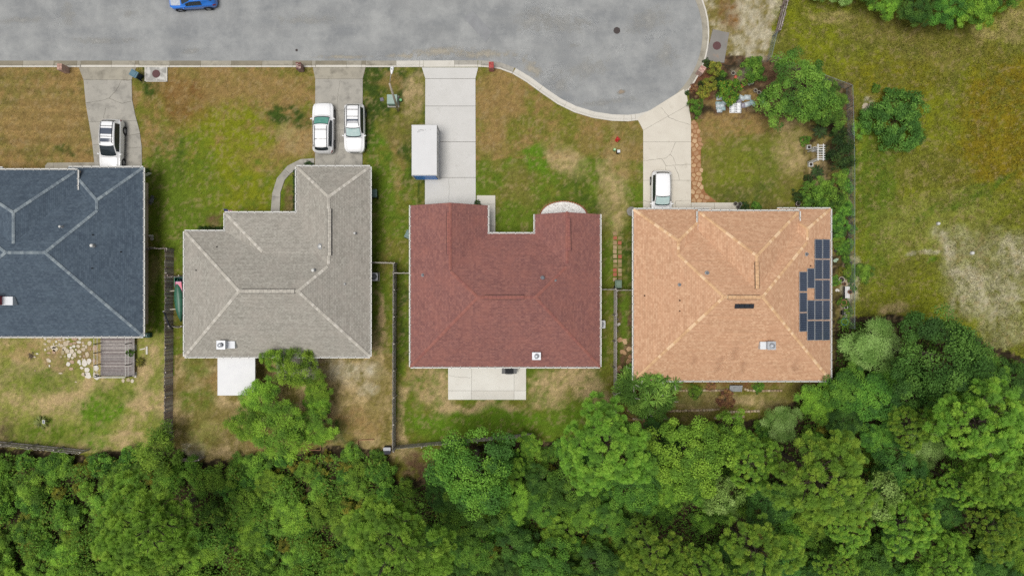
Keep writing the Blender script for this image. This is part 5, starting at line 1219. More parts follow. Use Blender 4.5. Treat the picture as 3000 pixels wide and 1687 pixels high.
fence("long grey board fence between the red and orange roofed houses", F(1798, 1225), F(1799, 846), 1.8, [fl_[1], fw[0], fw[2]], 1, seed=10, jitter=.015)
fence("short grey board fence from the red roofed house to the long fence", F(1745, 847), F(1799, 847), 1.8, fl_, -1, seed=11, jitter=.015)
fence("short grey board fence from the long fence to the orange roofed house", F(1801, 849), F(1868, 849), 1.8, fl_, -1, seed=12, jitter=.015)
fence("grey brown board fence running to the wire fence by the turning circle", F(2310, -60), F(2268, 108), 1.7, [fw[3], fw[0], fw[4]], -1, seed=13)

wire_m = mat("galvanised_wire", S(160, 176, 174), S(140, 156, 154), 4, .5, metal=.2)
def chain_fence(label, pts, h=1.25, sp=.11):
    t = thing("wire_fence", label, "fence", (pts[0][0], pts[0][1], 0)); o = Vector((pts[0][0], pts[0][1], 0))
    mesh_ = MB(); rr = random.Random(4)
    for a, b in zip(pts, pts[1:]):
        A = Vector((a[0], a[1], 0)) - o; B = Vector((b[0], b[1], 0)) - o; d = (B - A); L = d.length; d.normalize()
        MB().tube([A + Vector((0, 0, h)), B + Vector((0, 0, h))], .019, 6).build("top_rail", wire_m, t)
        k = max(1, round(L / 3))
        for i in range(k + 1): MB().tube([A + d * (L * i / k), A + d * (L * i / k) + Vector((0, 0, h + .05))], .03, 6).build("post", wire_m, t)
        s_ = -h
        while s_ < L:
            for sg in (1, -1):
                u0, z0, u1, z1 = (s_, 0.03, s_ + h, h) if sg > 0 else (s_ + h, .03, s_, h)
                # clip to 0..L
                def at(u):
                    f = (u - u0) / (u1 - u0); return z0 + (z1 - z0) * f
                ua, ub = max(0, min(u0, u1)), min(L, max(u0, u1))
                if ub - ua > .02:
                    p = A + d * ua + Vector((0, 0, at(ua))); q = A + d * ub + Vector((0, 0, at(ub))); r = .0024
                    n_ = d.cross(Vector((0, 0, 1))) * r; w_ = (q - p).normalized().cross(n_).normalized() * r
                    mesh_.add([p + n_, p - n_ * .5 + w_, p - n_ * .5 - w_, q + n_, q - n_ * .5 + w_, q - n_ * .5 - w_], [(0, 1, 4, 3), (1, 2, 5, 4), (2, 0, 3, 5)])
            s_ += sp
    mesh_.build("chain_link", wire_m, t)
chain_fence("chain link fence along the orange roofed house's garden and the field", [F(2256, 180), F(2478, 262), F(2480, 320), F(2484, 480), F(2484, 640), F(2484, 960)], 1.3)
chain_fence("short chain link fence joining the brown board fence", [F(2262, 108), F(2245, 181)], 1.3)

# ================================================================== YARD THINGS
def acunit(label, nx, ny, s_, body, top, rz=0):
    t = thing("air_conditioner", label, "air conditioner", P(nx, ny), rz)
    MB().box((0, 0, .04), (s_ * 1.1, s_ * 1.1, .08)).build("pad", C_old, t); MB().box((0, 0, .42), (s_ * .94, s_ * .94, .7)).build("cabinet", body, t)
    rr_ = MB().lathe([(s_ * .4, .76), (s_ * .4, .8), (s_ * .37, .8), (s_ * .37, .765)], 24, cap=False); tb = MB()
    n = 24; V_ = []
    for k in range(n):
        a = 2 * math.pi * (k + .5) / n; c, s2 = math.cos(a), math.sin(a); q = s_ * .49 / max(abs(c), abs(s2)); q = min(q, s_ * .6)
        V_ += [(s_ * .38 * c, s_ * .38 * s2, .79), (q * c, q * s2, .79), (q * c, q * s2, .75)]
    f = []
    for k in range(n):
        m_ = (k + 1) % n; f += [(3 * k, 3 * k + 1, 3 * m_ + 1, 3 * m_), (3 * k + 1, 3 * k + 2, 3 * m_ + 2, 3 * m_ + 1)]
    tb.add(V_, f).build("top_panel", top, t)
    MB().lathe([(s_ * .38, .74), (.001, .74)], 24, cap=False).build("fan_well", mat("fan_dark", S(52, 56, 66)), t)
    fb = MB()
    for k in range(4):
        a = k * math.pi / 2 + .3; fb.box((s_ * .2 * math.cos(a), s_ * .2 * math.sin(a), .76), (s_ * .3, s_ * .16, .008), a, rx=.3)
    fb.lathe([(s_ * .09, .75), (s_ * .09, .79), (.001, .8)], 12, cap=False); fb.build("fan", mat("fan_grey", S(150, 152, 156)), t)
    g = MB()
    for r in (.14, .22, .3): g.lathe([(s_ * r, .792), (s_ * r + .008, .798), (s_ * r + .016, .792)], 24, cap=False)
    g.build("fan_grille", mat("grille_grey", S(120, 122, 128)), t)
acunit("grey white square air conditioner with spinning fan top beside the grey roofed house", 1100, 811, .74, mat("ac_body_grey", S(120, 126, 128)), mat("ac_top_white", S(222, 226, 230)))
acunit("white rounded air conditioner partly under the red roofed house's eave", 1759, 949, .72, mat("ac_body_white", S(206, 208, 210)), mat("ac_top_white2", S(236, 238, 240)))

# canoe on its rack
t = thing("canoe", "upturned dark green canoe on a timber rack beside the leaning fence", "canoe", P(520, 879, .9) - Vector((0, 0, .9)), R_(94))
cg = mat("canoe_green", S(66, 120, 98), S(54, 104, 84), 3, .4, obj=True); V_ = []; f = []; n = 22; mseg = 10
for i in range(n + 1):
    u = -1 + 2 * i / n; w = .40 * (1 - abs(u) ** 2.2) + .012; ht = .36 * (1 - .35 * abs(u) ** 3); zb = .55 + .1 * abs(u) ** 3 * 0
    for j in range(mseg + 1):
        a = math.pi * j / mseg; V_.append((u * 1.95, w * math.cos(a), zb - .16 * abs(u) ** 4 + ht * (math.sin(a) ** .75)))
for i in range(n):
    for j in range(mseg): f.append((i * (mseg + 1) + j, i * (mseg + 1) + j + 1, (i + 1) * (mseg + 1) + j + 1, (i + 1) * (mseg + 1) + j))
MB().add(V_, f).build("hull", cg, t, smooth=True)
for sg in (-1, 1):
    MB().tube([(u * 1.95, sg * (.40 * (1 - abs(u) ** 2.2) + .02), .55 - .16 * abs(u) ** 4) for u in np.linspace(-1, 1, 15)], .022, 6).build("gunwale", mat("gunwale_dark", S(34, 62, 50)), t)
MB().tube([(u * 1.95, 0, .55 - .16 * abs(u) ** 4 + .36 * (1 - .35 * abs(u) ** 3)) for u in np.linspace(-1, 1, 15)], .014, 6).build("keel", mat("keel_green", S(52, 100, 82)), t)
rk = thing("canoe_rack", "low timber rack with white beam ends carrying the green canoe", "rack", P(520, 879, 0), R_(94))
for x in (-.8, .85):
    MB().box((x, 0, .495), (.09, 1.15, .09)).build("beam", mat("rack_timber", S(206, 200, 188), S(180, 172, 156), 6), rk)
    for y in (-.48, .48): MB().box((x, y, .225), (.08, .08, .45)).build("leg", MATS["rack_timber"], rk)
t = thing("storage_tub", "teal plastic storage tub under the grey roofed house's eave", "tub", P(534, 826))
tl = mat("teal_plastic", S(40, 136, 110), S(34, 120, 98), 5, .4); tb = MB()
for sx, sy, w, d in ((0, -.42, .9, .05), (0, .42, .9, .05), (-.44, 0, .05, .8), (.44, 0, .05, .8)): tb.box((sx, sy, .3), (w, d, .58))
tb.build("side", tl, t); MB().box((0, 0, .05), (.84, .8, .08)).build("base", mat("teal_dark", S(24, 60, 70)), t)
MB().lathe([(.001, .1), (.13, .13), (.16, .22), (.1, .32), (.001, .34)], 12, (-.1, -.15, 0), cap=False).build("ball", mat("lime_ball", S(190, 196, 110)), t)
t = thing("play_slide", "faded pink plastic toy slide standing against the grey roofed house", "toy", P(536, 858), R_(90))
sl = MB(); V_ = []
for i in range(9):
    u = i / 8; z = .85 - .75 * u + .08 * math.sin(math.pi * u)
    for y, dz in ((-.3, .12), (-.26, 0), (.26, 0), (.3, .12)): V_.append((1.0 - 2.2 * u, y, z + dz))
sl.add(V_, [(i * 4 + j, i * 4 + j + 1, i * 4 + j + 5, i * 4 + j + 4) for i in range(8) for j in range(3)])
sl.build("chute", mat("pink_plastic", S(236, 130, 150), S(228, 170, 196), 2, .5), t); MB().box((1.0, 0, .42), (.06, .5, .84)).build("ladder", mat("lilac_plastic", S(196, 190, 226)), t)
t = thing("drain_hose", "black corrugated pipe draped over the leaning board fence", "pipe", P(490, 938))
MB().tube([P(480, 914, .9) - P(490, 938), P(484, 922, 1.62) - P(490, 938), P(490, 940, 1.64) - P(490, 938), P(497, 955, 1.6) - P(490, 938), P(506, 962, .6) - P(490, 938)], .07, 8).build("pipe", mat("black_pipe", S(36, 40, 52)), t, smooth=True)
MB().tube([P(479, 912, .85) - P(490, 938), P(484, 917, .92) - P(490, 938)], .08, 8).build("pipe_end", white_trim, t)

# white canopy
t = thing("canopy", "square white flat canopy behind the grey roofed house", "canopy", P(692, 1103, 2.3) - Vector((0, 0, 2.3)))
w, d = 110 * MPP * .964, 110 * MPP * .964
MB().add([(-w / 2, -d / 2, 2.28), (w / 2, -d / 2, 2.28), (w / 2, d / 2, 2.28), (-w / 2, d / 2, 2.28), (-w * .1, -d * .1, 2.36), (w * .1, -d * .1, 2.36), (w * .1, d * .1, 2.36), (-w * .1, d * .1, 2.36), (-w / 2, -d / 2, 2.08), (w / 2, -d / 2, 2.08), (w / 2, d / 2, 2.08), (-w / 2, d / 2, 2.08)],
         [(4, 5, 6, 7), (0, 1, 5, 4), (1, 2, 6, 5), (2, 3, 7, 6), (3, 0, 4, 7), (8, 9, 1, 0), (9, 10, 2, 1), (10, 11, 3, 2), (11, 8, 0, 3)]).build("roof_sheet", mat("white_canvas", S(244, 245, 246), S(238, 239, 241), 1.5, .7), t)
for sx in (-1, 1):
    for sy in (-1, 1): MB().tube([(sx * (w / 2 - .06), sy * (d / 2 - .06), 0), (sx * (w / 2 - .06), sy * (d / 2 - .06), 2.2)], .03, 8).build("pole", white_trim, t)

# barbecue on the patio
def grill(label, loc, rz, s_=1.0, col=(40, 42, 46)):
    t = thing("barbecue_grill", label, "grill", loc, rz); m = mat("grill_black_%d" % col[0], S(*col), rough=.4)
    h_ = MB(); V_ = []
    for i in range(5):
        for x in (-.36, .36): V_.append((x * s_, (.28 * math.cos(math.pi * i / 4)) * s_, (.85 + .24 * math.sin(math.pi * i / 4)) * s_))
    h_.add(V_, [(2 * i, 2 * i + 1, 2 * i + 3, 2 * i + 2) for i in range(4)] + [(0, 2, 4, 6, 8), (9, 7, 5, 3, 1)]); h_.build("hood", m, t)
    MB().box((0, 0, .78 * s_), (.74 * s_, .56 * s_, .14 * s_)).build("firebox", m, t)
    for sx in (-1, 1): MB().box((sx * .52 * s_, 0, .84 * s_), (.3 * s_, .5 * s_, .03)).build("side_shelf", m, t)
    for sx in (-1, 1):
        for sy in (-1, 1): MB().box((sx * .33 * s_, sy * .22 * s_, .36 * s_), (.04, .04, .72 * s_)).build("leg", m, t)
    MB().tube([(-.25 * s_, -.3 * s_, .92 * s_), (.25 * s_, -.3 * s_, .92 * s_)], .015, 6).build("handle", rim_m, t)
grill("black barbecue grill on the white patio against the red roofed house", P(1492, 1083), 0)
grill("small grey barbecue grill beside the slate roofed house's wall", P(452, 588), R_(70), .62, (88, 92, 94))
t = thing("garden_statue", "small white garden ornament beside the slate roofed house's wall", "ornament", P(447, 692))
MB().lathe([(.12, 0), (.14, .1), (.06, .16), (.1, .3), (.13, .42), (.05, .5), (.09, .58), (.08, .66), (.001, .7)], 12, cap=False).build("figure", mat("ornament_white", S(216, 214, 206), S(180, 176, 166), 8), t, smooth=True)
MB().lathe([(.16, -.02), (.16, .05), (.13, .06)], 12, (-.05, -.25, 0)).build("base_stone", mat("ornament_white", S(216, 214, 206)), t)
t = thing("hose_reel", "green hose reel box at the slate roofed house's back corner", "hose reel", P(437, 981))
MB().box((0, 0, .3), (.6, .4, .5)).build("box", mat("reel_green", S(52, 104, 92), S(40, 84, 76), 6), t)
o = MB().lathe([(.22, -.2), (.22, -.17), (.1, -.17), (.1, .17), (.22, .17), (.22, .2)], 16).build("reel", mat("reel_pale", S(150, 176, 176)), t); o.location = (0, 0, .6); o.rotation_euler = (0, R_(90), 0)
t = thing("dog_house", "small dark pet house with pale roof strip in the fence corner", "pet house", P(1137, 1314))
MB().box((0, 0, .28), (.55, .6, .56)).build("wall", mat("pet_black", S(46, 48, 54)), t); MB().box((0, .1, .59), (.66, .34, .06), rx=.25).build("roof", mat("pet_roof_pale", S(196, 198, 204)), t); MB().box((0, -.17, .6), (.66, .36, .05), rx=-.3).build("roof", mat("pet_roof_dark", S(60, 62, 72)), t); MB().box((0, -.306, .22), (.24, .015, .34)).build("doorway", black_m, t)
bedm = mat("bed_timber", S(176, 128, 96), S(156, 112, 84), 6)
def bed_frame(label, pts):
    o = P(*pts[0]); t = thing("garden_bed_edging", label, "garden edging", o)
    for a, b in zip(pts, pts[1:]):
        p, q = P(*a) - o, P(*b) - o; d = q - p; MB().box(((p.x + q.x) / 2, (p.y + q.y) / 2, .08), (d.length, .05, .18), math.atan2(d.y, d.x)).build("board", bedm, t)
bed_frame("timber edging of a soil bed under the grey roofed house's trees", [(897, 1317), (940, 1317), (940, 1288)])
bed_frame("broken timber edging near the fence corner pet house", [(1050, 1302), (1050, 1288), (1096, 1286)])

# deck with railing
DK_Z = .35
t = thing("wooden_deck", "weathered grey plank deck with rope railing behind the slate roofed house", "deck", P(339, 1045))
o0 = P(339, 1045); xa, xb = P(294.5, 0, DK_Z).x - o0.x, P(385, 0, DK_Z).x - o0.x; ya, yb = P(0, 975, DK_Z).y - o0.y, P(0, 1102, DK_Z).y - o0.y
dm = [mat("deck_plank_%d" % i, S(*c), S(*[v * .84 for v in c]), 6, .95, .15, fine=.12, fscale=20) for i, c in enumerate(((178, 171, 167), (162, 155, 153), (194, 187, 182), (152, 142, 140)))]
n = 28; rr = random.Random(8); pw = (ya - yb) / n
for i in range(n): MB().box(((xa + xb) / 2 + rr.uniform(-.02, .02), yb + (i + .5) * pw, DK_Z - .02 + rr.uniform(-.004, .004)), (xb - xa, pw - .014, .035)).build("plank", rr.choice(dm), t)
MB().box(((xa + xb) / 2, (ya + yb) / 2, .15), (xb - xa - .1, ya - yb - .1, .3)).build("joists", mat("joist_dark", S(60, 52, 46)), t)
MB().box((xb + .16, (ya + yb) / 2, DK_Z + .03), (.28, ya - yb, .05)).build("bench_board", dm[0], t)
dark_post = mat("dark_post", S(58, 54, 54)); rail_w = mat("white_rope", S(232, 230, 224))
for x in (xa, xb):
    for yy in (1005, 1031, 1066, 1101): MB().box((x, P(0, yy, .3).y - o0.y, DK_Z + .5), (.07, .07, 1.05)).build("rail_post", dark_post, t)
    for z in (DK_Z + .52, DK_Z + 1.0): MB().tube([(x, ya, z), (x, yb, z)], .022, 6).build("hand_rail", rail_w, t)
for z in (DK_Z + .52, DK_Z + 1.0): MB().tube([(xa, yb, z), (xb, yb, z)], .024, 6).build("hand_rail", rail_w, t)
for px, py in ((397, 1017), (398, 1097), (396, 1060)): MB().box((P(px, py).x - o0.x, P(px, py).y - o0.y, .06), (.2, .5, .12)).build("pier_block", C_white, t)
t = thing("paving_offcut", "pale concrete strip and broken slab beside the deck", "slab", P(431, 1026))
MB().box((0, 0, .04), (.16, .72, .08)).build("strip", C_white, t); MB().box((-.4, .12, .03), (.5, .1, .06), .2).build("broken_slab", C_warm, t)
# scattered patio stones (survey from the photograph: x, y, half sizes in photograph pixels)
Z5 = lambda x, y: (100 + x / 7.156, 970 + y / 7.156)
stones = [(240, 160, 34, 22), (320, 205, 42, 36), (390, 165, 46, 30), (465, 220, 26, 26), (500, 150, 44, 24), (545, 185, 40, 24), (620, 165, 30, 36), (700, 140, 40, 22), (715, 210, 38, 26), (850, 160, 66, 38), (960, 155, 34, 30), (1045, 140, 40, 26), (1025, 240, 26, 22), (235, 270, 34, 24), (412, 270, 18, 26), (480, 295, 26, 18), (530, 280, 14, 36), (575, 300, 40, 32), (670, 265, 60, 52), (770, 270, 36, 32), (850, 245, 56, 26), (940, 230, 46, 28), (305, 352, 34, 32), (400, 330, 60, 30), (440, 370, 56, 46), (420, 430, 36, 46), (310, 455, 44, 22), (235, 385, 24, 26), (640, 360, 50, 44), (775, 345, 30, 24), (835, 318, 38, 30), (930, 312, 46, 36), (1040, 300, 34, 28), (1095, 330, 26, 40), (1165, 250, 44, 46), (1280, 350, 46, 56), (700, 420, 46, 50), (790, 420, 50, 58), (850, 485, 38, 58), (880, 385, 22, 24), (950, 430, 50, 34), (1035, 380, 42, 38), (1185, 380, 16, 36), (740, 510, 44, 46), (1118, 488, 38, 52), (970, 525, 24, 18), (1050, 520, 26, 26), (565, 535, 26, 20), (655, 525, 22, 16), (810, 555, 32, 26), (725, 580, 32, 26), (605, 430, 36, 60), (310, 610, 46, 44), (65, 470, 28, 18), (720, 685, 42, 44), (800, 640, 44, 40), (950, 640, 36, 50), (1055, 665, 58, 76), (1155, 625, 50, 62), (1020, 590, 18, 28), (1000, 770, 36, 30), (780, 785, 46, 34), (1110, 810, 54, 52), (1040, 905, 46, 40), (1125, 920, 70, 70), (1260, 610, 34, 40), (1300, 770, 50, 60), (1265, 905, 30, 50), (1320, 960, 66, 60), (1335, 920, 40, 30), (560, 880, 40, 16), (325, 725, 16, 26), (880, 1060, 22, 14), (1870, 1030, 30, 40), (1975, 1020, 44, 36), (2060, 1040, 36, 40), (25, 825, 18, 12), (965, 690, 24, 20), (15, 540, 22, 16)]
sp = new_obj("stepping_stone_patio", None); tag(sp, "irregular pale and pink flagstones scattered in the grass beside the wooden deck", "patio", kind="structure")
sm = [mat("pale_stone_%d" % i, S(*c), S(*d), 4, .9, .2, fine=.1, fscale=25) for i, (c, d) in enumerate((((214, 202, 180), (196, 178, 150)), ((226, 216, 198), (206, 192, 168)), ((198, 172, 148), (180, 152, 128)), ((236, 232, 224), (222, 214, 200)), ((190, 176, 142), (170, 156, 124))))]
rr = random.Random(21)
for x, y, a, b in stones:
    n = rr.randint(5, 8); ph = rr.uniform(0, 6); c = P(*Z5(x, y)); pl = []
    for k in range(n):
        th = ph + 2 * math.pi * (k + rr.uniform(-.25, .25)) / n; q = rr.uniform(.8, 1.12)
        pl.append((1.18 * a / 7.156 * MPP * math.cos(th) * q, 1.18 * b / 7.156 * MPP * math.sin(th) * q))
    me = MB().prism(pl, -.02, .045, inset=.012).mesh("flagstone", rr.choice(sm) if a < 50 else sm[3 if y > 600 else rr.randint(0, 2)]); mesh_obj("flagstone", me, sp, c)
t = thing("fire_pit_twigs", "small heap of dark twigs and ash in the slate roofed house's yard", "twig heap", P(91, 1042))
mb = MB(); rr = random.Random(5)
for k in range(26):
    a = rr.uniform(0, 6.3); r = rr.uniform(.1, .5); mb.tube([(rr.uniform(-.2, .2), rr.uniform(-.2, .2), rr.uniform(.02, .12)), (r * math.cos(a), r * math.sin(a), .02)], .012, 4)
mb.build("twig", mat("dead_twig", S(120, 104, 90), S(90, 76, 66), 8), t)
t = thing("solar_sign", "small white framed solar lamp panel on a stake beside the fan palm", "garden lamp", P(146, 1232))
MB().tube([(0, 0, 0), (-.05, .05, .75)], .025, 6).build("stake", mat("dead_twig", S(120, 104, 90)), t); o = MB().box((0, 0, 0), (.22, .34, .03)).build("panel_frame", white_trim, t); o.location = (-.05, .05, .77); o.rotation_euler = (.2, 0, -.15)
MB().box((0, 0, .018), (.14, .26, .006)).build("cell_panel", mat("cell_grey", S(120, 130, 140)), o)

# small flag in front of the grey roofed house
t = thing("house_flag", "small striped red white and blue flag on a pole at the grey roofed house", "flag", P(684, 627))
MB().tube([(0, -.2, 1.5), (-.02, .25, 2.3)], .014, 6).build("pole", white_trim, t)
fr_, fwh, fbl = mat("flag_red", S(190, 60, 70)), mat("flag_white", S(226, 222, 226)), mat("flag_blue", S(60, 62, 110)); mb = MB()
for k in range(13):
    V_ = []
    for i in range(7):
        u = i / 6; V_ += [(u * .62, .2 - .028 * k - .05 * u + .04 * math.sin(u * 7), 2.2 - .3 * u - .018 * k), (u * .62, .2 - .028 * (k + 1) - .05 * u + .04 * math.sin(u * 7), 2.2 - .3 * u - .018 * (k + 1))]
    mb.add(V_[:6] if False else V_, [(2 * i, 2 * i + 1, 2 * i + 3, 2 * i + 2) for i in range(6)], 0)
    for i in range(6): mb.m[-6 + i] = 2 if (k < 7 and i < 3) else (0 if k % 2 == 0 else 1)
mb.build("cloth", [fr_, fwh, fbl], t)

# ---- white pebble bed at the red roofed house
t = thing("pebble_bed", "half round bed of white pebbles with brick edging before the red roofed house", "gravel bed", P(1651, 633))
o0 = P(1651, 640); rb_ = 67 * MPP; pl = [(rb_ * math.cos(a), rb_ * .62 * math.sin(a)) for a in np.linspace(0, math.pi, 24)]
MB().prism(pl, -.02, .05).build("pebble_base", mat("white_pebbles", (.82, .81, .79), (.6, .58, .55), 14, .9), t)
rr = random.Random(6); pb = MB()
for k in range(1300):
    a = rr.uniform(0, math.pi); q = math.sqrt(rr.random()) * .97; r = rr.uniform(.018, .04)
    pb.lathe([(.001, -r * .6), (r, 0), (.001, r * .6)], 5, (rb_ * q * math.cos(a), rb_ * .62 * q * math.sin(a), .055), cap=False, mi=0 if rr.random() < .8 else 1)
tag(pb.build("pebble", [mat("pebble_white", (.84, .83, .81)), mat("pebble_grey", S(190, 184, 178))], t), kind="stuff")
for a in np.linspace(.06, math.pi - .06, 27): o = MB().box((0, 0, .05), (.1, .2, .1)).build("edging_brick", mat("edge_brick", S(170, 108, 76), S(150, 96, 70), 9), t); o.location = (rb_ * 1.03 * math.cos(a), rb_ * .64 * math.sin(a), 0); o.rotation_euler = (0, 0, math.atan2(.62 * math.sin(a), math.cos(a)))

# ---- mulch and soil bags
bag_m = {'silver': mat("silver_bag", S(212, 222, 226), S(178, 190, 196), 6, .35, obj=True), 'white': mat("white_bag", (.82, .83, .84), (.74, .75, .77), 4, .4), 'lilac': mat("lilac_bag", S(168, 162, 176), S(146, 142, 154), 6, .4), 'teal': mat("pale_teal_bag", S(168, 192, 194), S(142, 168, 172), 6, .4)}
def bag(label, nx, ny, z, w, d, rz, m, group, marks=False, seed=1):
    t = thing("soil_bag", label, "bag", P(nx, ny, z + .1) - Vector((0, 0, .1)), rz, group); rr = random.Random(seed)
    V_ = []; n = 6
    for i in range(n + 1):
        for j in range(n + 1):
            u, v = -1 + 2 * i / n, -1 + 2 * j / n; hh = .17 * (1 - abs(u) ** 3) * (1 - abs(v) ** 3) + .01
            V_.append((u * w / 2 * (1 - .06 * v * v), v * d / 2 * (1 - .06 * u * u), .01 + hh * rr.uniform(.85, 1.08)))
    f = [(i * (n + 1) + j, (i + 1) * (n + 1) + j, (i + 1) * (n + 1) + j + 1, i * (n + 1) + j + 1) for i in range(n) for j in range(n)]
    MB().add(V_, f).build("sack", bag_m[m], t, smooth=True)
    if marks:
        mk = MB()
        for sx, sy in ((-.42, .25), (-.42, -.2), (.4, .2), (.4, -.25)): mk.box((sx * w * .85, sy * d, .105), (.05, d * .22, .16), 0)
        mk.build("print_mark", mat("bag_print", S(90, 92, 96)), t)
    return t
Z1 = lambda x, y: (2000 + x / 7.247, 140 + y / 7.247)
lw = "white printed soil bag lying flat in the neat block of bags"
k = 0
for j, y in enumerate((1200, 1270, 1345)):
    for x in (1065, 1190):
        nx, ny = Z1(x, y); bag(lw, nx, ny, 0, .56, .34, rr.uniform(-.03, .03), 'white', "white soil bags in a block", True, k); k += 1
ls = "silver soil bag in the crooked stack beside the round bush"
for x, y, z, a in ((760, 1180, 0, 0), (860, 1180, 0, .1), (770, 1270, 0, 0), (860, 1290, 0, .05), (790, 1330, .12, .02), (770, 1230, .14, -.1), (840, 1225, .15, .25), (900, 1150, .12, -.2)):
    nx, ny = Z1(x, y); bag(ls, nx, ny, z, .5, .38, a, 'teal' if z == 0 else 'silver', "silver soil bags in a crooked stack", seed=k); k += 1
for lb_, x, y, a, m in (("single silver soil bag leaning by the flowering shrub", 790, 1055, .1, 'silver'), ("pale silver soil bag lying under the flowering shrub's edge", 1260, 1060, -.4, 'silver'), ("smooth pale silver soil bag beside the tree's shade", 1385, 1050, -.05, 'silver'), ("pale teal soil bag lying askew at the bed's edge", 1490, 1170, -.5, 'teal'), ("lone grey teal soil bag under the leafy tree", 1735, 1180, -.5, 'teal'), ("small crumpled silver bag next to the lilac bag", 1370, 1200, .3, 'silver'), ("lilac plastic soil bag beside the white block of bags", 1290, 1220, 0, 'lilac'), ("flat lilac grey soil bag behind the white block of bags", 1200, 1125, .1, 'lilac')):
    nx, ny = Z1(x, y); bag(lb_, nx, ny, 0, .62 if m != 'lilac' else .5, .46, a, m, None, seed=k); k += 1

# ---- pots, bird bath, stones in the flower bed
soil_m = mat("potting_soil", S(66, 56, 48), S(50, 42, 36), 10)
def pot(label, loc, r, h, m, group=None, full=True, name="plant_pot"):
    t = thing(name, label, "pot", loc, 0, group)
    MB().lathe([(r * .7, 0), (r, h), (r * 1.06, h), (r * 1.06, h + .03), (r * .88, h + .03), (r * .84, h - .05)], 18, cap=False).build("rim_and_wall", m, t, smooth=False)
    MB().lathe([(r * .9, h - .04), (.001, h - .035)], 18, cap=False).build("soil", soil_m, t); return t
pc1 = mat("pot_cream", S(196, 190, 176), S(176, 168, 152), 7); pc2 = mat("terracotta", S(176, 122, 92), S(160, 108, 80), 7); pc3 = mat("pot_grey", S(150, 148, 142), S(130, 128, 122), 7); pc4 = mat("pot_dark", S(62, 62, 64))
for x, y in ((1524, 928), (1597, 967), (1665, 996)): pot("cream ringed pot in the row of three beside the soil bags", P(*Z1(x, y)), .16, .28, pc1, "row of three cream pots")
pot("cream ringed pot with dark plant at the hose's end", P(*Z1(1052, 563)), .17, .3, pc1)
t = thing("bird_bath", "round pale stone bird bath in the flower bed", "bird bath", P(*Z1(1412, 770)))
MB().lathe([(.16, 0), (.14, .06), (.07, .1), (.06, .5), (.1, .56), (.22, .62), (.23, .66), (.19, .65), (.001, .62)], 20, cap=False).build("bowl_and_stem", mat("bath_stone", S(176, 182, 166), S(160, 164, 150), 8), t, smooth=True)
for lb_, x, y, rz in (("red clay brick standing beside the bird bath", 1380, 705, .4), ("red clay block lying between the flowering shrub and bird bath", 1247, 828, .7), ("orange clay tile lying beside the cream pot", 1118, 632, -.4)):
    t = thing("clay_block", lb_, "brick", P(*Z1(x, y)), rz); MB().box((0, 0, .07), (.26, .32, .14), taper=.9).build("block", mat("clay_red", S(196, 98, 78), S(178, 84, 66), 9), t); MB().box((0, 0, .145), (.16, .2, .02)).build("hollow", mat("clay_red2", S(210, 112, 90)), t)
t = thing("garden_hose", "thin dark hose running along the flower bed's edge", "hose", P(2140, 192))
MB().tube([P(*Z1(x, y), .03) - P(2140, 192) for x, y in ((600, 335), (760, 350), (880, 365), (960, 385), (1130, 395), (1300, 398), (1440, 392))] , .022, 6).build("hose", mat("hose_dark", S(52, 50, 40)), t)
MB().tube([P(*Z1(x, y), .03) - P(2140, 192) for x, y in ((880, 365), (930, 425), (1000, 480), (1045, 515))], .022, 6).build("hose_branch", MATS["hose_dark"], t)

# ---- white arbour with planters
Z2 = lambda x, y: (2300 + x / 5.572, 380 + y / 5.572)
ar_c = P(*Z2(583, 370), 2.2); t = thing("garden_arbour", "white slatted garden arbour at the edge of the lawn", "arbour", (ar_c.x, ar_c.y, 0))
aw = mat("arbour_white", S(240, 240, 238), S(228, 228, 226), 5, .6); k5 = MPP * (H_CAM - 2.2) / H_CAM / 5.572
for x in (540, 627): MB().box(((x - 583) * k5, 0, 2.14), (.07, 272 * k5, .12)).build("beam", aw, t)
for q in range(7): MB().box((0, (370 - (260 + 37.5 * q)) * k5, 2.235), (132 * k5, .055, .07)).build("slat", aw, t)
for x in (540, 627):
    for y in (285, 462): MB().box(((x - 583) * k5, (370 - y) * k5, 1.04), (.07, .07, 2.08)).build("post", aw, t)
for y in (285, 462):
    for q in range(5): MB().box((0, (370 - y) * k5, .35 + .38 * q), (85 * k5, .03, .04)).build("cross_bar", aw, t)
def planter(label, x, y, s_=.36):
    t = thing("planter_box", label, "planter", P(*Z2(x, y)), .05)
    for sx, sy, w, d in ((0, 1, s_, .04), (0, -1, s_, .04), (1, 0, .04, s_ - .08), (-1, 0, .04, s_ - .08)): MB().box((sx * (s_ / 2 - .02), sy * (s_ / 2 - .02), .17), (w, d, .34)).build("side_board", aw, t)
    MB().box((0, 0, .14), (s_ - .08, s_ - .08, .26)).build("soil", soil_m, t)
planter("white square planter box on the lawn before the arbour's shaded side", 370, 298); planter("white square planter box at the lawn edge below the arbour", 400, 580)
planter("white square planter box tucked beside the arbour post", 470, 330, .42)

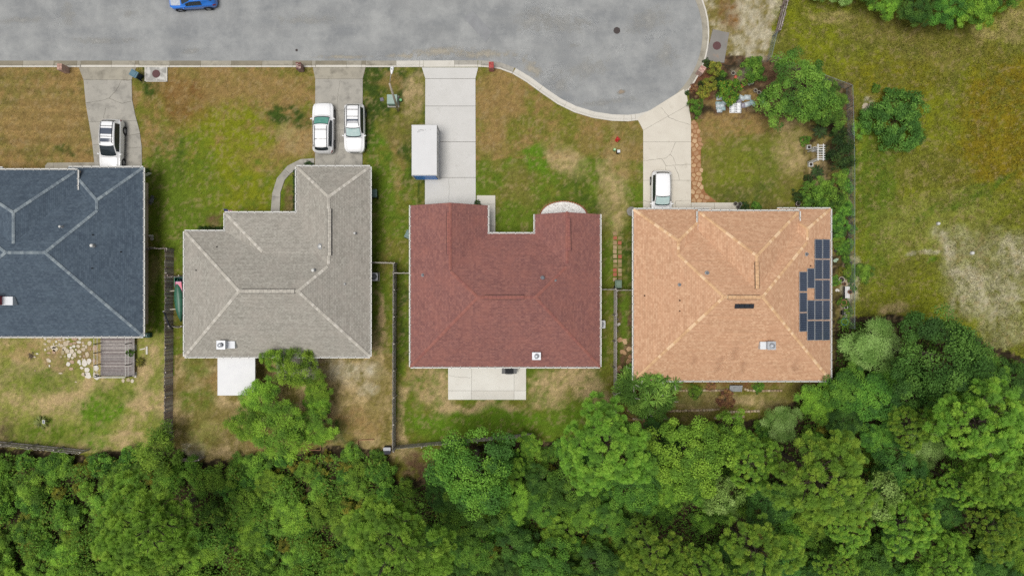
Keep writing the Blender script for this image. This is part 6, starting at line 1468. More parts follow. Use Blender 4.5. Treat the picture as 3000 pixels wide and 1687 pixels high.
# ---- pots, bench and clutter along the wire fence
Z3 = lambda x, y: (2380 + x / 4.025, 640 + y / 4.025)
for lb_, x, y, r, m in (("large cream ring pot alone in grass beside the solar roof", 327, 722, .26, pc1), ("small terracotta pot at the bench's far end", 366, 772, .15, pc2), ("terracotta pot standing on the white bench", 403, 866, .18, pc2), ("large terracotta pot below the white bench", 353, 990, .26, pc2), ("white round pot beside the large terracotta pot", 382, 1045, .17, mat("pot_white", S(220, 218, 212))), ("dark round pot near the weeds by the wire fence", 290, 245, .14, pc4), ("dark small pot in the shade beside the orange roofed house", 262, 383, .12, pc4), ("tiny black pot in the sand by the wire fence", 447, 524, .09, pc4)):
    pot(lb_, P(*Z3(x, y)) + Vector((0, 0, .46 if "on the white bench" in lb_ else 0)), r, .3 if r > .2 else .22, m)
pot("cream ring pot among the arching stems inside the wire fence", P(*Z2(910, 938)), .2, .3, pc1); pot("pale stone pot at the lawn corner near the house's gutter", P(*Z2(188, 1218)), .2, .36, mat("pot_pink_stone", S(196, 182, 180), S(166, 150, 150), 8))
pot("round cream pot ring beside the flowering crape myrtle", P(1811, 1124), .15, .25, pc1)
t = thing("garden_bench", "white painted bench beside the wire fence holding pots", "bench", P(*Z3(378, 870)))
for q in range(4): MB().box((-.22 + .14 * q, 0, .43), (.12, 1.05, .035)).build("seat_slat", aw, t)
for sy in (-1, 1):
    for sx in (-1, 1): MB().box((sx * .22, sy * .42, .2), (.06, .06, .41)).build("leg", aw, t)
for q in range(3): MB().box((-.31 - .02 * q, 0, .56 + .13 * q), (.03, 1.05, .09)).build("back_slat", mat("bench_dark", S(96, 96, 100)), t)
t = thing("plastic_crate", "pale plastic crate among clutter by the wire fence", "crate", P(*Z3(390, 1130)))
for sx, sy, w, d in ((0, 1, .36, .03), (0, -1, .36, .03), (1, 0, .03, .44), (-1, 0, .03, .44)): MB().box((sx * .18, sy * .235, .14), (w, d, .28)).build("side", mat("crate_pale", S(196, 194, 186)), t)
MB().box((0, 0, .03), (.34, .44, .04)).build("base", MATS["crate_pale"], t)
t = thing("plastic_crate", "dark plastic crate among clutter by the wire fence", "crate", P(*Z3(352, 1110)))
for sx, sy, w, d in ((0, 1, .3, .03), (0, -1, .3, .03), (1, 0, .03, .34), (-1, 0, .03, .34)): MB().box((sx * .15, sy * .185, .16), (w, d, .32)).build("side", black_m, t)
MB().box((0, 0, .03), (.3, .34, .04)).build("base", black_m, t)
t = thing("plastic_tub", "teal plastic tub half under the grey green tree", "tub", P(*Z3(360, 1215)))
MB().lathe([(.22, 0), (.3, .32), (.33, .33), (.33, .36), (.28, .36), (.25, .1), (.001, .08)], 18, cap=False).build("tub_wall", mat("tub_teal", S(70, 128, 130)), t); MB().box((0, .3, .34), (.1, .08, .03)).build("handle", mat("tub_teal", S(70, 128, 130)), t)
def slab_bits(label, nx, ny, s_, m, seed):
    t = thing("broken_paver", label, "paver", P(nx, ny), .5); rr = random.Random(seed)
    for q in range(3): MB().prism([(s_ * rr.uniform(.7, 1) * math.cos(a) + rr.uniform(-.05, .05), s_ * rr.uniform(.7, 1) * math.sin(a)) for a in np.linspace(0, 5.2, 5)], -.01, .05 + .02 * q).build("piece", m, t, loc=(rr.uniform(-.1, .1) * q, rr.uniform(-.1, .1) * q, 0))
slab_bits("broken white paver in the grass beside the solar panels", *Z3(290, 842), .16, C_white, 1)
slab_bits("broken pale paver stepping stone near the wire fence and house corner", *Z2(918, 1338), .2, C_warm, 2)
slab_bits("pale green glazed dish lying beside the orange roofed house's wall", *Z3(268, 503), .18, mat("dish_green", S(164, 186, 160)), 3)
t = thing("white_cap", "white round utility cap in the field near the sandy patch", "utility cap", P(2747, 655.5)); MB().lathe([(.13, 0), (.14, .22), (.08, .28), (.001, .29)], 14, cap=False).build("dome", white_trim, t, smooth=True); MB().lathe([(.17, 0), (.17, .05), (.14, .06)], 14, cap=False).build("collar", pc3, t)
t = thing("white_cap", "white round utility cap standing in the wide bare sand", "utility cap", P(2846, 741.5)); MB().lathe([(.15, 0), (.16, .22), (.1, .28), (.001, .29)], 14, cap=False).build("dome", white_trim, t, smooth=True); MB().lathe([(.19, 0), (.19, .05), (.15, .06)], 14, cap=False).build("collar", pc3, t)
t = thing("sand_mound", "small pale sand heap beside the round bush in the field", "sand heap", P(2538, 315)); V_ = []
mb = MB().lathe([(.42, -.01), (.34, .06), (.2, .12), (.08, .15), (.001, .16)], 14, cap=False); mb.build("heap", mat("heap_sand", S(222, 210, 190), S(190, 170, 148), 6, .95, .4), t, smooth=True); MB().lathe([(.12, 0), (.1, .05), (.001, .06)], 8, (.3, -.25, 0), cap=False).build("burrow", mat("burrow_dark", S(66, 54, 46)), t)
# garden steps, edging rows
t = thing("wooden_steps", "weathered grey wooden step ramp behind the orange roofed house", "steps", P(2154, 1136)); mm = mat("step_grey", S(172, 176, 178), S(150, 152, 154), 6)
for q in range(6): MB().box((0, .22 - .1 * q, .3 - .045 * q), (1.15, .085, .04)).build("tread", mm, t)
for sx in (-1, 1): MB().box((sx * .5, -.02, .1), (.06, .6, .2)).build("stringer", mm, t)
Z6 = lambda x, y: (1790 + x / 4.86, 1080 + y / 4.86)
em = [mat("edging_block_%d" % i, S(*c), S(*[v * .88 for v in c]), 8, .9, .2) for i, c in enumerate(((196, 174, 140), (184, 160, 126), (206, 188, 158), (172, 150, 120)))]
def edging(label, pts, s_=.27, seed=1, h=.16):
    pts = [P2(*Z6(*p)) for p in pts]; o = Vector((pts[0][0], pts[0][1], 0)); t = thing("stone_edging", label, "garden edging", o); rr = random.Random(seed)
    pp = resample(pts, s_)
    for a, b in zip(pp, pp[1:]):
        d = math.hypot(b[0] - a[0], b[1] - a[1]); q = MB().box((0, 0, h / 2), (d - .025, .2, h * rr.uniform(.85, 1.1)), taper=.93).build("edging_block", rr.choice(em), t)
        q.location = ((a[0] + b[0]) / 2 - o.x + rr.uniform(-.02, .02), (a[1] + b[1]) / 2 - o.y + rr.uniform(-.02, .02), 0); q.rotation_euler = (0, 0, math.atan2(b[1] - a[1], b[0] - a[0]) + rr.uniform(-.08, .08))
edging("upper row of tan stone edging blocks before the wooden steps, crape myrtle side", [(970, 305), (1300, 308), (1600, 305), (1660, 285)], seed=1)
edging("upper row of tan stone edging blocks past the wooden steps, wooded side", [(1890, 280), (1960, 305), (2100, 312), (2430, 310)], seed=2)
edging("long middle row of tan stone edging blocks under the crape myrtle", [(220, 585), (300, 606), (560, 602), (1000, 594), (1300, 585), (1540, 572)], seed=3)
edging("middle row of tan stone edging blocks past the rusty shrub", [(1640, 615), (1800, 608), (2110, 598)], seed=4)
edging("lower row of tan stone edging blocks beside the fence end", [(300, 712), (480, 716), (660, 708), (840, 702)], seed=5)
edging("lower short row of tan stone edging blocks beneath the bright trees", [(1460, 695), (1640, 690), (1760, 682), (1900, 678)], seed=6)
t = thing("bent_edging_strip", "thin rusty bent edging strip curving from the long fence", "garden edging", P(1814, 1185))
MB().tube([P(*Z6(x, y), .06) - P(1814, 1185) for x, y in ((115, 490), (150, 560), (200, 630), (260, 690), (310, 714))], .04, 6).build("strip", mat("rusty_strip", S(110, 72, 56)), t); MB().box((0, 0, .06), (.05, .05, .14)).build("stake", MATS["rusty_strip"], t)

# ================================================================== PLANTS
LEAF = leafmat()
bark = mat("bark", S(104, 94, 82), S(80, 70, 60), 5, .95, .4, obj=True)
bark_pale = mat("pale_bark", S(150, 142, 130), S(118, 108, 98), 5, .95, .3, obj=True)
def unit(v): return v / np.maximum(1e-6, np.linalg.norm(v, axis=-1, keepdims=True))
def crown_mesh(name, seed, Rr, Hc, ncl, rcl, nlf, ll, lw, mode, cols, zlo=-.15, lobes=.18, up=.5, tilt=.6, droop=0.0, jit=.22, mix=None, flat=1.0, axn=.45):
    """foliage as many small faces: clumps spread through a lobed dome, leaves round each clump"""
    g = np.random.default_rng(seed); ph = g.uniform(0, 6.28, 4)
    az = g.uniform(0, 2 * np.pi, ncl); z = g.uniform(zlo, 1, ncl); f = g.uniform(.35, 1, ncl) ** .5
    if mode == 'needle':            # puffs sit apart from each other over the shell of the crown
        pa = []; 
        for _ in range(ncl):
            q = g.uniform(0, 1, (24, 2)); c_ = np.stack([q[:, 0] * 6.283, zlo + (1 - zlo) * q[:, 1]], -1)
            e_ = np.stack([np.cos(c_[:, 0]) * np.sqrt(1 - np.clip(c_[:, 1], 0, 1) ** 2), np.sin(c_[:, 0]) * np.sqrt(1 - np.clip(c_[:, 1], 0, 1) ** 2), c_[:, 1]], -1)
            if pa:
                dd = np.min(np.linalg.norm(e_[:, None] - np.array([p_[1] for p_ in pa])[None], axis=-1), 1); k_ = int(np.argmax(dd))
            else: k_ = 0
            pa.append((c_[k_], e_[k_]))
        az = np.array([p_[0][0] for p_ in pa]); z = np.array([p_[0][1] for p_ in pa]); f = g.uniform(.8, 1.0, ncl)
    lob = 1 + lobes * np.sin(3 * az + ph[0]) + lobes * .6 * np.sin(5 * az + ph[1]) + lobes * .4 * np.sin(8 * az + ph[2])
    rad = np.sqrt(np.clip(1 - np.clip(z, 0, 1) ** 2, 0, 1)) * lob
    c = np.stack([Rr * rad * np.cos(az) * f, Rr * rad * np.sin(az) * f, Hc * z * f ** .7], -1)
    c += g.normal(0, .05 * Rr, c.shape)
    axis = unit(unit(c + 1e-4) + np.array([0, 0, up]))
    rc = rcl * g.uniform(.65, 1.3, ncl)
    ci = np.repeat(np.arange(ncl), nlf); N = len(ci)
    d = g.normal(0, 1, (N, 3)); d = unit(d); s = np.sum(d * axis[ci], -1, keepdims=True)
    d = np.where(s < -.25, d - 2 * s * axis[ci], d)
    C0 = np.array([S(*q) for q in cols]) * 2.35
    w = g.random(ncl); cc = C0[(w * len(cols)).astype(int).clip(0, len(cols) - 1)]
    lc = cc[ci] * (1 + g.normal(0, jit, (N, 1))).clip(.45, 1.7)
    if mix is not None:
        m = g.random(N) < mix[1]; lc[m] = np.array(S(*mix[0])) * 1.3 * g.uniform(.8, 1.15, (m.sum(), 1))
    rr_ = rc[ci][:, None]
    if mode == 'needle':
        a = c[ci] + d * rr_ * .12; b = c[ci] + d * rr_ * g.uniform(.85, 1.05, (N, 1)) - np.array([0, 0, droop]) * rr_
        side = unit(np.cross(d, g.normal(0, .5, (N, 3)) + np.array([0, 0, 1.0]))) * lw
        V = np.stack([a - side * .5, a + side * .5, b + side * .35, b - side * .35], 1)
    elif mode == 'spray':
        p = c[ci] + d * rr_ * g.uniform(.25, 1.0, (N, 1)) * np.array([1, 1, .7])
        ax = unit(d * np.array([1, 1, .35]) + g.normal(0, axn, (N, 3)) - np.array([0, 0, droop]))
        L = ll * g.uniform(.6, 1.3, (N, 1)); side = unit(np.cross(ax, g.normal(0, .4, (N, 3)) + np.array([0, 0, 1.0]))) * lw
        V = np.stack([p - ax * L * .5, p + side * .5, p + ax * L * .5, p - side * .5], 1)
    else:
        p = c[ci] + d * rr_ * g.uniform(.55, 1.05, (N, 1)) * np.array([1, 1, flat])
        n = unit(d + g.normal(0, tilt, (N, 3)) + np.array([0, 0, .5])); ax = unit(np.cross(n, g.normal(0, 1, (N, 3)))); bx = np.cross(n, ax)
        L = ll * g.uniform(.6, 1.3, (N, 1)); W = lw * g.uniform(.7, 1.2, (N, 1))
        V = np.stack([p - ax * L * .5, p + bx * W * .5, p + ax * L * .5, p - bx * W * .5], 1)
    F = np.arange(N * 4).reshape(N, 4)
    return fast_mesh(name, V.reshape(-1, 3), F, LEAF, np.repeat(lc, 4, 0)), c
def trunk_mesh(name, seed, zc, r0, cl, m, nl=9, frac=.75):
    g = random.Random(seed); mb = MB(); k = 6; pts = []; top = zc + .3 * max(p[2] for p in cl)
    for i in range(k + 1): pts.append((g.uniform(-.06, .06) * i * r0 * 2, g.uniform(-.06, .06) * i * r0 * 2, top * i / k))
    mb.tube(pts, [r0 * (1 - .78 * i / k) for i in range(k + 1)], 8)
    for i in range(nl):
        c = cl[g.randrange(len(cl))]; z0 = zc * g.uniform(frac, 1.02); t0 = min(1, z0 / top); b = Vector((pts[int(t0 * k)][0], pts[int(t0 * k)][1], z0)); e = Vector((c[0] * .92, c[1] * .92, zc + c[2] * .92))
        mid = (b + e) / 2 + Vector((g.uniform(-.2, .2), g.uniform(-.2, .2), g.uniform(-.1, .35))); mb.tube([b, mid, e], [r0 * .36, r0 * .22, r0 * .07], 5)
    return mb.mesh(name, m)
KIND = {}; EXT = {}
def kind(key, zc, r0, nvar, bk=bark, nl=10, **kw):
    KIND[key] = []; EXT[key] = 1 + kw['rcl'] / kw['Rr'] * (.55 if kw['mode'] == 'needle' else .8)
    for i in range(nvar):
        me, cl = crown_mesh("crown", hash_(key) + i * 7, **kw)
        KIND[key].append((me, trunk_mesh("trunk", i + 5, zc, r0, cl, bk, nl), zc, kw['Rr'], kw['Hc']))
def hash_(s_): return sum(ord(c) * (i + 3) for i, c in enumerate(s_))
kind('pine', 8.5, .2, 4, nl=22, Rr=3.2, Hc=3.4, ncl=330, rcl=.34, nlf=150, ll=.4, lw=.02, mode='needle', cols=[(98, 134, 36), (88, 124, 34), (110, 142, 40), (80, 112, 36)], lobes=.2, up=.9, jit=.16, zlo=-.05)
kind('yellow_pine', 8.5, .2, 3, nl=26, Rr=3.2, Hc=3.2, ncl=250, rcl=.35, nlf=140, ll=.4, lw=.02, mode='needle', cols=[(100, 134, 36), (90, 124, 36), (114, 142, 40), (84, 116, 38)], lobes=.26, up=.9, jit=.18, zlo=-.05)
kind('broad', 6.5, .22, 4, Rr=3.0, Hc=3.0, ncl=95, rcl=.68, nlf=240, ll=.17, lw=.10, mode='broad', cols=[(74, 112, 34), (62, 98, 32), (88, 124, 36), (56, 88, 34)], lobes=.2)
kind('bright', 6.5, .22, 2, Rr=3.0, Hc=3.0, ncl=90, rcl=.64, nlf=240, ll=.18, lw=.11, mode='broad', cols=[(96, 132, 34), (84, 120, 32), (108, 142, 36), (74, 108, 32)], lobes=.22)
kind('dark', 6.0, .22, 3, Rr=3.0, Hc=3.0, ncl=100, rcl=.66, nlf=220, ll=.16, lw=.09, mode='broad', cols=[(62, 96, 36), (52, 84, 32), (74, 108, 40), (48, 76, 34)], lobes=.16)
kind('garden', 3.2, .14, 2, Rr=2.4, Hc=2.0, ncl=120, rcl=.46, nlf=170, ll=.13, lw=.065, mode='broad', cols=[(84, 120, 38), (70, 104, 36), (100, 134, 44), (60, 92, 34)], lobes=.2)
kind('pale', 6.0, .16, 2, bk=bark_pale, Rr=2.2, Hc=2.2, ncl=60, rcl=.6, nlf=110, ll=.22, lw=.13, mode='broad', cols=[(108, 138, 62), (96, 126, 52), (122, 150, 78), (84, 114, 48)], lobes=.22)
kind('feather', 5.0, .16, 4, Rr=2.8, Hc=2.4, ncl=75, rcl=.85, nlf=150, ll=.42, lw=.055, mode='spray', cols=[(98, 130, 32), (84, 116, 32), (112, 144, 36), (74, 104, 32)], lobes=.24, droop=.25)
kind('grey', 5.0, .15, 2, bk=bark_pale, nl=26, Rr=2.8, Hc=2.2, ncl=75, rcl=.9, nlf=150, ll=.5, lw=.045, mode='spray', cols=[(108, 134, 66), (96, 122, 56), (122, 146, 80), (82, 110, 46)], lobes=.26, droop=.2)
kind('bush', 1.2, .05, 4, Rr=1.5, Hc=1.5, ncl=50, rcl=.45, nlf=110, ll=.17, lw=.085, mode='broad', cols=[(80, 116, 36), (68, 102, 34), (94, 130, 38), (56, 86, 32)], lobes=.2)
kind('loose', 1.4, .05, 4, Rr=1.6, Hc=1.6, ncl=44, rcl=.6, nlf=110, ll=.3, lw=.045, mode='spray', cols=[(94, 126, 34), (80, 112, 34), (108, 138, 40), (70, 96, 34)], lobes=.26, droop=.1)
kind('olive', 1.0, .04, 2, Rr=1.2, Hc=1.1, ncl=40, rcl=.36, nlf=100, ll=.15, lw=.07, mode='broad', cols=[(112, 112, 34), (96, 102, 34), (124, 122, 40), (84, 92, 32)], lobes=.18)
kind('shrub', .55, .04, 3, Rr=1.0, Hc=.9, ncl=46, rcl=.26, nlf=90, ll=.12, lw=.06, mode='broad', cols=[(66, 98, 30), (56, 86, 28), (78, 110, 32), (90, 120, 36)], lobes=.12)
kind('darkshrub', .6, .04, 2, Rr=1.0, Hc=.8, ncl=44, rcl=.28, nlf=90, ll=.11, lw=.06, mode='broad', cols=[(44, 64, 30), (36, 54, 28), (54, 74, 34)], lobes=.14)
kind('flower', .55, .04, 1, Rr=1.1, Hc=.9, ncl=50, rcl=.28, nlf=90, ll=.15, lw=.06, mode='broad', cols=[(72, 108, 26), (60, 94, 26), (88, 120, 30)], lobes=.14, mix=((196, 170, 40), .05))
kind('myrtle', 2.0, .09, 1, nl=16, Rr=2.4, Hc=1.5, ncl=85, rcl=.72, nlf=46, ll=.62, lw=.075, droop=.12, up=1.0, mode='needle', cols=[(104, 148, 54), (88, 130, 46), (120, 160, 62), (76, 114, 44)], lobes=.1, mix=((220, 214, 204), .012), zlo=-.1)
kind('rust', .45, .03, 1, Rr=.9, Hc=.75, ncl=40, rcl=.28, nlf=90, ll=.2, lw=.03, mode='spray', cols=[(128, 96, 62), (112, 78, 56), (140, 110, 66), (100, 68, 54)], lobes=.1, droop=-.3)
kind('field', .9, .05, 1, Rr=2.6, Hc=1.3, ncl=150, rcl=.45, nlf=90, ll=.2, lw=.1, mode='broad', cols=[(72, 116, 44), (58, 98, 38), (86, 130, 48), (58, 98, 40)], lobes=.2)

CAT = dict(pine='tree', yellow_pine='tree', broad='tree', bright='tree', dark='tree', pale='tree', feather='tree', grey='tree', myrtle='tree', garden='tree')
NAME = dict(pine='pine_tree', yellow_pine='pine_tree', broad='leafy_tree', bright='leafy_tree', dark='leafy_tree', pale='pale_tree', feather='feathery_tree', grey='feathery_tree', garden='leafy_tree', myrtle='crape_myrtle_tree')
rgT = random.Random(99); PLACED = []
def plant(key, nx, ny, rpx, label, group=None, sz=1.0, var=None, rz=None, zs=None, sx=1.0):
    """crown centre seen at photograph pixel (nx,ny), crown radius rpx pixels"""
    var = rgT.randrange(len(KIND[key])) if var is None else var; me, tr, zc, Rr, Hc = KIND[key][var]
    s_ = rpx * MPP / (Rr * EXT[key]); z = (zc + .45 * Hc) * s_ * sz
    p = P(nx, ny, z)
    t = thing(NAME.get(key, 'shrub'), label, CAT.get(key, 'shrub'), (p.x, p.y, 0), rgT.uniform(0, 6.28) if rz is None else rz, group)
    t.scale = (s_ * sx, s_, s_ * sz)
    o = mesh_obj("crown" if key in CAT else "foliage", me, t, (0, 0, zc)); mesh_obj("trunk" if key in CAT else "stem", tr, t)
    PLACED.append((p.x, p.y, rpx * MPP)); return t
D = lambda x, y: (x * K, y * K)

# ---- garden trees and shrubs that stand alone
plant('feather', *D(655, 1000), 62, "feathery green tree leaning over the white canopy's open side", sz=.95)
plant('feather', *D(748, 930), 62, "feathery green tree overhanging the grey roofed house's back gutter", sz=1.1)
plant('feather', *D(683, 905), 36, "slim feathery green treetop reaching above the grey roof's edge", sz=2.0)
plant('feather', *D(620, 1065), 60, "feathery green tree between the white canopy and the thicket", sz=1.0)
plant('feather', *D(705, 1085), 84, "large feathery yellow green tree over the timber edged soil bed", sz=.9)
plant('feather', *D(795, 985), 46, "feathery tree beside the bare ground at the grey roofed house's patio slab", sz=1.0)
plant('feather', *D(800, 1015), 40, "small feathery tree at the bare sandy yard's edge", sz=1.0)
plant('feather', *D(795, 1075), 60, "feathery tree beside the timber edged soil bed", sz=.9)
plant('loose', *D(393, 1140), 74, "loose green bush hanging over the leaning board fence's end", sz=1.1)
plant('garden', *D(2015, 225), 112, "dense leafy tree in the flower bed behind the soil bags", sz=.75)
plant('garden', *D(2082, 262), 68, "bright green leafy tree in the wire fence's corner", sz=.7)
plant('darkshrub', *D(2118, 382), 54, "big dark round shrub behind the white arbour", sz=.9)
plant('darkshrub', *D(2112, 330), 28, "dark shrub squeezed between feathery tree and wire fence")
plant('field', *D(2262, 300), 94, "wide dark green mounded bush standing alone in the field")
plant('shrub', *D(2205, 222), 16, "small grey green tuft bush north of the mounded field bush", sz=.8)
plant('loose', *D(2170, 320), 34, "weedy loose bush between wire fence and mounded field bush", sz=.6)
plant('shrub', *Z1(300, 1250), 27, "round clipped olive green shrub at the driveway's edge", sz=1.2)
plant('olive', *Z1(680, 450), 24, "yellow green shrub beside the askew mailbox"); plant('olive', *Z1(590, 750), 24, "olive gold shrub in the flower bed's middle")
plant('flower', *Z1(1000, 900), 40, "round green shrub with yellow flowers beside the soil bags"); plant('shrub', *Z1(1480, 490), 44, "bright green spreading shrub under the leafy tree", sz=.9)
plant('shrub', *Z1(1560, 300), 22, "bright green upright shrub tip beside the sandy strip", sz=1.1); plant('shrub', *Z1(860, 560), 13, "tiny green shrub between the gold shrub and cream pot", sz=1.2)
plant('darkshrub', *Z1(520, 330), 16, "low dark ground cover shrub beside the drain slab", sz=.5); plant('darkshrub', *Z1(100, 960), 9, "tiny dark shrub at the kerb's end", sz=.8); plant('olive', *Z1(420, 960), 20, "dull olive shrub above the round clipped shrub", sz=.8)
plant('darkshrub', *Z1(410, 770), 13, "almost black spiky shrub beside the askew mailbox"); plant('rust', *Z1(230, 860), 14, "rust brown dry shrub at the flower bed's kerb side", sz=.6)
plant('shrub', *Z1(1790, 1000), 22, "leafy green shrub between the row of pots and leafy tree", sz=1.0); plant('darkshrub', *Z1(800, 760), 26, "dark low shrub behind the yellow flowered shrub", sz=.7)
plant('shrub', *Z2(330, 170), 18, "small clipped hedge shrub at the lawn edge above the arbour", sz=.8); plant('darkshrub', *Z2(380, 800), 16, "dark shrub on the lawn edge below the planter", sz=.7); plant('rust', *Z2(340, 930), 12, "small red leaved shrub on the lawn edge", sz=.8)
plant('bush', *Z2(480, 1130), 44, "leafy green bush brushing the orange roofed house's gutter", sz=1.0); plant('darkshrub', *Z2(230, 1080), 22, "dark shrub beside the pale stone pot", sz=1.0); plant('bush', *Z2(760, 1130), 48, "leafy bush between orange roofed house and wire fence", sz=.9)
plant('loose', *Z2(900, 800), 26, "pale loose shrub among pots inside the wire fence", sz=.6); plant('loose', *Z2(600, 950), 36, "arching green shrub below the spiky cycad", sz=.6); plant('bush', *Z2(1000, 1300), 30, "small leafy bush at the wire fence beside the house corner", sz=.7)
plant('bush', *Z3(330, 90), 34, "leafy bush beside the orange roof's solar end", sz=.6); plant('bush', *Z3(420, 320), 24, "weedy green bush against the wire fence", sz=.5); plant('darkshrub', *Z3(270, 160), 20, "dark shrub against the orange roofed house's side wall", sz=.7); plant('olive', *Z3(355, 615), 14, "yellow striped leafy shrub by the cream ring pot", sz=.7)
plant('loose', *Z3(600, 640), 34, "grey green weedy bush in the field beside the wire fence", sz=.5); plant('bush', *Z3(280, 740), 18, "low green shrub beside the cream ring pot", sz=.5); plant('shrub', *Z3(330, 380), 14, "small leafy shrub near the dark pots", sz=.7)
plant("myrtle", *D(1632, 982), 88, "broad spiky crape myrtle with white blossom tips at the orange roof's corner", sz=.95, var=0)
plant('loose', *Z6(1200, 320), 24, "spiky dark green shrub before the stone edging", sz=.8); plant('rust', *Z6(1650, 440), 30, "round rust orange grass shrub between the edging rows", sz=1.0)
plant('rust', *Z6(1420, 240), 18, "low orange dry shrub under the orange roof's back gutter", sz=.5); plant('shrub', *Z6(2100, 260), 20, "low green shrub past the wooden steps", sz=.6)
plant('darkshrub', 425, 505, 16, "dark shrub at the slate roofed house's front corner", sz=.8); plant('darkshrub', 903, 484, 15, "round dark shrub at the grey roofed garage corner", sz=1.0)
for i in range(6): plant('darkshrub', 586 + 14 * i, 673, 12, "clipped dark hedge shrub under the grey roofed house's front gutter", "hedge shrubs before the grey roofed house", sz=1.0)
for i in range(9): plant('darkshrub', 866, 505 + 14 * i, 11, "clipped dark hedge shrub along the grey roofed house's garage wing wall", "hedge shrubs along the garage wing", sz=1.0)
plant('darkshrub', 1398, 596, 12, "dark shrub at the red roofed garage corner", sz=.8); plant('darkshrub', 2180, 608, 20, "dark shrub row end beside the front walk", sz=.5); plant('shrub', 2215, 606, 18, "small leafy shrub under the orange roof's front gutter", sz=.6)
plant('shrub', 380, 1034, 13, "bright green potted shrub on the wooden deck's rail", sz=1.6)
for i, (x, y) in enumerate(((2152, 598), (2165, 599), (2160, 608))): pot("dark ringed pot in the cluster on the front walk", P(x, y), .17, .3, pc3, "cluster of dark pots on the walk")
t = thing("round_table", "round grey table top at the orange roofed house's front corner", "table", P(1846, 622)); MB().lathe([(.42, .68), (.42, .72), (.36, .73), (.001, .72)], 24, cap=False).build("table_top", pc3, t); MB().lathe([(.25, 0), (.05, .05), (.05, .69)], 12).build("pedestal", pc4, t)
for lb_, x, y in (("small round pale stone beside the long fence, upper", 1806, 920), ("small round tan pot beside the long fence, middle", 1808, 935), ("small cream pot beside the long fence next to the white jug", 1807, 969)): pot(lb_, P(x, y), .1, .14, pc1)
slab_bits("broken white garden figure beside the long fence", 1811, 951, .14, C_white, 6); 
for i, (x, y) in enumerate(((1818, 995), (1822, 1030), (1843, 1020), (1846, 1045), (1815, 1078), (1840, 1060), (1830, 1000))): slab_bits("flat tan stepping stone in the side yard beneath the orange roof's eave", x, y, .24, fs[i % 4], 10 + i)
for o in [o for o in COL.objects if o.name.startswith("broken_paver") and str(o.get("label", "")).startswith("flat tan stepping")]: o["group"] = "stepping stones of the side yard"

# ---- rosette plants
def rosette(label, nx, ny, r, n, col, h=.5, fan=False, name="cycad", w=.1, cat="plant"):
    t = thing(name, label, cat, P(nx, ny)); g = random.Random(int(nx * 7 + ny)); mats_ = [mat("%s_frond_%d_%d" % (name, i, col[0]), S(*[c * k for c in col]), S(*[c * k * .8 for c in col]), 6) for i, k in enumerate((1, .85, 1.15))]
    for i in range(n):
        a = 2 * math.pi * i / n + g.uniform(-.12, .12); L = r * g.uniform(.8, 1.1); el = g.uniform(.15, 1.0); V_ = []; m_ = 6
        for q in range(m_ + 1):
            u = q / m_; rr_ = L * (u if not fan else u) * math.cos(el * .5); z = h * (.5 + el * .7 * math.sin(min(1, u * 1.3) * math.pi * .55)) - h * .35 * u * u
            ww = w * (.35 + .9 * math.sin(math.pi * min(.98, u * .85 + .15))) * .5; ww = max(.004, ww if q < m_ else .004)
            dx, dy = math.cos(a), math.sin(a); V_ += [(rr_ * dx - dy * ww, rr_ * dy + dx * ww, z), (rr_ * dx, rr_ * dy, z + .012), (rr_ * dx + dy * ww, rr_ * dy - dx * ww, z)]
        f = []
        for q in range(m_): f += [(3 * q, 3 * q + 1, 3 * q + 4, 3 * q + 3), (3 * q + 1, 3 * q + 2, 3 * q + 5, 3 * q + 4)]
        MB().add(V_, f).build("frond", g.choice(mats_), t)
    MB().lathe([(.09, -.02), (.1, h * .4), (.06, h * .55), (.001, h * .6)], 10, cap=False).build("stem", bark, t)
rosette("dark green spiky cycad north of the white arbour", 2398, 386, .85, 26, (54, 80, 30)); rosette("dark green spiky cycad below the white arbour", 2391, 505, .72, 22, (54, 84, 34))
rosette("small fan palm with stiff grey green leaves in the back lawn", 124, 1234.6, .72, 22, (128, 138, 70), .45, True, "fan_palm"); rosette("spiky yellow green lily clump beside the wooden deck", 414, 1060, .52, 34, (126, 124, 36), .4, name="lily_clump", w=.06)
rosette("low spiky green plant beside the wooden steps", 2040, 1150, .6, 18, (80, 108, 44), .3, name="lily_clump", w=.08)

# ---- top edge of the field
for x, y, r, k_, lb_ in ((2060, -10, 40, 'grey', "grey green scrubby tree at the field's far corner by the fence"), (2120, -5, 46, 'grey', "grey green scrubby tree second from the field's far fence"), (2230, 15, 60, 'feather', "feathery olive tree at the field's far edge"), (2310, 25, 66, 'dark', "dark leafy tree at the field's far edge"), (2395, 25, 70, 'broad', "rounded leafy tree at the field's far edge beside the tallest one"), (2460, 30, 72, 'bright', "tall yellow green leafy tree at the field's far edge"), (2530, 0, 60, 'broad', "leafy tree at the far end of the field's edge row"), (2180, -30, 60, 'broad', "leafy tree mostly hidden behind the field's edge row"), (2350, -40, 70, 'dark', "dark tree behind the field's edge row")):
    plant(k_, x * K, (y - 14) * K, r * .85, lb_, "trees along the field's far edge", sz=.8)
